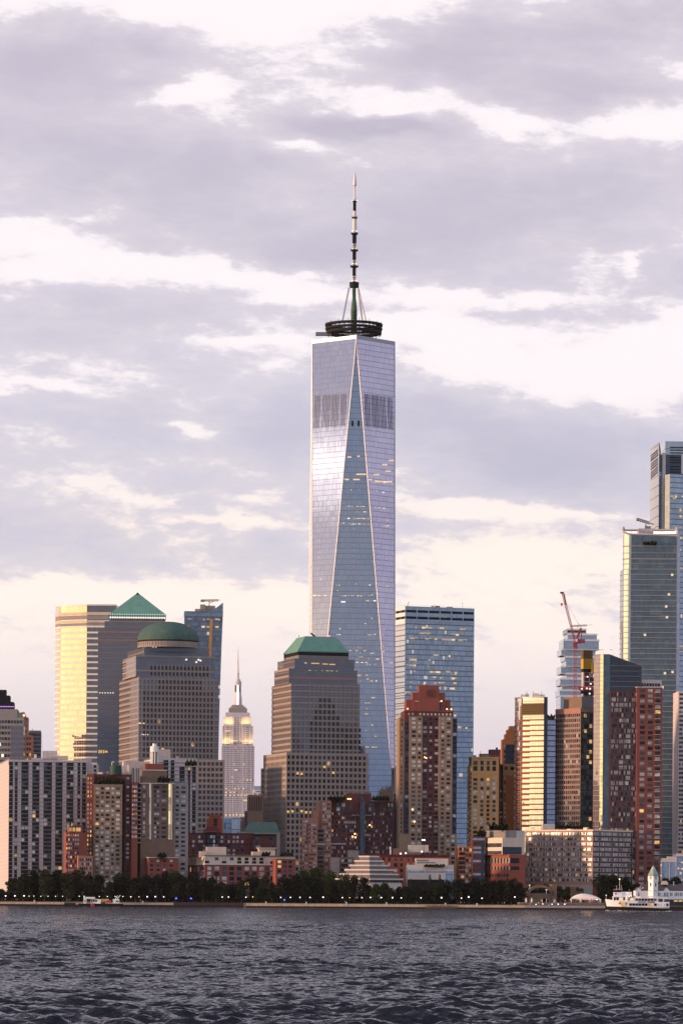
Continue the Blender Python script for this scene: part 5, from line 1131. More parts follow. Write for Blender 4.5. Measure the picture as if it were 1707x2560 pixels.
# ---- glass tower with red bands, the sun's peach put into its colour
def banded():
    d = 2555.; s = d/F; py = 1900
    f = Fp(None, 1366, 1387, py, d+2, 5, 22); f0 = Fp(None, 1358, 1367, py, d+.6, 5, 20)
    r = Bd('apartment_tower', 'curved glass tower mirroring the gold sun with thin red floor bands', 'apartment tower', f0)
    pts = [V((X(1358,py,d), d))]; 
    def go(a0, a1, x0, x1, n):
        for k in range(n):
            an = R_(a0+(a1-a0)*(k+.5)/n); tgt = x0+(x1-x0)*(k+1)/n; c = pts[-1]; u = UV(tgt,py)[0]; dr = V((-cos(an), sin(an))); t = (u*c.y-c.x)/(dr.x-u*dr.y); pts.append(c+dr*t)
    go(29, 36, 1358, 1305, 9); go(50, 76, 1305, 1285.5, 6)
    fr = list(reversed(pts)); poly = [tuple(p) for p in fr]+[(pts[0].x+.5, d+22), (pts[-1].x+6, pts[-1].y+14)]
    zt = Z(1320,1742,d); mb = MB(); u = 0
    for i in range(len(fr)-1):
        a, c = fr[i], fr[i+1]; L = (c-a).length; mb.face([(a.x,a.y,G),(c.x,c.y,G),(c.x,c.y,zt),(a.x,a.y,zt)], 0, [(u,G),(u+L,G),(u+L,zt),(u,zt)]); u += L
    for i in range(len(fr)-1, len(poly)): a, c = poly[i], poly[(i+1)%len(poly)]; mb.face([(a[0],a[1],G),(c[0],c[1],G),(c[0],c[1],zt),(a[0],a[1],zt)], 1)
    mb.face([(p[0],p[1],zt) for p in poly], 2); r.part(mb, 'curved_wall', ['sunset_peach_glass','navy_glass','dark_roof'])
    def band(z0, z1, mat, name, off, seq):
        mb = MB()
        for a, c in zip(seq[:-1], seq[1:]):
            n = V(((c-a).y, -(c-a).x)).normalized()*off; a2, c2 = a+n, c+n; mb.face([(a2.x,a2.y,z0),(c2.x,c2.y,z0),(c2.x,c2.y,z1),(a2.x,a2.y,z1)]); mb.face([(a2.x,a2.y,z1),(c2.x,c2.y,z1),(c.x,c.y,z1),(a.x,a.y,z1)])
        r.part(mb, name, mat)
    for k in range(21): z = Z(1320,1799+k*13.2,d); band(z-.42, z+.42, 'rust_panel', 'floor_band', .25, fr); band(z-1.0, z-.42, 'rust_panel', 'floor_band', .3, fr[6:10])
    band(Z(1320,1786,d), Z(1320,1758,d), 'brown_mesh', 'plant_screen', .12, fr[5:]); band(zt-.6, zt+.3, 'grey_steel', 'parapet', .3, fr)
    for k in range(9): z = Z(1320,1752+k*5,d); band(z-.1, z+.1, 'black_and_shade', 'plant_rail', .2, fr[5:])
    r.wall('navy_glass', zt, f0, name='glass_slot'); r.wall('lavender_glass', f.z(1797), f, name='side_wing'); r.bands([f.Rf], [f.z(1799+k*13.2) for k in range(21)], .55, 'maroon_roof', .15, 'floor_band')
    roofbits(r, [(1301,1310,1736,1743,d+10,5),(1312,1322,1734,1743,d+12,6),(1333,1347,1733,1743,d+10,7),(1350,1361,1736,1743,d+10,6)], 'white_metal'); greens(r, 1366, 1386, 1786, 1797, d+3, 2)
    mb = MB(); 
    for x in (1316,1332,1353): mb.bar((X(x,1740,d+8),d+8,zt),(X(x,1728,d+8),d+8,Z(x,1728,d+8)),.12)
    r.part(mb, 'aerial', 'black_steel'); r.done()
banded()
# ---- brick grid tower with louvred crown
f = Fp(1386.5, 1449.5, 1492, 1950, 2545, 38); b = Bd('hotel_tower', 'taupe brick grid tower with a dark glass side and a louvred tan crown', 'tower', f); s = f.d/F
b.wall('taupe_brick', f.z(1770)); b.bands([f.Lf], [f.z(1777)], 3.4, 'salmon_brick', .1, 'parapet'); b.strip(f.Rf, .05, f.Rf.len-.05, 20, f.z(1780), 'navy_glass', 'glass_side', .15)
b.grid(f.Lf, 12, 12.9*s, 30, f.z(1783), f.Lf.len/12*.68, 2.1, [('glass_mid',.74),('glass_dark',.22),('glass_curtain',.04)], .2, .2)
b.grid(f.Rf, 6, 12.9*s, 30, f.z(1784), 2.2, 2.3, [('glass_dark',.45),('glass_green',.42),('glass_lit',.09),('glass_mid',.04)], .3, .3, off=.18)
q = Fp(1408, 1452, 1495, 1755, 2549, 38); b.wall('tan_brick', q.z(1741), q, f.z(1770), 'louvre_crown'); 
for i in range(16): b.strip(q.Lf, q.Lf.len*(i+.35)/16, q.Lf.len*(i+.65)/16, q.z(1769), q.z(1742.5), 'brown_brick', 'louvre', .12)
mb = MB(); mb.box(tuple(q.Rf.pt(q.Rf.len/2, (q.z(1769)+q.z(1742))/2, 0)), (q.Rf.len-.2,.5,q.z(1742)-q.z(1769)), q.Rf.rz); b.part(mb, 'crown_panel', 'grey_steel'); greens(b, 1386, 1455, 2060, 2073, 2535, 8); b.done()
# ---- red brick tower with slanted dark glass top
def slant():
    d = 2520.; s = d/F; f = Fp(None, 1522, 1601, 1900, d, 5, 26)
    b = Bd('hotel_tower', 'hotel tower with slanting dark glass top, sunlit glass edge and red brick right bay', 'tower', f)
    z0 = f.z(1727); b.wall('navy_glass', z0)
    mb = MB(); C, Rr, B, L = [V(p) for p in f.poly]; zl, zr = f.z(1636), f.z(1664); v = lambda p, z: (p.x, p.y, z)
    mb.face([v(C,z0),v(Rr,z0),v(Rr,zr),v(C,zl)]); mb.face([v(Rr,z0),v(B,z0),v(B,zr),v(Rr,zr)]); mb.face([v(B,z0),v(L,z0),v(L,zl),v(B,zr)]); mb.face([v(L,z0),v(C,z0),v(C,zl),v(L,zl)]); mb.face([v(C,zl),v(Rr,zr),v(B,zr),v(L,zl)]); b.part(mb, 'slanted_top', 'navy_glass')
    for k in range(5): z = f.z(1664+k*13); b.strip(f.Rf, .2, f.Rf.len-.2, z-.12, z+.12, 'grey_steel', 'floor_line', .12)
    # faceted glass corner left of it
    p3 = C; p2 = V((X(1505.5,1900,d-.6), d-.6)); 
    def nxt(p, x, ang): u = UV(x,1900)[0]; dr = V((-cos(R_(ang)), sin(R_(ang)))); t = (u*p.y-p.x)/(dr.x-u*dr.y); return p+dr*t
    p1 = nxt(p2, 1498, 33); p0 = nxt(p1, 1482, 52)
    mb = MB(); zt = f.z(1635.5); u = 0
    for i, (a, c, m) in enumerate(((p0,p1,0),(p1,p2,1),(p2,p3,2),(p3,V((p3.x,p3.y+20)),2),(V((p3.x,p3.y+20)),V((p0.x+4,p0.y+16)),2),(V((p0.x+4,p0.y+16)),p0,2))):
        ln = (c-a).length; mb.face([v(a,G),v(c,G),v(c,zt),v(a,zt)], m, [(u,G),(u+ln,G),(u+ln,zt),(u,zt)]); u += ln
    mb.face([v(p,zt) for p in (p0,p1,p2,p3,V((p3.x,p3.y+20)),V((p0.x+4,p0.y+16)))], 2); b.part(mb, 'glass_corner', ['sunset_rose_glass','sunset_gold_glass','teal_glass'])
    for k in range(46):
        z = f.z(1637+k*10.9); mb = MB()
        for a, c in ((p0,p1),(p1,p2),(p2,p3)): fc = Face(a, c); mb.box(tuple(fc.pt(fc.len/2, z, 0)), (fc.len,.3,.16), fc.rz)
        b.part(mb, 'floor_line', 'brown_brick')
    # main front below the slant, then the brick bay
    g_ = Fp(None, 1524, 1592, 1900, d-1.5, 5, 10); b.wall('dark_brick', g_.z(1727), g_, name='front_bay'); fl = 13.05*s
    z = g_.z(1731)
    cols = [(1526,1543),(1546,1556),(1558,1574),(1577,1590)]
    k_ = 0
    while z > 12:
        k_ += 1
        for a, c in cols:
            t0, t1 = g_.Rf.t(a), g_.Rf.t(c); n = max(2, int((c-a)/3.4)); m_ = pick([('glass_curtain',.45),('glass_mid',.35),('glass_green',.2)])
            for i in range(n): b.win(g_.Rf, t0+(t1-t0)*(i+.5)/n, z-1.15, (t1-t0)/n-.14, 2.3, (m_ if (i+k_) % 4 != 1 else 'glass_dark') if random.random() < .93 else pick([('glass_blind',.7),('glass_lit',.1),('glass_dark',.2)]))
        z -= fl
    q = Fp(None, 1541, 1653, 1710, d+4, 5, 16); b.wall('white_stone', q.z(1699.5), q, z0-3, 'penthouse')
    for i in range(15): b.win(q.Rf, q.Rf.t(1546+i*7), q.z(1711), 1.5, 1.9, pick([('glass_dark',.6),('glass_mid',.4)]))
    q = Fp(None, 1590, 1653.5, 1900, d-2.2, 5, 24); b.wall('red_brick', q.z(1717), q, name='brick_bay'); cornice(b, q, q.z(1717), 'white_stone', .5)
    b.grid(q.Rf, 0, fl, 10, q.z(1722.5), [3.0,3.0,3.2], 2.05, [('glass_mid',.28),('glass_curtain',.34),('glass_dark',.30),('glass_blind',.06),('glass_lit',.02)], cols=[1603.5,1623,1642])
    for k in range(32): mb = MB(); zz = q.z(1722.5)-k*fl-2.2; mb.box(tuple(q.Rf.pt(q.Rf.t(1642,1900), zz, .5)), (3.8,1.4,.25), q.Rf.rz); b.part(mb, 'balcony', 'white_stone')
    for x in (1531,1507): mb = MB(); mb.bar((X(x,1633,d+4),d+4,f.z(1640)),(X(x,1623,d+4),d+4,f.z(1623)),.14); mb.bar((X(x,1623,d+4),d+4,f.z(1623)),(X(x-8,1623,d+4),d+4,f.z(1624)),.14); b.part(mb, 'davit', 'grey_steel')
    b.done()
slant()
# ---- long hotel wing
f = Fp(1312, 1481, 1600, 2140, 2487, 50); b = Bd('hotel_wing', 'long ten storey brick hotel wing with white window rows, sunlit left and shaded right', 'hotel', f); s = f.d/F
b.wall('salmon_brick', f.z(2075)); b.clutter(f.z(2075), f, 9, 31, 1.6); b.strip(f.Rf, .02, f.Rf.len, 8, f.z(2077), 'dark_brick', 'shade_painted_wall', .05); b.bands([f.Lf, f.Rf], [f.z(2075.6)], 1.0, 'cream_render', .3, 'cornice', .3)  # darker brick paints the shade of the right face
fl = 12.9*s
for fc, cs in ((f.Lf, [1316+i*3.05 for i in range(54)]), (f.Rf, [1484+i*3.2 for i in range(33)])):
    for r_ in range(10):
        z = f.z(2080.2)-r_*fl-1.0; b.strip(fc, .2, fc.len-.2, z-1.15, z+1.1, 'tan_granite' if fc is f.Lf else 'grey_granite', 'window_band', .08)  # greyer right-hand bands carry that side's shade in their colour
        for i, c in enumerate(cs):
            t = fc.t(c, 2140); wd = abs(fc.t(c+2.55,2140)-fc.t(c,2140))
            dk = (i*7+3) % 5 == 1 and i % 3 != 0
            b.win(fc, t, z, wd, 1.75, 'glass_dark' if dk else pick([('glass_curtain',.5),('glass_blind',.24),('glass_mid',.252),('glass_lit',.008)]), .06)
b.strip(f.Lf, .2, f.Lf.len*.99, 8, f.z(2213), 'grey_stone', 'ground_storey', .2); q = Fp(None, 1356, 1386, 2070, 2520, 5, 8); b.wall('white_stone', q.z(2060), q, f.z(2075), 'penthouse'); b.done()
# ---- red and white building
f = Fp(1211.6, 1272, 1312, 2150, 2478, 24); b = Bd('school_building', 'white over orange red low building with tall slotted windows beside the hotel wing', 'building', f); s = f.d/F
b.wall('rust_panel', f.z(2136.5)); q = Fp(1213, 1255, 1311, 2110, 2480, 22); b.wall('cream_render', q.z(2094), q, f.z(2136.5), 'upper_storeys'); q2 = Fp(1214.5, 1262, 1310, 2085, 2482, 22); b.wall('grey_stone', q2.z(2076), q2, q.z(2094), 'plant_storey')
for y0, y1 in ((2107.5,2117.5),(2127,2136)): b.strip(q.Lf, .6, q.Lf.len-.9, q.z(y1), q.z(y0), 'glass_mid', 'ribbon_window', .12)
b.strip(q.Rf, .2, q.Rf.t(1303,2120), q.z(2135.5), q.z(2117), 'navy_glass', 'ribbon_window', .12); b.strip(q2.Rf, q2.Rf.t(1290), q2.Rf.len, q2.z(2135), q2.z(2077), 'white_stone', 'end_wall', .5)
for y in (2078.5,2081.5,2084.5,2087.5,2090.5): b.strip(q2.Lf, .3, q2.Lf.len-.3, q2.z(y)-.15, q2.z(y)+.15, 'grey_steel', 'louvre', .1)
for y0, y1 in ((2145,2157.5),(2166,2174.5),(2184,2192)):
    n = 8
    for i in range(n): b.win(f.Lf, f.Lf.len*(i+.5)/n, (f.z(y0)+f.z(y1))/2, f.Lf.len/n*.72, f.z(y0)-f.z(y1), pick([('glass_office',.75),('glass_mid',.25)]))
    if y0 < 2180: 
        mb = MB()
        for i in range(n+1): mb.box(tuple(f.Lf.pt(f.Lf.len*i/n, (f.z(y0)+f.z(y1))/2, 0)), (f.Lf.len/n*.2,.4,f.z(y0)-f.z(y1)), f.Lf.rz)
        b.part(mb, 'window_pier', 'cream_render'); b.strip(f.Rf, f.Rf.t(1276,2150), f.Rf.t(1297,2150), f.z(y1), f.z(y0), 'glass_dark', 'ribbon_window', .12)
greens(b, 1222, 1268, 2058, 2074, 2484, 6); b.strip(q2.Rf, q2.Rf.t(1268), q2.Rf.t(1272), q2.z(2112), q2.z(2077), 'grey_steel', 'column', .4); b.done()
b, f = slab('apartment_block', 'dull red and grey panelled block left of the white over orange red building', 'apartment block', 1181, 1212, 2091, 2500, 20, 'dark_brick', 3)
for k in range(11): b.strip(f.Rf, .2, f.Rf.len-.3, f.z(2097+k*11)-.9, f.z(2097+k*11)+.6, random.choice(['glass_mid','glass_office','sky_glass']), 'ribbon_window', .1)
b.strip(f.Rf, f.Rf.t(1203), f.Rf.t(1211), 8, f.z(2103), 'navy_glass', 'glass_slot', .2); greens(b, 1193, 1214, 2072, 2090, 2500, 4); b.done()
b, f = slab('apartment_block', 'orange brick block with dark gridded windows below the yellow tan tower', 'apartment block', 1146, 1181, 2116, 2508, 20, 'orange_brick', 3)
b.grid(f.Rf, 0, 2.9, 8, f.z(2119), 1.0, 2.0, DARK, cols=[1149.5,1153.5,1157.5,1161.5]); b.grid(f.Rf, 0, 3.3, 8, f.z(2121), [2.0,1.4], 2.0, BRIGHT, cols=[1168.5,1176]); b.done()
# ---- long brick house with dark red cornice, museum behind trees
b, f = slab('brick_building', 'low orange brown brick house with a dark red cornice behind the museum', 'brick building', 900, 1123, 2139, 2500, 20, 'rust_panel', 3)
b.bands([f.Rf], [f.z(2138)], 1.3, 'maroon_roof', .5, 'cornice'); b.grid(f.Rf, 0, 3.6, 8, f.z(2143), [1.4,1.4,2.2,1.6,1.6,1.6], 2.2, BRIGHT, cols=[960,974,990,1004.5,1021,1036])
q = Fp(None, 1021.5, 1071, 2115, 2508, 3, 10); b.wall('white_stone', q.z(2112), q, q.z(2130), 'roof_unit'); 
for i in range(8): b.strip(q.Rf, q.Rf.len*(i+.15)/8, q.Rf.len*(i+.85)/8, q.z(2128), q.z(2114), 'cream_render', 'louvre', .1)
q = Fp(None, 984, 1000, 2125, 2506, 3, 8); b.wall('brown_brick', q.z(2121), q, f.z(2139), 'penthouse'); mb = MB(); mb.cyl((X(976,2125,2506),2506),.45,f.z(2139),f.z(2116),8); b.part(mb, 'flue', 'white_metal')
for x, y in ((1056,2100),(1060.5,2100),(1054,2129),(1014,2133),(1001,2134)): 
    mb = MB(); mb.cyl((X(x,y,2499),2499),.4,Z(x,y,2499)-.4,Z(x,y,2499)+.4,8); mb.bar((X(x,y,2499),2499,Z(x,y,2499)),(X(x,y,2499),2499.5,f.z(2139)),.1,1); b.part(mb, 'roof_lamp', ['lamp_white','black_steel'])
b.done()
def museum():
    cx, d = X(922,2180,2470), 2470.; s = d/F
    r = thing('museum', 'pale six sided stepped pyramid museum with louvred tiers', 'museum', (cx, d-20, G))
    tiers = [(892,2139.5,2151,46.),(0,2151,2162,65.5),(0,2162,2173,86),(0,2173,2184,109),(0,2184,2196,132),(0,2196,2206,152)]
    def hexa(rp, ang): return [(cx+rp*s*cos(k*pi/3+ang), d+rp*s*sin(k*pi/3+ang)) for k in range(6)]
    ang = -pi/2+.02
    for i, (_, y0, y1, rp) in enumerate(tiers):
        rp *= 1.1/1.732*1.0
        h = hexa(rp*.955, ang); mb = MB(); mb.prism(h, Z(922,y1,d)-.2, Z(922,y0,d)-.6, 0); mb.build('tier', 'tier_stone', r)
        mb = MB(); mb.prism(hexa(rp*1.01, ang), Z(922,y0,d)-1.0, Z(922,y0,d), 0, bot=True); mb.build('ledge', 'white_stone', r)
        mb = MB()
        for a, c in ((h[5],h[0]),(h[0],h[1])):
            fc = Face(a, c)
            for k in range(5):
                z = Z(922,y1,d)+.2+k*(Z(922,y0,d)-1.2-Z(922,y1,d))/5; mb.box(tuple(fc.pt(fc.len/2, z, 0)), (fc.len*.98,.3,.1), fc.rz)
        mb.build('louvre', 'grey_stone', r)
    h = hexa(152*.61, ang); mb = MB(); mb.prism(h, G, Z(922,2206,d), 0); mb.build('base', 'white_stone', r); fc = Face(h[0],h[1])
    for i in range(14):
        mb = MB(); mb.box(tuple(fc.pt(fc.len*(i+.5)/14, Z(922,2203,d), 0)), (.9,.4,1.7), fc.rz); mb.build('window', 'glass_dark', r)
museum()
f = Fp(None, 1018.5, 1134, 2180, 2462, 3, 18); b = Bd('museum_wing', 'white stone museum wing with blue ribbon window and raised lettered wall', 'museum', f)
b.wall('white_stone', f.z(2162)); q = Fp(None, 1039, 1120, 2150, 2466, 3, 10); b.wall('white_stone', q.z(2146), q, f.z(2162), 'sign_wall')
b.strip(f.Rf, .1, f.Rf.t(1115), f.z(2181.5), f.z(2176), 'blue_glass', 'ribbon_window', .1); b.strip(f.Rf, f.Rf.t(1114), f.Rf.t(1133), 5, f.z(2176.5), 'blue_glass', 'glass_corner', .2); b.strip(f.Rf, .1, f.Rf.t(1112), 3, f.z(2198.5), 'black_and_shade', 'undercroft_shade', .15)  # shade under the wing laid on as a near-black strip
greens(b, 1060, 1110, 2160.5, 2166, 2461, 3)
def text_part(b_root, s_, face, px, py, d, hgt, mat, off=.12, bold=0.0, width=None):
    c = bpy.data.curves.new('lettering', 'FONT'); c.body = s_; c.size = hgt; c.extrude = .06; c.offset = bold
    o = bpy.data.objects.new('lettering', c); COL.objects.link(o); dg = bpy.context.evaluated_depsgraph_get(); me = bpy.data.meshes.new_from_object(o.evaluated_get(dg)); bpy.data.objects.remove(o)
    me.materials.clear(); me.materials.append(M[mat]); o = bpy.data.objects.new('lettering', me); COL.objects.link(o)
    xs = [v.co.x for v in me.vertices]; k = (width/(max(xs)-min(xs))) if width else 1
    o.parent = b_root; o.location = face.pt(face.t(px,py), Z(px,py,d), off)-V(b_root.location); o.rotation_euler = (pi/2, 0, face.rz); o.scale = (k, 1, 1); return o
s = 2466/F
text_part(b.root, 'MUSEUM OF', q.Rf, 1041.5, 2152.3, 2466, 1.25, 'grey_steel', .1, .015, 29*s); text_part(b.root, 'JEWISH HERITAGE', q.Rf, 1041.5, 2157.8, 2466, 1.25, 'grey_steel', .1, .015, 46*s)
b.done()
# ---- tall curved corner residential tower
def west_tower():
    d = 2700.; s = d/F; py = 1800
    cr = [(1547,62),(1551.5,70)]
    def outline(x0, xb, xs, x1):
        # x0 left silhouette, xb start of bright chamfer, xs its end, x1 right end of the front
        p = V((X(x1,py,d), d)); out = [p]
        def go(ang, x):
            c = out[-1]; u = UV(x,py)[0]; dr = V((-cos(R_(ang)), sin(R_(ang)))); t = (u*c.y-c.x)/(dr.x-u*dr.y); out.append(c+dr*t)
        go(2, xs+6); go(14, xs+2); go(24, xs); go(30, (xs+xb)/2); go(36, xb); go(62, (xb+x0)/2); go(82, x0)
        fr = list(reversed(out)); return fr, [tuple(q) for q in fr]+[(out[0].x, d+34), (fr[0].x+3, d+38)]
    lo, polo = outline(1546.5, 1556, 1567, 1688); hi, pohi = outline(1553, 1556.5, 1568, 1690)
    zm = Z(1560,1424,d); zt = Z(1620,1337,d)
    r = Bd('residential_tower', 'tall dark teal glass tower with a rounded bright left corner and an open ring crown', 'tower', Fp(None,1560,1690,py,d,2,30))
    def shell(fr, poly, z0, z1, name):
        mb = MB(); u = 0
        for i in range(len(poly)):
            a, c = poly[i], poly[(i+1)%len(poly)]; L = sqrt((a[0]-c[0])**2+(a[1]-c[1])**2); m = 0 if i == len(fr)-2 else (2 if i >= len(fr)-1 else (1 if i in (2,3) else 3))
            mb.face([(a[0],a[1],z0),(c[0],c[1],z0),(c[0],c[1],z1),(a[0],a[1],z1)], m, [(u,z0),(u+L,z0),(u+L,z1),(u,z1)]); u += L
        mb.face([(p[0],p[1],z1) for p in poly], 2); r.part(mb, name, ['teal_glass','sunset_peach_glass','navy_glass','sky_glass'])
    shell(lo, polo, G, zm, 'wall'); shell(hi, pohi, zm, zt, 'upper_wall')
    def band(fr, z, h, mat='grey_stone', name='floor_band', off=.3):
        mb = MB()
        for a, c in zip(fr[:-1], fr[1:]):
            n = V(((c-a).y, -(c-a).x)).normalized()*off; a2, c2 = a+n, c+n; mb.face([(a2.x,a2.y,z-h),(c2.x,c2.y,z-h),(c2.x,c2.y,z+h),(a2.x,a2.y,z+h)]); mb.face([(a2.x,a2.y,z+h),(c2.x,c2.y,z+h),(c.x,c.y,z+h),(a.x,a.y,z+h)])
        r.part(mb, name, mat)
    k = 0; z = Z(1620,1409.5,d); fl = 13.2*s
    while z > 12 and k < 56: band(lo if z < zm else hi, z, .22); z -= fl; k += 1
    band(hi, Z(1620,1397,d), .35); band(hi, Z(1620,1382,d), .2); band(hi, Z(1620,1365,d), .35)
    # open crown: glass screen rising to the back and a sloping ring beam
    ring = []; n = len(hi)
    full = hi+[V((pohi[-2][0]+1, pohi[-2][1])), V((pohi[-1][0], pohi[-1][1]))]
    zf, zbk = Z(1620,1340,d), Z(1620,1313,d)
    def hz(p): t = max(0, min(1, (p.y-(d))/16.0)); return zf+(zbk-zf)*t**.7
    mb = MB()
    dense = []
    for a, c in zip(full, full[1:]+full[:1]):
        m_ = max(1, int((c-a).length/5))
        for i in range(m_): dense.append(a.lerp(c, i/m_))
    for a, c in zip(dense, dense[1:]+dense[:1]): mb.bar((a.x,a.y,hz(a)), (c.x,c.y,hz(c)), .75)
    r.part(mb, 'ring_beam', 'white_stone')
    mb = MB()
    for a in dense[::2]: mb.bar((a.x,a.y,zt), (a.x,a.y,hz(a)), .15)
    r.part(mb, 'crown_post', 'white_metal')
    mb = MB()
    for a, c in zip(dense, dense[1:]+dense[:1]):
        if min(a.y,c.y) > d+12: mb.face([(c.x,c.y,hz(c)-3.2),(a.x,a.y,hz(a)-3.2),(a.x,a.y,hz(a)-.9),(c.x,c.y,hz(c)-.9)])
    r.part(mb, 'crown_light', 'flood_white')
    q = Fp(None, 1596, 1632, 1330, d+14, 2, 10); r.wall('pink_concrete', q.z(1321), q, zt-.5, 'plant_room'); q = Fp(None, 1571, 1690, 1345, d+11, 2, 6); r.wall('brown_brick', q.z(1334), q, zt-.5, 'roof_wall')
    mb = MB(); x, y = X(1618,1320,d+18), d+18; mb.box((x,y,Z(1618,1317,d)), (4,3,4)); mb.bar((x,y,Z(1618,1318,d)),(X(1612,1312,y),y,Z(1612,1311,y)),.5); mb.lattice((X(1592,1298,y),y,Z(1592,1298,y)), (X(1623,1307,y),y,Z(1623,1308,y)), 1.5, 7, .22); mb.bar((X(1623,1307,y),y,Z(1623,1308,y)),(X(1634,1313,y),y,Z(1634,1311,y)),.35); mb.box((X(1592,1298,y),y,Z(1592,1299,y)),(1.4,1.4,2)); r.part(mb, 'roof_crane', 'grey_steel')
    # silver fin on the right edge
    q = Fp(None, 1688.5, 1696, py, d-1, 2, 30); r.wall('lavender_glass', Z(1690,1335,d), q, name='edge_fin')
    for i in range(1): 
        q2 = Fp(None, 1654.5, 1688, 2000, d-.7, 2, 10)
    for x, y in ((1679,1437),(1671,1486),(1664,1516),(1666,1543),(1611,1587),(1661,1683),(1680,1680),(1655,1718)):
        mb = MB(); fc = Face(hi[-2], hi[-1]); mb.box(tuple(fc.pt(fc.t(x,y), Z(x,y,d), .15)), (1.6,.4,1.6)); r.part(mb, 'lit_window', 'strip_warm')
    greens(r, 1606, 1640, 1352, 1361, d-.6, 3); r.done()
west_tower()
def wtc3():
    d = 3080.; s = d/F; f = Fp(1624, 1645.5, 1800, 1250, d, 24)
    b = Bd('office_tower', 'very tall pale glass tower with dark louvres near its roof, cut by the right edge', 'office tower', f)
    L = f.Lf; zt = f.z(1104)
    mb = MB()
    p, q = f.L, f.C; v = lambda p, z: (p.x,p.y,z); z0 = f.z(1104); zl = z0-3.2
    for i, (p, q, m) in enumerate(((f.L,f.C,0),(f.C,f.R,1),(f.R,f.B,1),(f.B,f.L,1))):
        ln = (q-p).length; zz = f.z(1180) if m else zl
        mb.face([v(p,G),v(q,G),v(q,z0 if m == 0 else zz),v(p,zl if m == 0 else zz)], m, [(0,G),(ln,G),(ln,zz),(0,zz)])
    mb.face([v(p,f.z(1180)) for p in (f.C,f.R,f.B,f.L)], 1); b.part(mb, 'wall', ['pale_glass','blue_glass'])  # paler glass puts the left side's bright reflection into its colour
    q1 = Fp(None, 1646, 1800, 1150, d+1, 2, 40); b.wall('dark_glass', q1.z(1136), q1, f.z(1215), 'upper_wall')
    q2 = Fp(None, 1662, 1800, 1110, d+1.6, 2, 38); b.wall('pale_glass', q2.z(1103), q2, q1.z(1137), 'crown'); 
    for y in (1118,1125,1132): b.strip(q2.Rf, q2.Rf.t(1673,1125), q2.Rf.t(1780,1125), q2.z(y+1.5), q2.z(y-1.2), 'black_and_shade', 'louvre', .2)
    for y in (1143,1149.5,1156,1166,1173,1179.5): b.strip(q1.Rf, q1.Rf.t(1673,1150), q1.Rf.t(1701,1150), q1.z(y+1.6), q1.z(y-1.3), 'black_and_shade', 'louvre', .2)
    b.strip(q1.Rf, q1.Rf.t(1702,1150), q1.Rf.t(1706,1150), q1.z(1184), q1.z(1136), 'white_metal', 'column', .5)
    for k in range(9): 
        y = 1124+k*6.3+(k//3)*2.5; mb = MB(); t0, t1 = L.t(1625.8,y), L.t(1643.5,y); a, c = L.pt(t0, f.z(y+9)-1, .12), L.pt(t1, f.z(y), .12); mb.face([a-V((0,0,.5)), c-V((0,0,.5)), c+V((0,0,.5)), a+V((0,0,.5))]); b.part(mb, 'louvre', 'black_and_shade')
    b.strip(q1.Rf, q1.Rf.t(1653.3,1300), q1.Rf.t(1661.5,1300), 100, q1.z(1132), 'white_stone', 'column', 1.2)
    f3 = Fp(1660.5, 1672.5, 1800, 1300, d-10, 26); mb = MB(); zt3 = f3.z(1185)
    for p, q, m in ((f3.L,f3.C,0),(f3.C,f3.R,1),(f3.R,f3.B,1),(f3.B,f3.L,1)): ln = (q-p).length; mb.face([v(p,G),v(q,G),v(q,zt3),v(p,zt3)], m, [(0,G),(ln,G),(ln,zt3),(0,zt3)])
    mb.face([v(p,zt3) for p in (f3.C,f3.R,f3.B,f3.L)], 2); b.part(mb, 'front_slab', ['sunset_gold_glass','blue_glass','dark_roof'])  # left side takes the sun's gold in its glass colour
    R3 = f3.Rf
    for x0, x1, y0, y1 in ((1674,1710,1238,1243),(1680,1690,1243,1247),(1697,1703,1270,1277),(1697,1703,1286,1292),(1697,1703,1316,1321),(1697,1705,1341,1352),(1697,1703,1372,1380),(1696,1710,1418,1421),(1696,1710,1612,1616),(1697,1708,1626,1628)):
        b.litrow(R3, R3.t(x0,1300), R3.t(x1,1300), f3.z(y1), f3.z(y0))
    mb = MB(); mb.bar((X(1648,1103,d+2),d+2,q1.z(1136)),(X(1646.5,1106,d+2),d+2,f.z(1106)),.3); mb.bar((X(1651,1120,d+2),d+2,q1.z(1136)),(X(1646.5,1106,d+2),d+2,f.z(1106)),.3); b.part(mb, 'mast', 'black_steel'); b.done()
wtc3()
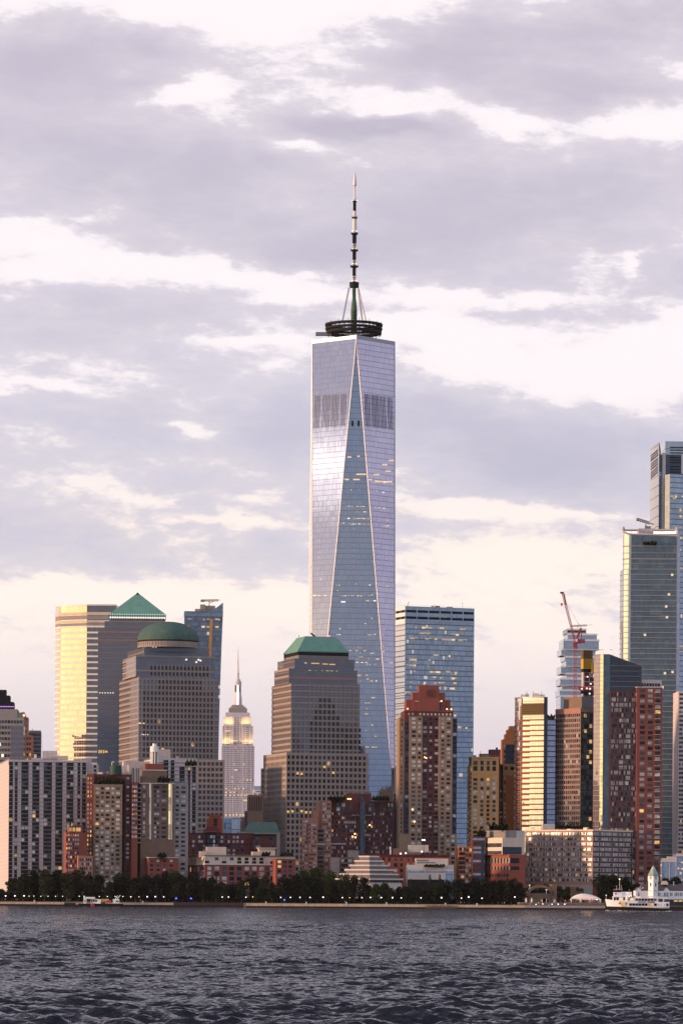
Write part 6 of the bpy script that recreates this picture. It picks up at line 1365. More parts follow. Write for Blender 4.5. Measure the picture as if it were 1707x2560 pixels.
# ---- staggered glass box tower
def stack_tower():
    d = 3650.; r = None; f = Fp(None, 1417, 1472, 1700, d, 4, 30)
    b = Bd('residential_tower', 'slim blue glass tower of staggered boxes and balconies behind the red crane', 'tower', f); b.wall('sky_glass', f.z(1585))
    B_ = [(1417,1464,1571.5,1583),(1420,1491,1584,1600),(1407.5,1496,1598,1624),(1402.5,1470,1622,1638),(1411,1487,1624,1652),(1414,1484,1640,1666),(1401.5,1462,1665,1684),(1415,1474,1682,1694),(1399.5,1462,1695,1713),(1404,1466,1712,1724),(1398,1460,1724,1740),(1400,1460,1738,1775)]
    for i, (x0, x1, y0, y1) in enumerate(B_):
        q = Fp(None, x0, x1, y1, d-2-(i%3)*1.5, 4, 34); b.wall('navy_glass' if i == 0 else 'sky_glass', q.z(y0), q, q.z(y1), 'box')
        b.bands([q.Rf], [q.z(y0)-.7], 1.6, 'white_metal', .5, 'slab_edge', .8); b.bands([q.Rf], [q.z(y1)], 1.0, 'white_stone', .7, 'slab_edge', 1.2)
    mb = MB(); mb.lattice((X(1426,1566,d),d,Z(1426,1565,d)), (X(1466,1563,d),d,Z(1466,1563.5,d)), 1.2, 10, .18); mb.bar((X(1466,1563,d),d,Z(1466,1563,d)),(X(1480,1562,d),d,Z(1480,1562,d)),.15); mb.bar((X(1442,1571,d),d,Z(1442,1572,d)),(X(1442,1564,d),d,Z(1442,1564,d)),.5); b.part(mb, 'roof_crane', 'grey_steel')
    b.done()
stack_tower()
def construction():
    d = 2800.; f = Fp(1452.5, 1457, 1482, 1700, d, 22); b = Bd('construction_core', 'unfinished concrete core with yellow formwork panels and red mesh floors', 'building site', f)
    b.wall('pale_concrete', f.z(1680))
    q = Fp(1451, 1457, 1480, 1680, d-1, 22); b.wall('brown_mesh', q.z(1625), q, q.z(1647), 'formwork_top'); b.wall('yellow_panel', q.z(1647), q, q.z(1672), 'formwork'); mb = MB()
    for i in range(5): t = q.Rf.len*(i+.5)/5; mb.box(tuple(q.Rf.pt(t, q.z(1660), 0)), (.15,.4,6.4), q.Rf.rz)
    b.part(mb, 'formwork_rib', 'brown_mesh'); q3 = Fp(1452, 1458, 1479, 1680, d-.6, 22); b.wall('black_and_shade', q3.z(1672), q3, q3.z(1679), 'platform')
    q2 = Fp(None, 1478.5, 1486, 1680, d-.5, 10, 8); b.wall('yellow_panel', q2.z(1658), q2, q2.z(1684), 'formwork')
    for i, y in enumerate(range(1681, 1745, 12)):
        for j, (x0, x1) in enumerate(((1458.5,1469),(1471.5,1482))):
            if (i+j) % 3 == 1 and j == 1: continue
            b.strip(f.Rf, f.Rf.t(x0), f.Rf.t(x1), f.z(y+9.5), f.z(y), 'dark_brick', 'mesh_panel', .2)
    mb = MB(); mb.box((X(1464,1722,d-3), d-3, f.z(1722)), (11, 4, 2.5)); b.part(mb, 'work_deck', 'red_steel'); mb = MB(); mb.box((X(1468,1731,d-3), d-3, f.z(1731)), (10, 4, 2.0)); b.part(mb, 'work_deck', 'black_and_shade')
    for x, y in ((1467.5,1693),(1476,1710.5),(1453.5,1723),(1466,1722),(1474,1723),(1473,1735)): mb = MB(); p = V((X(x,y,d-5.5), d-5.5, Z(x,y,d))); mb.cyl((p.x,p.y), .55, p.z-.5, p.z+.5, 8); mb.bar(p, p+V((0,3,0)), .1); b.part(mb, 'work_lamp', 'flood_white')
    b.done()
    d = 2790.; P_ = lambda x, y, k=0: V((X(x,y,d), d+k, Z(x,y,d)))
    r = thing('tower_crane', 'red luffing tower crane with a raised lattice jib', 'crane', (X(1437,1780,d), d, G))
    mb = MB(); a = P_(1437,1612); mb.lattice((a.x, d, G), (a.x, d, a.z), 2.1, 70, .14); mb.build('mast', 'red_steel', r)
    mb = MB(); mb.box((a.x, d, Z(1437,1613,d)), (3.0,3.0,3.4)); mb.box((P_(1447,1606).x, d, Z(1447,1606,d)), (7,2.4,.5)); mb.build('slewing_platform', 'red_steel', r)
    mb = MB(); mb.lattice(P_(1437,1606), P_(1405.5,1482), 1.4, 34, .12); mb.build('jib', 'red_steel', r)
    mb = MB(); mb.box(tuple(P_(1404,1482)), (2.6,1.4,1.2)); mb.bar(P_(1409,1485), P_(1414,1512), .5); mb.build('jib_head', 'black_steel', r)
    mb = MB(); mb.lattice(P_(1439,1603), P_(1451.5,1570), 1.3, 10, .2); mb.bar(P_(1452.5,1570), P_(1453,1600), .25); mb.build('back_mast', 'red_steel', r)
    mb = MB(); mb.box(tuple(P_(1450.5,1603)), (6.0,3,2.6)); mb.build('counterweight', 'red_steel', r); mb = MB(); mb.box(tuple(P_(1445,1606)), (3.4,2,1.6)); mb.build('winch', 'grey_steel', r); mb = MB(); mb.box(tuple(P_(1440,1601,-1)), (1.6,1.6,2)); mb.build('cab', 'white_metal', r)
    mb = MB(); mb.bar(P_(1452,1569), P_(1443,1556), .16); mb.bar(P_(1443,1556), P_(1416,1508), .07); mb.bar(P_(1403.5,1484), P_(1403.3,1508), .05); mb.bar(P_(1403.3,1513), P_(1403.2,1535), .05); mb.build('cable', 'grey_steel', r)
    mb = MB(); h = P_(1403.3,1511); mb.box((h.x-.5,h.y,h.z+.3), (.9,.5,.9), .3); mb.box((h.x+.5,h.y,h.z+.3), (.9,.5,.9), -.3); mb.cyl((h.x,h.y), .45, h.z-1.2, h.z, 8); mb.build('hook_block', 'red_paint', r)
construction()
# ---- right edge blocks
b, f = slab('office_block', 'pink concrete block with punched windows at the right edge, mid height', 'office block', 1694.5, 1790, 1728, 2600, 30, 'pink_concrete', 2); b.grid(f.Rf, 0, 2.9, 8, f.z(1733), .9, 1.5, DARK, cols=[1697.5,1701.5,1705.5,1709.5]); b.done()
b, f = slab('office_block', 'low pale framed glass block behind the clock tower pier house', 'office block', 1652, 1690, 2147, 2490, 20, 'sky_glass', 2)
b.bands([f.Rf], [f.z(2150)], 2.4, 'white_stone', .3, 'cornice'); q = Fp(None, 1690, 1800, 2150, 2488, 2, 20); b.wall('blue_glass', q.z(2134), q, name='wing'); b.bands([q.Rf], [q.z(2137.5)], 1.8, 'white_stone', .3, 'cornice'); b.wall('white_stone', f.z(2141), Fp(None,1668,1690,2145,2494,2,8), f.z(2147), 'penthouse')
for x in (1652.6,1673,1690): b.strip(f.Rf, f.Rf.t(x), f.Rf.t(x+1.4), 5, f.z(2150), 'white_stone', 'column', .3)
for x, y in ((1651.5,2162.5),(1651.5,2189),(1704,2156),(1704,2172),(1701,2183),(1703,2200),(1695,2171)): mb = MB(); mb.box((X(x,y,2486), 2486.5, Z(x,y,2487)), (.6,.9,1.0)); b.part(mb, 'lit_window', 'strip_warm')
b.done()
# ================================================================== WATERFRONT
TREE = {}
def make_tree(kind, seed):
    rnd = random.Random(seed); mb = MB(); tr = MB()
    Hh = 1.0
    def leaf(p, s_):
        u = V((rnd.gauss(0,1),rnd.gauss(0,1),rnd.gauss(0,1)*.7)).normalized(); w_ = u.orthogonal().normalized(); w_.rotate(Matrix.Rotation(rnd.uniform(0,6.28), 3, u)); a, c = u*s_, w_*s_*rnd.uniform(.6,1)
        mb.face([p-a, p+c*.8, p+a, p-c*.8], 0, [(0,0)]*4)
    if kind == 'conifer':
        tr.cyl((0,0), .25, 0, 15, 8, 0, .05)
        for k in range(26):
            z = 2.0+13.3*k/26; r_ = 4.2*(1-(k/26))**.85+.25; n = max(5, int(r_*11))
            for i in range(n):
                a = rnd.uniform(0,6.28); q = r_*rnd.uniform(.25,1.05); leaf(V((q*cos(a), q*sin(a), z-q*.28+rnd.uniform(-.3,.3))), rnd.uniform(.35,.6))
    else:
        tr.cyl((0,0), .38, 0, 5.5, 8, 0, .22)
        lobes = []
        for i in range(17):
            a = rnd.uniform(0,6.28); r_ = rnd.uniform(0,4.1); z = rnd.uniform(3.2,13.0); 
            if z > 11: r_ *= .6
            if z < 6: r_ *= 1.0
            lobes.append((V((r_*cos(a), r_*sin(a), z)), rnd.uniform(1.5,2.6))); 
        lobes.append((V((0,0,9)), 3.2)); lobes.append((V((0,0,12.6)), 2.0))
        for c, q in lobes:
            tr.bar((0,0,4.5), tuple(c*.9), .12)
            for i in range(int(q*q*26)):
                d_ = V((rnd.gauss(0,1),rnd.gauss(0,1),rnd.gauss(0,1))).normalized(); leaf(c+d_*q*rnd.uniform(.55,1.05), rnd.uniform(.32,.62))
    r = thing('tree', 'x', 'tree', (0,0,0))
    tr.build('trunk', 'bark', r); mb.build('crown', 'leaf_light' if kind == 'light' else 'leaf_dark', r)
    return r
PROTO = {k: [make_tree(k, 11+i*5+len(k)) for i in range(n)] for k, n in (('dark',4),('light',2),('conifer',2))}
USED = {}
# picture column, picture row of the crown's top, width in picture columns, distance, kind
TL = [(5,2222,34,2440,'dark'),(32,2196,46,2440,'dark'),(58,2186,52,2436,'dark'),(86,2176,56,2442,'dark'),(112,2173,52,2434,'dark'),(140,2178,52,2442,'dark'),(168,2180,52,2434,'dark'),(196,2176,50,2442,'dark'),(222,2184,50,2436,'dark'),(247,2188,46,2444,'dark'),
 (273,2203,36,2434,'dark'),(296,2186,44,2440,'dark'),(316,2180,40,2446,'dark'),(340,2194,48,2432,'dark'),(366,2186,46,2442,'dark'),(392,2190,44,2434,'dark'),(414,2176,44,2440,'dark'),(438,2176,48,2436,'dark'),(458,2190,34,2444,'dark'),(484,2188,44,2438,'dark'),(508,2192,42,2434,'dark'),(528,2194,40,2440,'dark'),
 (541,2178,17,2436,'conifer'),(556,2204,42,2436,'dark'),(580,2212,40,2440,'dark'),(604,2200,34,2436,'dark'),(634,2190,46,2442,'dark'),(662,2192,46,2436,'dark'),(680,2206,40,2420,'dark'),(654,2216,44,2412,'dark'),(712,2194,46,2410,'dark'),(738,2186,50,2418,'dark'),
 (758,2176,60,2470,'light'),(790,2172,62,2474,'light'),(826,2178,58,2470,'light'),(766,2196,44,2404,'dark'),(794,2194,46,2410,'dark'),(822,2196,44,2404,'dark'),(846,2198,42,2410,'dark'),(864,2188,40,2404,'dark'),(886,2187,42,2410,'dark'),(908,2194,40,2404,'dark'),(922,2212,28,2410,'dark'),
 (940,2211,34,2400,'light'),(962,2207,42,2404,'light'),(978,2222,34,2396,'dark'),(998,2216,36,2410,'dark'),(1026,2196,26,2404,'conifer'),(1014,2216,34,2396,'dark'),(1040,2208,24,2398,'conifer'),(1058,2216,38,2404,'dark'),(1074,2184,27,2404,'conifer'),(1098,2184,30,2410,'conifer'),(1090,2212,44,2400,'dark'),(1118,2200,40,2406,'dark'),
 (1142,2198,40,2400,'dark'),(1162,2206,40,2410,'dark'),(1184,2196,44,2402,'dark'),(1206,2198,44,2410,'dark'),(1230,2202,42,2402,'dark'),(1254,2198,44,2408,'dark'),(1278,2199,46,2402,'dark'),(1298,2206,40,2410,'dark'),(1330,2212,44,2440,'light'),(1362,2210,44,2445,'light'),(1396,2216,36,2450,'light'),(1418,2216,34,2448,'light'),
 (1452,2222,24,2446,'light'),(1506,2186,54,2420,'dark'),(1534,2186,54,2426,'dark'),(1562,2196,48,2430,'dark'),(1590,2208,42,2436,'dark'),(1612,2214,30,2450,'light'),(1664,2196,44,2470,'dark'),(1690,2190,46,2474,'dark')]
AREA = [(0,24,'left of the pink slab block'),(24,160,'in front of the pink slab block'),(160,236,'in front of the small stepped brick building'),(236,330,'below the water tank tower'),(330,443,'below the lantern topped tower'),(443,560,'under the cream topped house, left end'),(560,735,'under the cream topped house, right end'),
 (735,800,'below the granite tower'),(800,932,'left of the hexagonal museum'),(932,1020,'right of the hexagonal museum'),(1020,1134,'in front of the lettered museum wing'),(1134,1212,'below the orange brick block'),(1212,1318,'in front of the orange red building'),(1318,1400,'behind the arch pavilion'),
 (1400,1480,'behind the white tent'),(1480,1625,'behind the ferry bow'),(1625,1800,'behind the pier house roof')]
ORD = 'first second third fourth fifth sixth seventh eighth ninth tenth eleventh twelfth thirteenth fourteenth'.split()
KN = {'dark':'dark leafy tree','light':'lighter green leafy tree','conifer':'pointed dark conifer'}
def where(px):
    for a, c, t in AREA:
        if a <= px < c: return t
    return AREA[0][2] if px < 0 else AREA[-1][2]
tot = {}; cnt = {}
for x, y, w_, d, k in TL: tot[(k, where(x))] = tot.get((k, where(x)), 0)+1
for x, y, w_, d, k in sorted(TL):
    key = (k, where(x)); cnt[key] = cnt.get(key, 0)+1
    lab = KN[k]+' '+where(x) if tot[key] == 1 else '%s %s %s' % (ORD[cnt[key]-1], KN[k], where(x))
    hgt = Z(x, y, d)-G; sx = w_*d/F/(9.6 if k != 'conifer' else 8.0)
    p = PROTO[k][USED.get(k, 0) % len(PROTO[k])]; n = USED.get(k, 0); USED[k] = n+1
    loc = (X(x,2230,d), d, G); sc = (sx, sx, hgt/(14.6 if k != 'conifer' else 15.3))
    if n < len(PROTO[k]): p.location = loc; p.scale = sc; p['label'] = lab
    else: p = copy_tree(p, loc, lab, (x*1.7) % 6.28, sc)
    p['group'] = 'trees along the waterfront'
    p.name = 'pine_tree' if k == 'conifer' else 'tree'
# low hedge along the promenade behind the railing: nobody could count its plants
mb = MB(); rnd = random.Random(3)
for i in range(26000):
    px = rnd.uniform(-20, 1310); d = (2446 if px < 740 else 2416)+rnd.uniform(0,4); p = V((X(px,2240,d), d, G+rnd.uniform(0,6.5)*(0.7+.3*sin(px*.21)))); u = V((rnd.gauss(0,1),rnd.gauss(0,1),rnd.gauss(0,1))).normalized()*.45; q = u.orthogonal().normalized()*.4
    mb.face([p-u-q,p+u-q,p+u+q,p-u+q], 0, [(0,0)]*4)
mb.build('hedge_planting', 'leaf_dark', None, None, 'stuff')
# ---- lamps
def make_lamp(mat, r_=.34, name='street_lamp'):
    r = thing(name, 'x', 'street lamp', (0,0,0)); mb = MB(); mb.lathe((0,0), [(.16,0),(.09,.6),(.06,3.9),(.12,4.0)], 8); mb.build('post', 'black_steel', r)
    mb = MB(); mb.lathe((0,0), [(.02,4.0-r_*.1),(r_*.7,4.0+r_*.25),(r_,4.0+r_),(r_*.7,4.0+r_*1.75),(.02,4.0+r_*2)], 10); mb.build('globe', mat, r); return r
LP = {'white': make_lamp('lamp_white',.31), 'green': make_lamp('lamp_green',.26), 'small': make_lamp('lamp_warm',.22), 'violet': make_lamp('lamp_white',.41), 'blue': make_lamp('lamp_blue',.5)}
LL = [(15,'violet',2240),(38,'violet',2240),(61,'violet',2240),(73.5,'small',2240),(85.5,'green',2240),(103,'green',2240.5),(121,'green',2240.5),(139.5,'green',2240.5),(157.6,'green',2240.5),(199,'green',2240.5),(211,'green',2240.5),(249,'green',2241),(269,'green',2241),(288.5,'green',2241),(308,'green',2241),(327.8,'white',2242),(348,'small',2242),(368.5,'violet',2242),(389,'violet',2242),(409.7,'white',2242),
 (441,'blue',2246.5),(478,'blue',2246.5),(556,'white',2242.5),(571.5,'white',2242.5),(615,'white',2243),(632,'small',2242),(702,'white',2243.5),(711,'blue',2250),(726,'white',2243.5),(750,'white',2243.5),(775,'white',2243.5),(807.6,'violet',2243.5),(855.7,'white',2244),(874,'small',2244),(904.5,'white',2244),(926,'white',2243.7),(953,'white',2244),
 (981,'violet',2244.5),(1002.7,'white',2244.7),(1052,'white',2244.7),(1103,'violet',2244.7),(1153,'white',2245.3),(1171,'violet',2242.8),(1204,'white',2245.5),(1286,'white',2242.5)]
LN = {'white':'white globe lamp glowing','violet':'large bright violet white globe lamp glowing','green':'small greenish globe lamp glowing','small':'tiny warm lamp glowing','blue':'blue lamp glowing'}
tot = {}; cnt = {}; seen = set()
for x, k, y in LL: tot[(k, where(x))] = tot.get((k, where(x)), 0)+1
for x, k, y in LL:
    key = (k, where(x)); cnt[key] = cnt.get(key, 0)+1; wh = where(x).replace('in front of', 'low before').replace('behind','by')
    lab = LN[k].replace(' glowing','')+' '+wh if tot[key] == 1 else '%s %s %s' % (ORD[cnt[key]-1], LN[k].replace(' glowing',''), wh)
    d = 2403. if x < 430 else (2391. if x < 615 else 2350.); hgt = Z(x, y, d)-G; sc = (1,1,hgt/4.3); loc = (X(x,y,d), d, G)
    if k not in seen: p = LP[k]; p.location = loc; p.scale = sc; p['label'] = lab; seen.add(k)
    else: p = copy_tree(LP[k], loc, lab, 0, sc)
    p['group'] = 'lamps along the promenade'
# ---- moored work barge with huts
d = 2392.; P_ = lambda x, y, k=0: V((X(x,y,d+k), d+k, Z(x,y,d+k)))
r = thing('work_barge', 'black work barge moored at the sea wall with white huts, orange tank and ramp', 'barge', (X(258,2260,d), d, 0))
def bx_(name, x0, x1, y0, y1, k, dp, mat, rz=0): a, c = P_(x0,y1,k), P_(x1,y0,k); mb = MB(); mb.box(((a.x+c.x)/2, d+k, (a.z+c.z)/2), (abs(c.x-a.x), dp, abs(c.z-a.z)), rz); return mb.build(name, mat, r)
a, c = P_(196,2266), P_(306,2256); mb = MB(); xm = (a.x+c.x)/2; hw = (c.x-a.x)/2; mb.prism([(xm-hw*.95,d-4),(xm+hw*.95,d-4),(xm+hw,d+4),(xm-hw,d+4)], -.6, Z(250,2259,d), 0, scale=(V((xm,d)), 1.03)); mb.build('hull', 'black_paint', r)
bx_('hut', 210, 217.5, 2247, 2259, 0, 4, 'white_paint'); bx_('canopy', 210, 238, 2242.5, 2247, 0, 5, 'canvas'); bx_('hut', 227, 247, 2247.5, 2259, .5, 3, 'white_paint'); bx_('hut', 247, 253, 2248, 2259, .2, 3, 'white_paint'); bx_('hut', 264, 272, 2248, 2256, .5, 3, 'white_paint'); bx_('hut', 283, 299, 2248, 2258, .3, 3, 'white_paint')
for x in (228.5,233,237,240.5): bx_('window', x, x+2.6, 2250, 2254, -1.1, .3, 'glass_dark')
for x in (213,291.5,295.5): bx_('window', x-1.2, x+1.4, 2251, 2255, -2.05 if x < 220 else -1.3, .3, 'glass_dark')
a = P_(258.5,2252.5,-.5); mb = MB(); mb.cyl((0,0), 1, 0, 1, 16); 
mb = MB(); n = 18; rr = 1.35
for i in range(n):
    a0, a1 = 2*pi*i/n, 2*pi*(i+1)/n; f_ = lambda t, xx: (a.x+xx, a.y+rr*cos(t), a.z+rr*sin(t)); mb.face([f_(a0,-1.4),f_(a0,1.4),f_(a1,1.4),f_(a1,-1.4)])
for xx in (-1.4,1.4): mb.face([(a.x+xx, a.y+rr*cos(2*pi*i/n), a.z+rr*sin(2*pi*i/n)) for i in range(n)])
mb.build('tank', 'orange_paint', r); bx_('crate', 253, 264, 2256, 2259.5, -.8, 2, 'tank_green'); bx_('tarpaulin', 267, 279, 2250, 2255, -.6, 2, 'red_paint')
mb = MB(); q0, q1 = P_(294,2247.5), P_(301.5,2238); mb.bar(q0, q1, .25); q0, q1 = P_(289,2248), P_(295,2239); mb.bar(q0, q1, .2); mb.build('ramp', 'white_metal', r)
for x in (229.5,234.5): p = P_(x,2263.5,-5); mb = MB(); mb.cyl((p.x,d-4.4), .45, p.z-.9, p.z+.9, 8); mb.build('fender', 'red_paint', r)
# ---- brick arch pavilion
d = 2420.; s = d/F; f = Fp(None, 1317, 1391, 2230, d, 2, 14)
b = Bd('brick_pavilion', 'red brick garden pavilion with a great half round arch opening', 'pavilion', f, g=G)
R = f.Rf; cxp = 1350; tC = R.t(cxp,2240); zc = Z(cxp,2240,d); ro, ri = 33.5*s, 26*s
mb = MB(); n = 28
arc = lambda rr, i: R.pt(tC+rr*1.05*cos(pi*i/n), zc+rr*.82*sin(pi*i/n))
for i in range(n):
    q = [arc(ri,i), arc(ri,i+1), arc(ro,i+1), arc(ro,i)]; bk = [p+V((R.n.x,R.n.y,0))*-8 for p in q]; mb.face([q[3],q[2],q[1],q[0]]); mb.face([q[0],q[1],bk[1],bk[0]]); mb.face([q[2],q[3],bk[3],bk[2]])
b.part(mb, 'arch', 'brown_brick')
mb = MB(); q = R.pt(R.t(1378,2230),0); q2 = R.pt(R.t(1391,2230),0); mb.prism([(q.x,q.y),(q2.x,q2.y),(q2.x-.5,q2.y+12),(q.x-.5,q.y+12)], G, Z(1384,2211,d), 0); q3 = R.pt(R.t(1388,2230),0,.1); mb.prism([(q3.x,q3.y),(q2.x,q2.y-.1),(q2.x,q2.y),(q3.x,q3.y)], G, Z(1384,2211,d)+.2, 0); b.part(mb, 'side_tower', 'brown_brick')
mb = MB(); zs = Z(1350,2233,d); z0 = G; tA, tB = R.t(1320,2240), R.t(1378,2240); rd = 11*s; tD = R.t(1361,2250)
for a, c in ((tA, tD-rd), (tD+rd, tB)): p, q = R.pt(a,0,-1), R.pt(c,0,-1); mb.prism([(p.x,p.y),(q.x,q.y),(q.x,q.y+5),(p.x,p.y+5)], z0, zs)
for i in range(14):
    a0, a1 = pi*i/14, pi*(i+1)/14; zz = Z(1361,2256,d)-2; q = [R.pt(tD+rd*cos(a0), zz+rd*1.05*sin(a0)+1.6, -1), R.pt(tD+rd*cos(a1), zz+rd*1.05*sin(a1)+1.6, -1)]; mb.face([q[1], q[0], V((q[0].x,q[0].y,zs)), V((q[1].x,q[1].y,zs))])
b.part(mb, 'screen_wall', 'brown_brick'); p = R.pt(tA,0,-4); q = R.pt(tB,0,-4); mb = MB(); mb.prism([(p.x,p.y),(q.x,q.y),(q.x,q.y+1),(p.x,p.y+1)], G, Z(1350,2226,d)); b.part(mb, 'rear_wall', 'black_and_shade')
p = R.pt(R.t(1354,2250), Z(1354,2252,d), .4); mb = MB(); mb.box((p.x,p.y,p.z), (.5,.3,1.8)); b.part(mb, 'sign_panel', 'strip_yellow')
for x, y in ((1299,2215.5),(1323,2213),(1365,2224.5)): mb = MB(); mb.box((X(x,y,d+2), d+2, Z(x,y,d+2)), (.9,.5,.35)); mb.bar((X(x,y,d+2), d+2.2, Z(x,y,d+2)), (X(x,y,d+2), d+2.2, G), .06); b.part(mb, 'flood_lamp', 'flood_white')
b.done()
b, f = slab('brick_pavilion', 'small red brick pavilion stub just left of the white tent', 'pavilion', 1430, 1447, 2217, 2425, 12, 'brown_brick', 2); q = Fp(None, 1441, 1446, 2230, 2422, 2, 4); b.wall('black_and_shade', f.z(2217)-.3, q, f.z(2228), 'opening_shade'); b.wall('brown_brick', f.z(2228), Fp(None,1446,1456,2235,2425,2,10), name='wing'); b.done()  # shade of the opening painted by a near-black block
# ---- white tent
d = 2395.; s = d/F; x0, x1 = X(1426,2245,d), X(1498,2245,d); r = thing('party_tent', 'large white party tent with a domed roof and lit interior near the ferry bow', 'tent', ((x0+x1)/2, d, G+1.5))
mb = MB(); zt, ze = Z(1460,2234,d), Z(1460,2246,d); n = 20; m_ = 8; dp = 12
def th(i, j): t = i/n; u = j/m_; return V((x0+(x1-x0)*t, d-6+dp*u, ze+(zt-ze)*(sin(pi*min(1,max(0,(t*1.18 if t < .5 else 1-(1-t)*.82*1.0))))**.75 if 0 < t < 1 else 0)*(1-abs(2*u-1)**2.2)))
for i in range(n):
    for j in range(m_): mb.face([th(i,j), th(i+1,j), th(i+1,j+1), th(i,j+1)], 0, [(0,0)]*4, True)
mb.face([V((x0,d-6,ze-.5)),V((x1,d-6,ze-.5)),V((x1,d-6,ze+.05)),V((x0,d-6,ze+.05))]); mb.build('roof', 'canvas', r)
for t in (0,.33,.66,1):
    for k in (-6,6): mb = MB(); x = x0+(x1-x0)*t; mb.lathe((x,d+k), [(.12,G+1.5),(.12,ze-2.2),(.7 if k < 0 else .2,ze-.3)], 8); mb.build('leg', 'canvas', r)
for i in range(9): mb = MB(); mb.box((x0+(x1-x0)*(.22+i*.075), d-3, ze-.6), (.7,.4,.4)); mb.build('string_lamp', 'lamp_red' if i % 2 else 'strip_warm', r)
p = V((X(1489.5,2247.5,d), d-5, Z(1489.5,2247.5,d))); mb = MB(); mb.cyl((p.x,p.y), .5, p.z-.5, p.z+.5, 8); mb.build('lamp', 'lamp_white', r)
# ---- closed white parasols, terrace lamps
for x, t in ((1314.5,'left'),(1328.5,'right')):
    d = 2372.; r = thing('parasol', 'closed white parasol on the cafe terrace, %s one of the pair' % t, 'parasol', (X(x,2255,d), d, G+1.5), 'closed parasols')
    z0, z1 = Z(x,2256,d), Z(x,2244,d); mb = MB(); mb.cyl((X(x,2255,d),d), .06, G+1.5, z1+.2, 6); mb.build('pole', 'grey_steel', r); mb = MB(); mb.lathe((X(x,2255,d),d), [(.45,z0),(.6,z0+.6),(.5,z0+1.8),(.05,z1)], 12); mb.build('canopy', 'canvas', r)
TLs = [(1324,2260,'strip_yellow'),(1283.5,2263,'lamp_green'),(1339,2261,'lamp_green'),(1356,2260,'lamp_white'),(1371,2263.5,'lamp_green'),(1379,2260.5,'lamp_white'),(1394.5,2260.5,'lamp_white'),(1410.5,2260.5,'lamp_white'),(1345,2257,'strip_yellow')]
for i, (x, y, m) in enumerate(TLs):
    d = 2356.; z = Z(x,y,d); r = thing('terrace_lamp', '%s from the left of the low lights along the terrace railing' % ORD[i], 'lamp', (X(x,y,d), d, G), 'low terrace lamps'); mb = MB(); mb.cyl((X(x,y,d),d), .05, G, z, 6); mb.build('post', 'black_steel', r); mb = MB(); mb.lathe((X(x,y,d),d), [(.02,z-.35),(.34,z-.1),(.34,z+.1),(.02,z+.35)], 8); mb.build('globe', m, r)
d = 2385.; r = thing('lattice_sculpture', 'white bent tube sculpture standing right of the arch pavilion', 'sculpture', (X(1384,2255,d), d, G+1.5)); mb = MB(); q = [(1381,2257),(1384.5,2254),(1383.5,2249.5),(1386.5,2249.5),(1387,2254),(1384,2258)]
for a, c in zip(q[:-1],q[1:]): mb.bar((X(*a,d),d,Z(*a,d)), (X(*c,d),d,Z(*c,d)), .14)
mb.build('tube', 'white_metal', r)
# ---- people along the terrace and under the tent
def make_person(shirt, pose):
    r = thing('person', 'x', 'person', (0,0,0))
    me = bpy.data.meshes.new('body'); st = .16 if pose == 'walk' else .05
    vs = [(0,0,.93),(0,0,1.18),(0,0,1.42),(0,0,1.50),(0,.0,1.62),(0,0,1.74),(-.10,0,.88),(-.11,-st,.48),(-.11,-st*.6,.06),(.10,0,.88),(.11,st,.48),(.11,st*1.6,.06),(-.19,0,1.40),(-.25,.02,1.12),(-.24,-.12,.88),(.19,0,1.40),(.25,-.02,1.12),(.24,-.12,.90),(-.11,-st*.6-.14,.04),(.11,st*1.6-.14,.04),(-.24,-.17,.80),(.24,-.17,.82)]
    es = [(0,1),(1,2),(2,3),(3,4),(4,5),(0,6),(6,7),(7,8),(0,9),(9,10),(10,11),(2,12),(12,13),(13,14),(2,15),(15,16),(16,17),(8,18),(11,19),(14,20),(17,21)]
    rd = [.15,.14,.16,.06,.095,.085,.10,.07,.045,.10,.07,.045,.065,.05,.035,.065,.05,.035,.04,.04,.035,.035]
    me.from_pydata(vs, es, []); o = bpy.data.objects.new('body', me); COL.objects.link(o); md = o.modifiers.new('s','SKIN')
    for i, q in enumerate(me.skin_vertices[0].data): q.radius = (rd[i], rd[i]*(.75 if i in (0,1,2) else 1)); q.use_root = i == 0
    sb = o.modifiers.new('b','SUBSURF'); sb.levels = 1; sb.render_levels = 1
    dg = bpy.context.evaluated_depsgraph_get(); m2 = bpy.data.meshes.new_from_object(o.evaluated_get(dg)); bpy.data.objects.remove(o); m2.materials.clear()
    for m in ('skin', 'cloth_'+shirt, 'cloth_navy'): m2.materials.append(M[m])
    for p in m2.polygons: z = p.center.z; p.material_index = 0 if z > 1.47 or (abs(p.center.x) > .2 and z < 1.1) else (1 if z > .92 else 2)
    o = bpy.data.objects.new('body', m2); COL.objects.link(o); o.parent = r
    mb = MB(); mb.lathe((0,.015), [(.10,1.60),(.115,1.70),(.09,1.80),(.01,1.83)], 10); mb.build('hair', 'black_and_shade', r); return r
PP = [(make_person(c, p), c, p) for c, p in (('navy','stand'),('grey','walk'),('red','stand'),('blue','walk'),('white','stand'))]
DESC = {'navy':'dark navy','grey':'grey','red':'red','blue':'blue','white':'white'}
rnd = random.Random(21); first = set()
spots = [(x+rnd.uniform(-2,2), 2352.+rnd.uniform(0,6), G) for x in (1246,1253,1261,1297,1303,1309,1317,1325,1333,1343,1351,1359,1366,1374,1384,1391,1399,1405,1416,1421,1425,1431)]+[(x+rnd.uniform(-2,2), 2364.+rnd.uniform(0,22), G+1.5) for x in (1311,1322,1336,1350,1372,1388,1400,1407,1414,1419,1424,1434,1440,1446,1450,1456,1460,1463,1468,1473,1479,1484,1490,1495,1501)]+[(x, 2353., G) for x in (14,42,45,88,168,171,176,238,352,520,538,702,863,1042,1145,1151,1160,1172)]
tot = {}
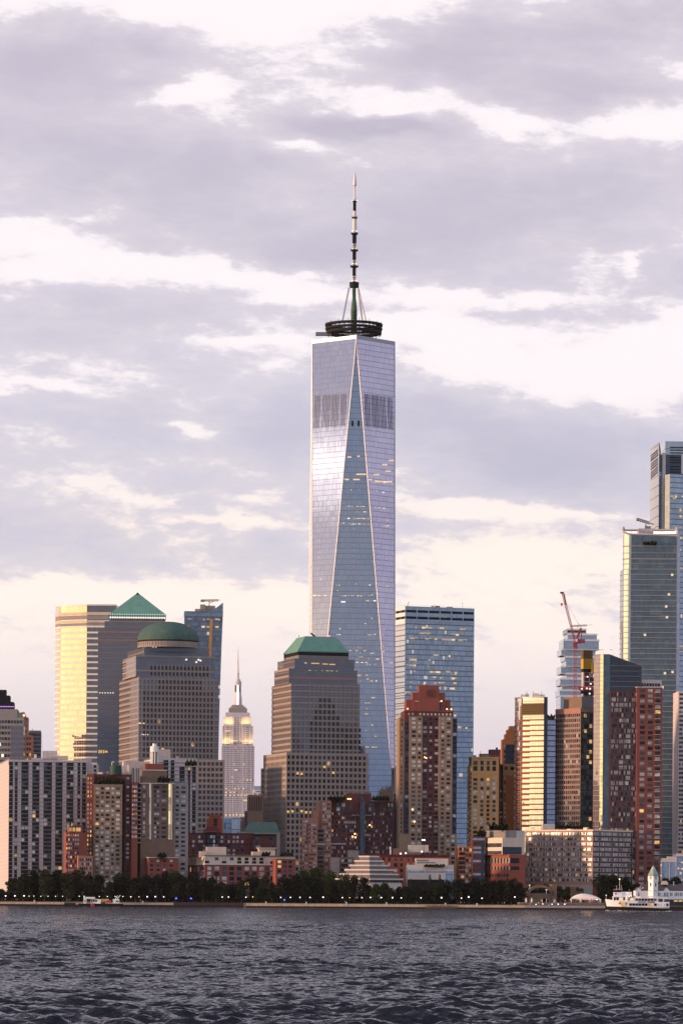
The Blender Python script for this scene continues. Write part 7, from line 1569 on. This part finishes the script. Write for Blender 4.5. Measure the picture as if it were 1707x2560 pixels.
for i, (x, d, z) in enumerate(sorted(spots)):
    if x < 430: d = 2404.5
    elif x < 615: d = 2390.
    p, c, po = PP[(i*3+int(x)) % 5]; place = 'on the terrace by the white tent' if x > 1405 else ('on the terrace before the arch pavilion' if x > 1290 else where(x).replace('in front of','on the promenade before').replace('below','on the promenade below'))
    key = (c, place); tot[key] = tot.get(key, 0)+1
    lab = '%s person in %s top %s %s' % (ORD[min(13,tot[key]-1)], DESC[c], 'walking' if po == 'walk' else 'standing', place)
    loc = (X(x,2255,d), d, z)
    if c not in first: p.location = loc; p['label'] = lab; p.rotation_euler.z = rnd.uniform(-1.5,1.5); first.add(c)
    else: p = copy_tree(p, loc, lab, rnd.uniform(-1.5,1.5), rnd.uniform(.94,1.08))
    p['group'] = 'people along the waterfront'
# ---- pier house with clock tower
d = 2405.; s = d/F; f = Fp(1585, 1600, 1800, 2240, d, 14); zE = Z(1650,2227,d); 
b = Bd('pier_house', 'long white pier house with dark grey roof and small gables behind the ferry', 'pier house', f); zE = f.z(2227)
R = f.Rf; b.wall('white_paint', zE)
mb = MB(); P4 = [V((*p, zE)) for p in f.poly]; zr = zE+4.2; m0, m1 = (P4[0]+P4[3])/2+V((R.d.x,R.d.y,0))*3, (P4[1]+P4[2])/2; m0.z = m1.z = zr
mb.face([P4[0],P4[1],m1,m0]); mb.face([P4[2],P4[3],m0,m1]); mb.face([P4[3],P4[0],m0]); b.part(mb, 'roof', 'slate_roof')
def gable(x, wd, hh, off=.5):
    t = R.t(x,2230); mb = MB(); a, c, e = R.pt(t-wd/2,zE-3,off), R.pt(t+wd/2,zE-3,off), R.pt(t,zE+hh,off); a1, c1 = R.pt(t-wd/2,zE,off), R.pt(t+wd/2,zE,off); bk = V((R.n.x,R.n.y,0))*-4.5
    mb.face([a,c,c1,e,a1]); mb.face([a1,e,e+bk,a1+bk],1); mb.face([e,c1,c1+bk,e+bk],1); mb.face([a,a1,a1+bk,a+bk]); mb.face([c1,c,c+bk,c1+bk]); b.part(mb, 'gable', ['white_paint','slate_roof'])
gable(1593.5, 3.6, 2.0, 1.2); gable(1664.5, 4.0, 2.2)
for x in (1645.5,1649.5,1660,1664,1668,1676,1679.5,1687.5,1691,1695,1700,1704): b.strip(R, R.t(x), R.t(x+1.7), zE-3.0, zE-1.0, 'glass_dark', 'window', .12 if x < 1659 or x > 1669 else .62)
b.strip(R, R.t(1595), R.t(1597), zE-3.5, zE-1.2, 'glass_dark', 'window', 1.3)
q = R.pt(R.t(1667), zr-.5, -4); mb = MB(); mb.box((q.x,q.y,q.z+1), (4,3,1.6)); mb.box((q.x,q.y,q.z+2.1), (2.6,2.4,.7)); b.part(mb, 'cupola', 'white_stone'); q = R.pt(R.t(1691), zr, -5); mb = MB(); mb.cyl((q.x,q.y), .3, zr-1, zr+1.6, 8); b.part(mb, 'vent', 'white_paint')
for x0, x1, m in ((1685,1694,'strip_yellow'),(1697,1706,'strip_yellow')): b.strip(R, R.t(x0), R.t(x1), f.z(2253.5), f.z(2250), m, 'lit_awning', .5)
b.strip(R, R.t(1672), R.t(1712), G-.5, f.z(2248), 'navy_glass', 'arcade', .2); b.done()
d = 2398.; s = d/F; f = Fp(1619.5, 1631.7, 1643.5, 2210, d, 42); b = Bd('clock_tower', 'slim white clock tower with a ribbed pale green pyramid roof at the pier', 'clock tower', f); zR = f.z(2189)
b.wall('white_paint', zR, name='shaft'); c = sum((V(p) for p in f.poly), V((0,0)))/4; zm = f.z(2204); mb = MB(); e = [tuple(c+(V(p)-c)*1.09) for p in f.poly]; mb.prism(e, zm, zR, 0, bot=True); b.part(mb, 'belfry', 'white_paint')
mb = MB(); e = [tuple(c+(V(p)-c)*1.16) for p in f.poly]; mb.prism(e, zR-.2, zR+.1, 0, bot=True); mb.prism(e, zR+.1, f.z(2162.5), 0, scale=(c,.02)); b.part(mb, 'roof', 'copper_pale' if 'copper_pale' in M else 'copper_green')
mb = MB()
for fc in (Face(e[3],e[0]), Face(e[0],e[1])):
    for k in range(5): p = fc.pt(fc.len*(k+.5)/5, zR+.2); mb.bar(p, p.lerp(V((c.x,c.y,f.z(2162.5))), .8), .11)
b.part(mb, 'roof_rib', 'mast_silver')
be = [c+(V(p)-c)*1.09 for p in f.poly]
for fc in (Face(be[3],be[0]), Face(be[0],be[1])):
    ctr = fc.pt(fc.len/2, f.z(2194.5), .06); ax = V((fc.d.x,fc.d.y,0)); nn = V((fc.n.x,fc.n.y,0))
    for rad, mat, nm, off in ((1.02,'brown_brick','clock_rim',.06),(.82,'cream_render','clock_face',.1)):
        mb = MB(); ring = [ctr+nn*off+ax*rad*cos(2*pi*i/28)+V((0,0,rad*sin(2*pi*i/28))) for i in range(28)]; mb.face(ring)
        for i in range(28): j = (i+1)%28; mb.face([ring[i]-nn*.2,ring[j]-nn*.2,ring[j],ring[i]])
        b.part(mb, nm, mat)
    mb = MB(); q = ctr+nn*.16; mb.bar(q, q+ax*.1+V((0,0,.62)), .05); mb.bar(q, q+ax*.42-V((0,0,.12)), .06); b.part(mb, 'clock_hand', 'black_paint')
    b.strip(fc, fc.len*.42, fc.len*.58, f.z(2216), f.z(2207), 'glass_dark', 'window', .05); b.strip(fc, fc.len*.3, fc.len*.4, f.z(2228), f.z(2225), 'glass_dark', 'window', .05); b.strip(fc, fc.len*.7, fc.len*.8, f.z(2229), f.z(2227), 'glass_dark', 'window', .05)
b.done()
d = 2396.; r = thing('flag_pole', 'flag pole with a striped red and white flag left of the clock tower', 'flag', (X(1600,2230,d), d, G)); mb = MB(); mb.cyl((X(1600,2230,d),d), .06, G, Z(1600,2216,d), 6); mb.build('pole', 'white_metal', r)
for k in range(7):
    mb = MB(); z = Z(1600,2218,d)-k*.14; x = X(1600.4,2220,d); mb.box((x+.85, d, z), (1.7,.04,.14)); mb.build('stripe', 'red_paint' if k % 2 == 0 else 'white_paint', r)
mb = MB(); mb.box((X(1600.4,2220,d)+.35, d-.02, Z(1600,2218,d)-.2), (.7,.05,.56)); mb.build('canton', 'cloth_blue', r)
# ---- ferry
def ferry():
    d = 2200.; s = d/F; X0 = X(1500,2260,d); fx = lambda q: X0+q/7.575*s; zw = 0.0
    fz = lambda q: (1040-q)/7.575*s - .1
    r = thing('ferry', 'white two deck ferry with black lower hull heading left, lit cabin amidships', 'ferry', (fx(690), d, 0))
    hw = 4.6; bow, stern = fx(120), fx(1292)
    def half(x): t = (x-bow)/(stern-bow); return hw*min(1, max(.02, t/.22))**.62*(1 if t < .9 else 1-(t-.9)*1.2)
    def hull(z0f, z1f, xb0, xb1, mat, name):
        mb = MB(); n = 40; L, Rr = [], []
        for i in range(n+1):
            t = i/n
            x0, x1 = xb0+(stern-xb0)*t, xb1+(stern-xb1)*t; h0, h1 = half(bow+(stern-bow)*t)*.94, half(bow+(stern-bow)*t)
            L.append((V((x0,d-h0,z0f(t))), V((x1,d-h1,z1f(t))))); Rr.append((V((x0,d+h0,z0f(t))), V((x1,d+h1,z1f(t)))))
        for i in range(n):
            mb.face([L[i][0],L[i+1][0],L[i+1][1],L[i][1]], 0, [(0,0)]*4, True); mb.face([Rr[i+1][0],Rr[i][0],Rr[i][1],Rr[i+1][1]], 0, [(0,0)]*4, True); mb.face([L[i][1],L[i+1][1],Rr[i+1][1],Rr[i][1]], 0, [(0,0)]*4)
        mb.face([L[n][0],Rr[n][0],Rr[n][1],L[n][1]]); mb.face([L[0][0],L[0][1],Rr[0][1],Rr[0][0]]); return mb.build(name, mat, r)
    zb = lambda t: fz(958)+(fz(990)-fz(958))*t
    hull(lambda t: -.9, zb, fx(128), fx(120), 'black_paint', 'lower_hull')
    zu = lambda t: fz(822)-(fz(822)-fz(862))*min(1, t/.30)
    hull(lambda t: zb(t)+.004, lambda t: (zu(t) if t < .34 else fz(862)), fx(120), fx(86), 'white_paint', 'upper_hull')
    def bx(name, q0, q1, y0, y1, mat, w_=8.8, off=0, m=None):
        mb = MB(); mb.box(((fx(q0)+fx(q1))/2, d+off, (fz(y0)+fz(y1))/2), (fx(q1)-fx(q0), w_, abs(fz(y1)-fz(y0)))); return mb.build(name, mat, r)
    bx('main_deck_house', 500, 1285, 963, 792, 'white_paint', 9.3); bx('upper_rail', 620, 1052, 775, 762, 'white_metal', 9.0); bx('deck_roof', 480, 1288, 800, 788, 'white_metal', 9.5)
    bx('deck_house', 235, 500, 862, 780, 'white_paint', 7.0); bx('bridge_deck', 228, 585, 783, 772, 'white_metal', 8.4); bx('wheelhouse', 250, 400, 772, 690, 'white_paint', 6.4); bx('funnel_house', 395, 585, 772, 682, 'white_paint', 5.6); bx('wheelhouse_window', 256, 400, 672, 648, 'glass_dark', 6.0); bx('wheelhouse_roof', 248, 405, 650, 640, 'grey_steel', 6.6)
    for i in range(9): bx('lower_window', 532+i*58.6, 582+i*58.6, 942, 898, 'glass_dark' if i not in (6,7) else 'glass_lit', .3, -4.66)
    for i in range(7): bx('upper_window', 648+i*58, 697+i*58, 848, 806, ['glass_mid','glass_mid','glass_dark','glass_dark','glass_mid','glass_dark','glass_green'][i], .3, -4.66)
    bx('upper_window', 1080, 1162, 866, 808, 'glass_mid', .3, -4.66); bx('upper_window', 1190, 1282, 866, 812, 'glass_mid', .3, -4.66); bx('upper_window', 555, 610, 845, 800, 'strip_warm', .3, -4.66)
    bx('boarding_door', 385, 455, 962, 880, 'glass_lit', .3, -4.55); bx('door', 335, 375, 915, 878, 'orange_paint', .3, -4.4); bx('door', 455, 490, 915, 880, 'orange_paint', .3, -4.6)
    for q0, q1, m in ((240,278,'glass_dark'),(295,335,'glass_dark'),(345,412,'strip_warm'),(425,452,'glass_dark'),(460,490,'strip_warm')): bx('cabin_window', q0, q1, 838, 790, m, .3, -3.55)
    for q0, y in ((560,762),(530,770),(475,782),(490,698)): bx('deck_lamp', q0, q0+22, y+12, y-6, 'flood_white', .5, -4.0)
    bx('life_ring', 575, 610, 778, 762, 'red_paint', .4, -4.6); bx('emblem', 264, 292, 735, 705, 'red_paint', .2, -3.2)
    for q0 in (1092,1132,1195): bx('porthole', q0-5, q0+5, 934, 916, 'glass_dark', .2, -4.68)
    mb = MB(); p = V((fx(1250), d-4.68, fz(922))); mb.face([p+V((.75*cos(k*pi/10), 0, .9*sin(k*pi/10))) for k in range(20)]); mb.face([p+V((.75*cos(k*pi/10), .2, .9*sin(k*pi/10))) for k in reversed(range(20))]); mb.build('emblem', 'cloth_navy', r)
    mb = MB(); x, z0, z1 = fx(360), fz(650), fz(440); mb.bar((x,d,z0),(x,d,z1),.1); mb.bar((fx(395),d,z0),(fx(395),d,fz(560)),.06); mb.bar((fx(545),d,fz(690)),(fx(545),d,fz(635)),.07); mb.bar((fx(302),d,z0),(fx(302),d,fz(585)),.1); mb.box((fx(302),d,fz(575)),(.9,.6,.6)); mb.bar((fx(105),d,fz(815)),(fx(105),d,fz(750)),.07); mb.build('mast', 'grey_steel', r)
    mb = MB(); mb.cyl((fx(357),d), .28, fz(450), fz(432), 8); mb.build('mast_lamp', 'lamp_warm', r); mb = MB(); mb.cyl((fx(105),d), .25, fz(758), fz(740), 8); mb.build('mast_lamp', 'flood_white', r)
    mb = MB()
    for q in range(250,410,25): mb.bar((fx(q),d-3,fz(650)),(fx(q),d-3,fz(625)),.06)
    for q in range(630,1285,30): mb.bar((fx(q),d-4.4,fz(792)),(fx(q),d-4.4,fz(764)),.05)
    mb.bar((fx(620),d-4.4,fz(764)),(fx(1285),d-4.4,fz(764)),.06); mb.bar((fx(495),d-4.65,fz(845)),(fx(560),d-4.65,fz(770)),.35); mb.build('railing', 'grey_steel', r)
    fc = Face((fx(500),d-4.65), (fx(1285),d-4.65))
    c = bpy.data.curves.new('lettering','FONT'); c.body = 'STATUE CRUISES'; c.size = 1.45; c.extrude = .03; c.offset = .03; c.space_character = 1.1
    o = bpy.data.objects.new('lettering', c); COL.objects.link(o); dg = bpy.context.evaluated_depsgraph_get(); me = bpy.data.meshes.new_from_object(o.evaluated_get(dg)); bpy.data.objects.remove(o); me.materials.clear(); me.materials.append(M['cloth_navy'])
    xs = [v.co.x for v in me.vertices]; o = bpy.data.objects.new('lettering', me); COL.objects.link(o); o.parent = r; o.location = V((fx(697), d-4.70, fz(891)))-V(r.location); o.rotation_euler = (pi/2,0,0); o.scale = ((fx(1010)-fx(697))/(max(xs)-min(xs)), 1, 1)
    # foam along the hull, uncountable
    mb = MB(); rnd = random.Random(2)
    for i in range(420):
        t = rnd.random(); q = 95+t*1240+rnd.gauss(0,12); w_ = math.exp(-((q-115)/40)**2)*1.2+math.exp(-((q-330)/120)**2)*.5+math.exp(-((q-1300)/70)**2)*.5+.18
        p = V((fx(q), d-half(fx(q))-abs(rnd.gauss(0,.7))-.2, -.3+abs(rnd.gauss(0,.3))*w_)); u = V((rnd.gauss(0,1),rnd.gauss(0,1),rnd.gauss(0,1))).normalized()*.16; v_ = u.orthogonal().normalized()*.14; mb.face([p-u,p+v_,p+u,p-v_], 0, [(0,0)]*4)
    mb.build('foam', 'white_paint', None, None, 'stuff')
ferry()
# ================================================================== AIR: a faint even haze over the river and the town
t_ = NT(None) if False else None
m_ = bpy.data.materials.new('haze'); m_.use_nodes = True; M['haze'] = m_; t_ = NT(m_.node_tree)
v_ = t_.n('ShaderNodeVolumePrincipled'); t_.put(v_.inputs['Color'], (.90,.86,.95)); v_.inputs['Density'].default_value = 0.6e-5; v_.inputs['Anisotropy'].default_value = .1
t_.put(t_.n('ShaderNodeOutputMaterial').inputs['Volume'], v_.outputs[0])
mb = MB(); mb.prism([(-5050,-1550),(5050,-1550),(5050,9050),(-5050,9050)], -2.8, 640, 0, bot=True); mb.build('haze', 'haze', None, None, 'stuff')
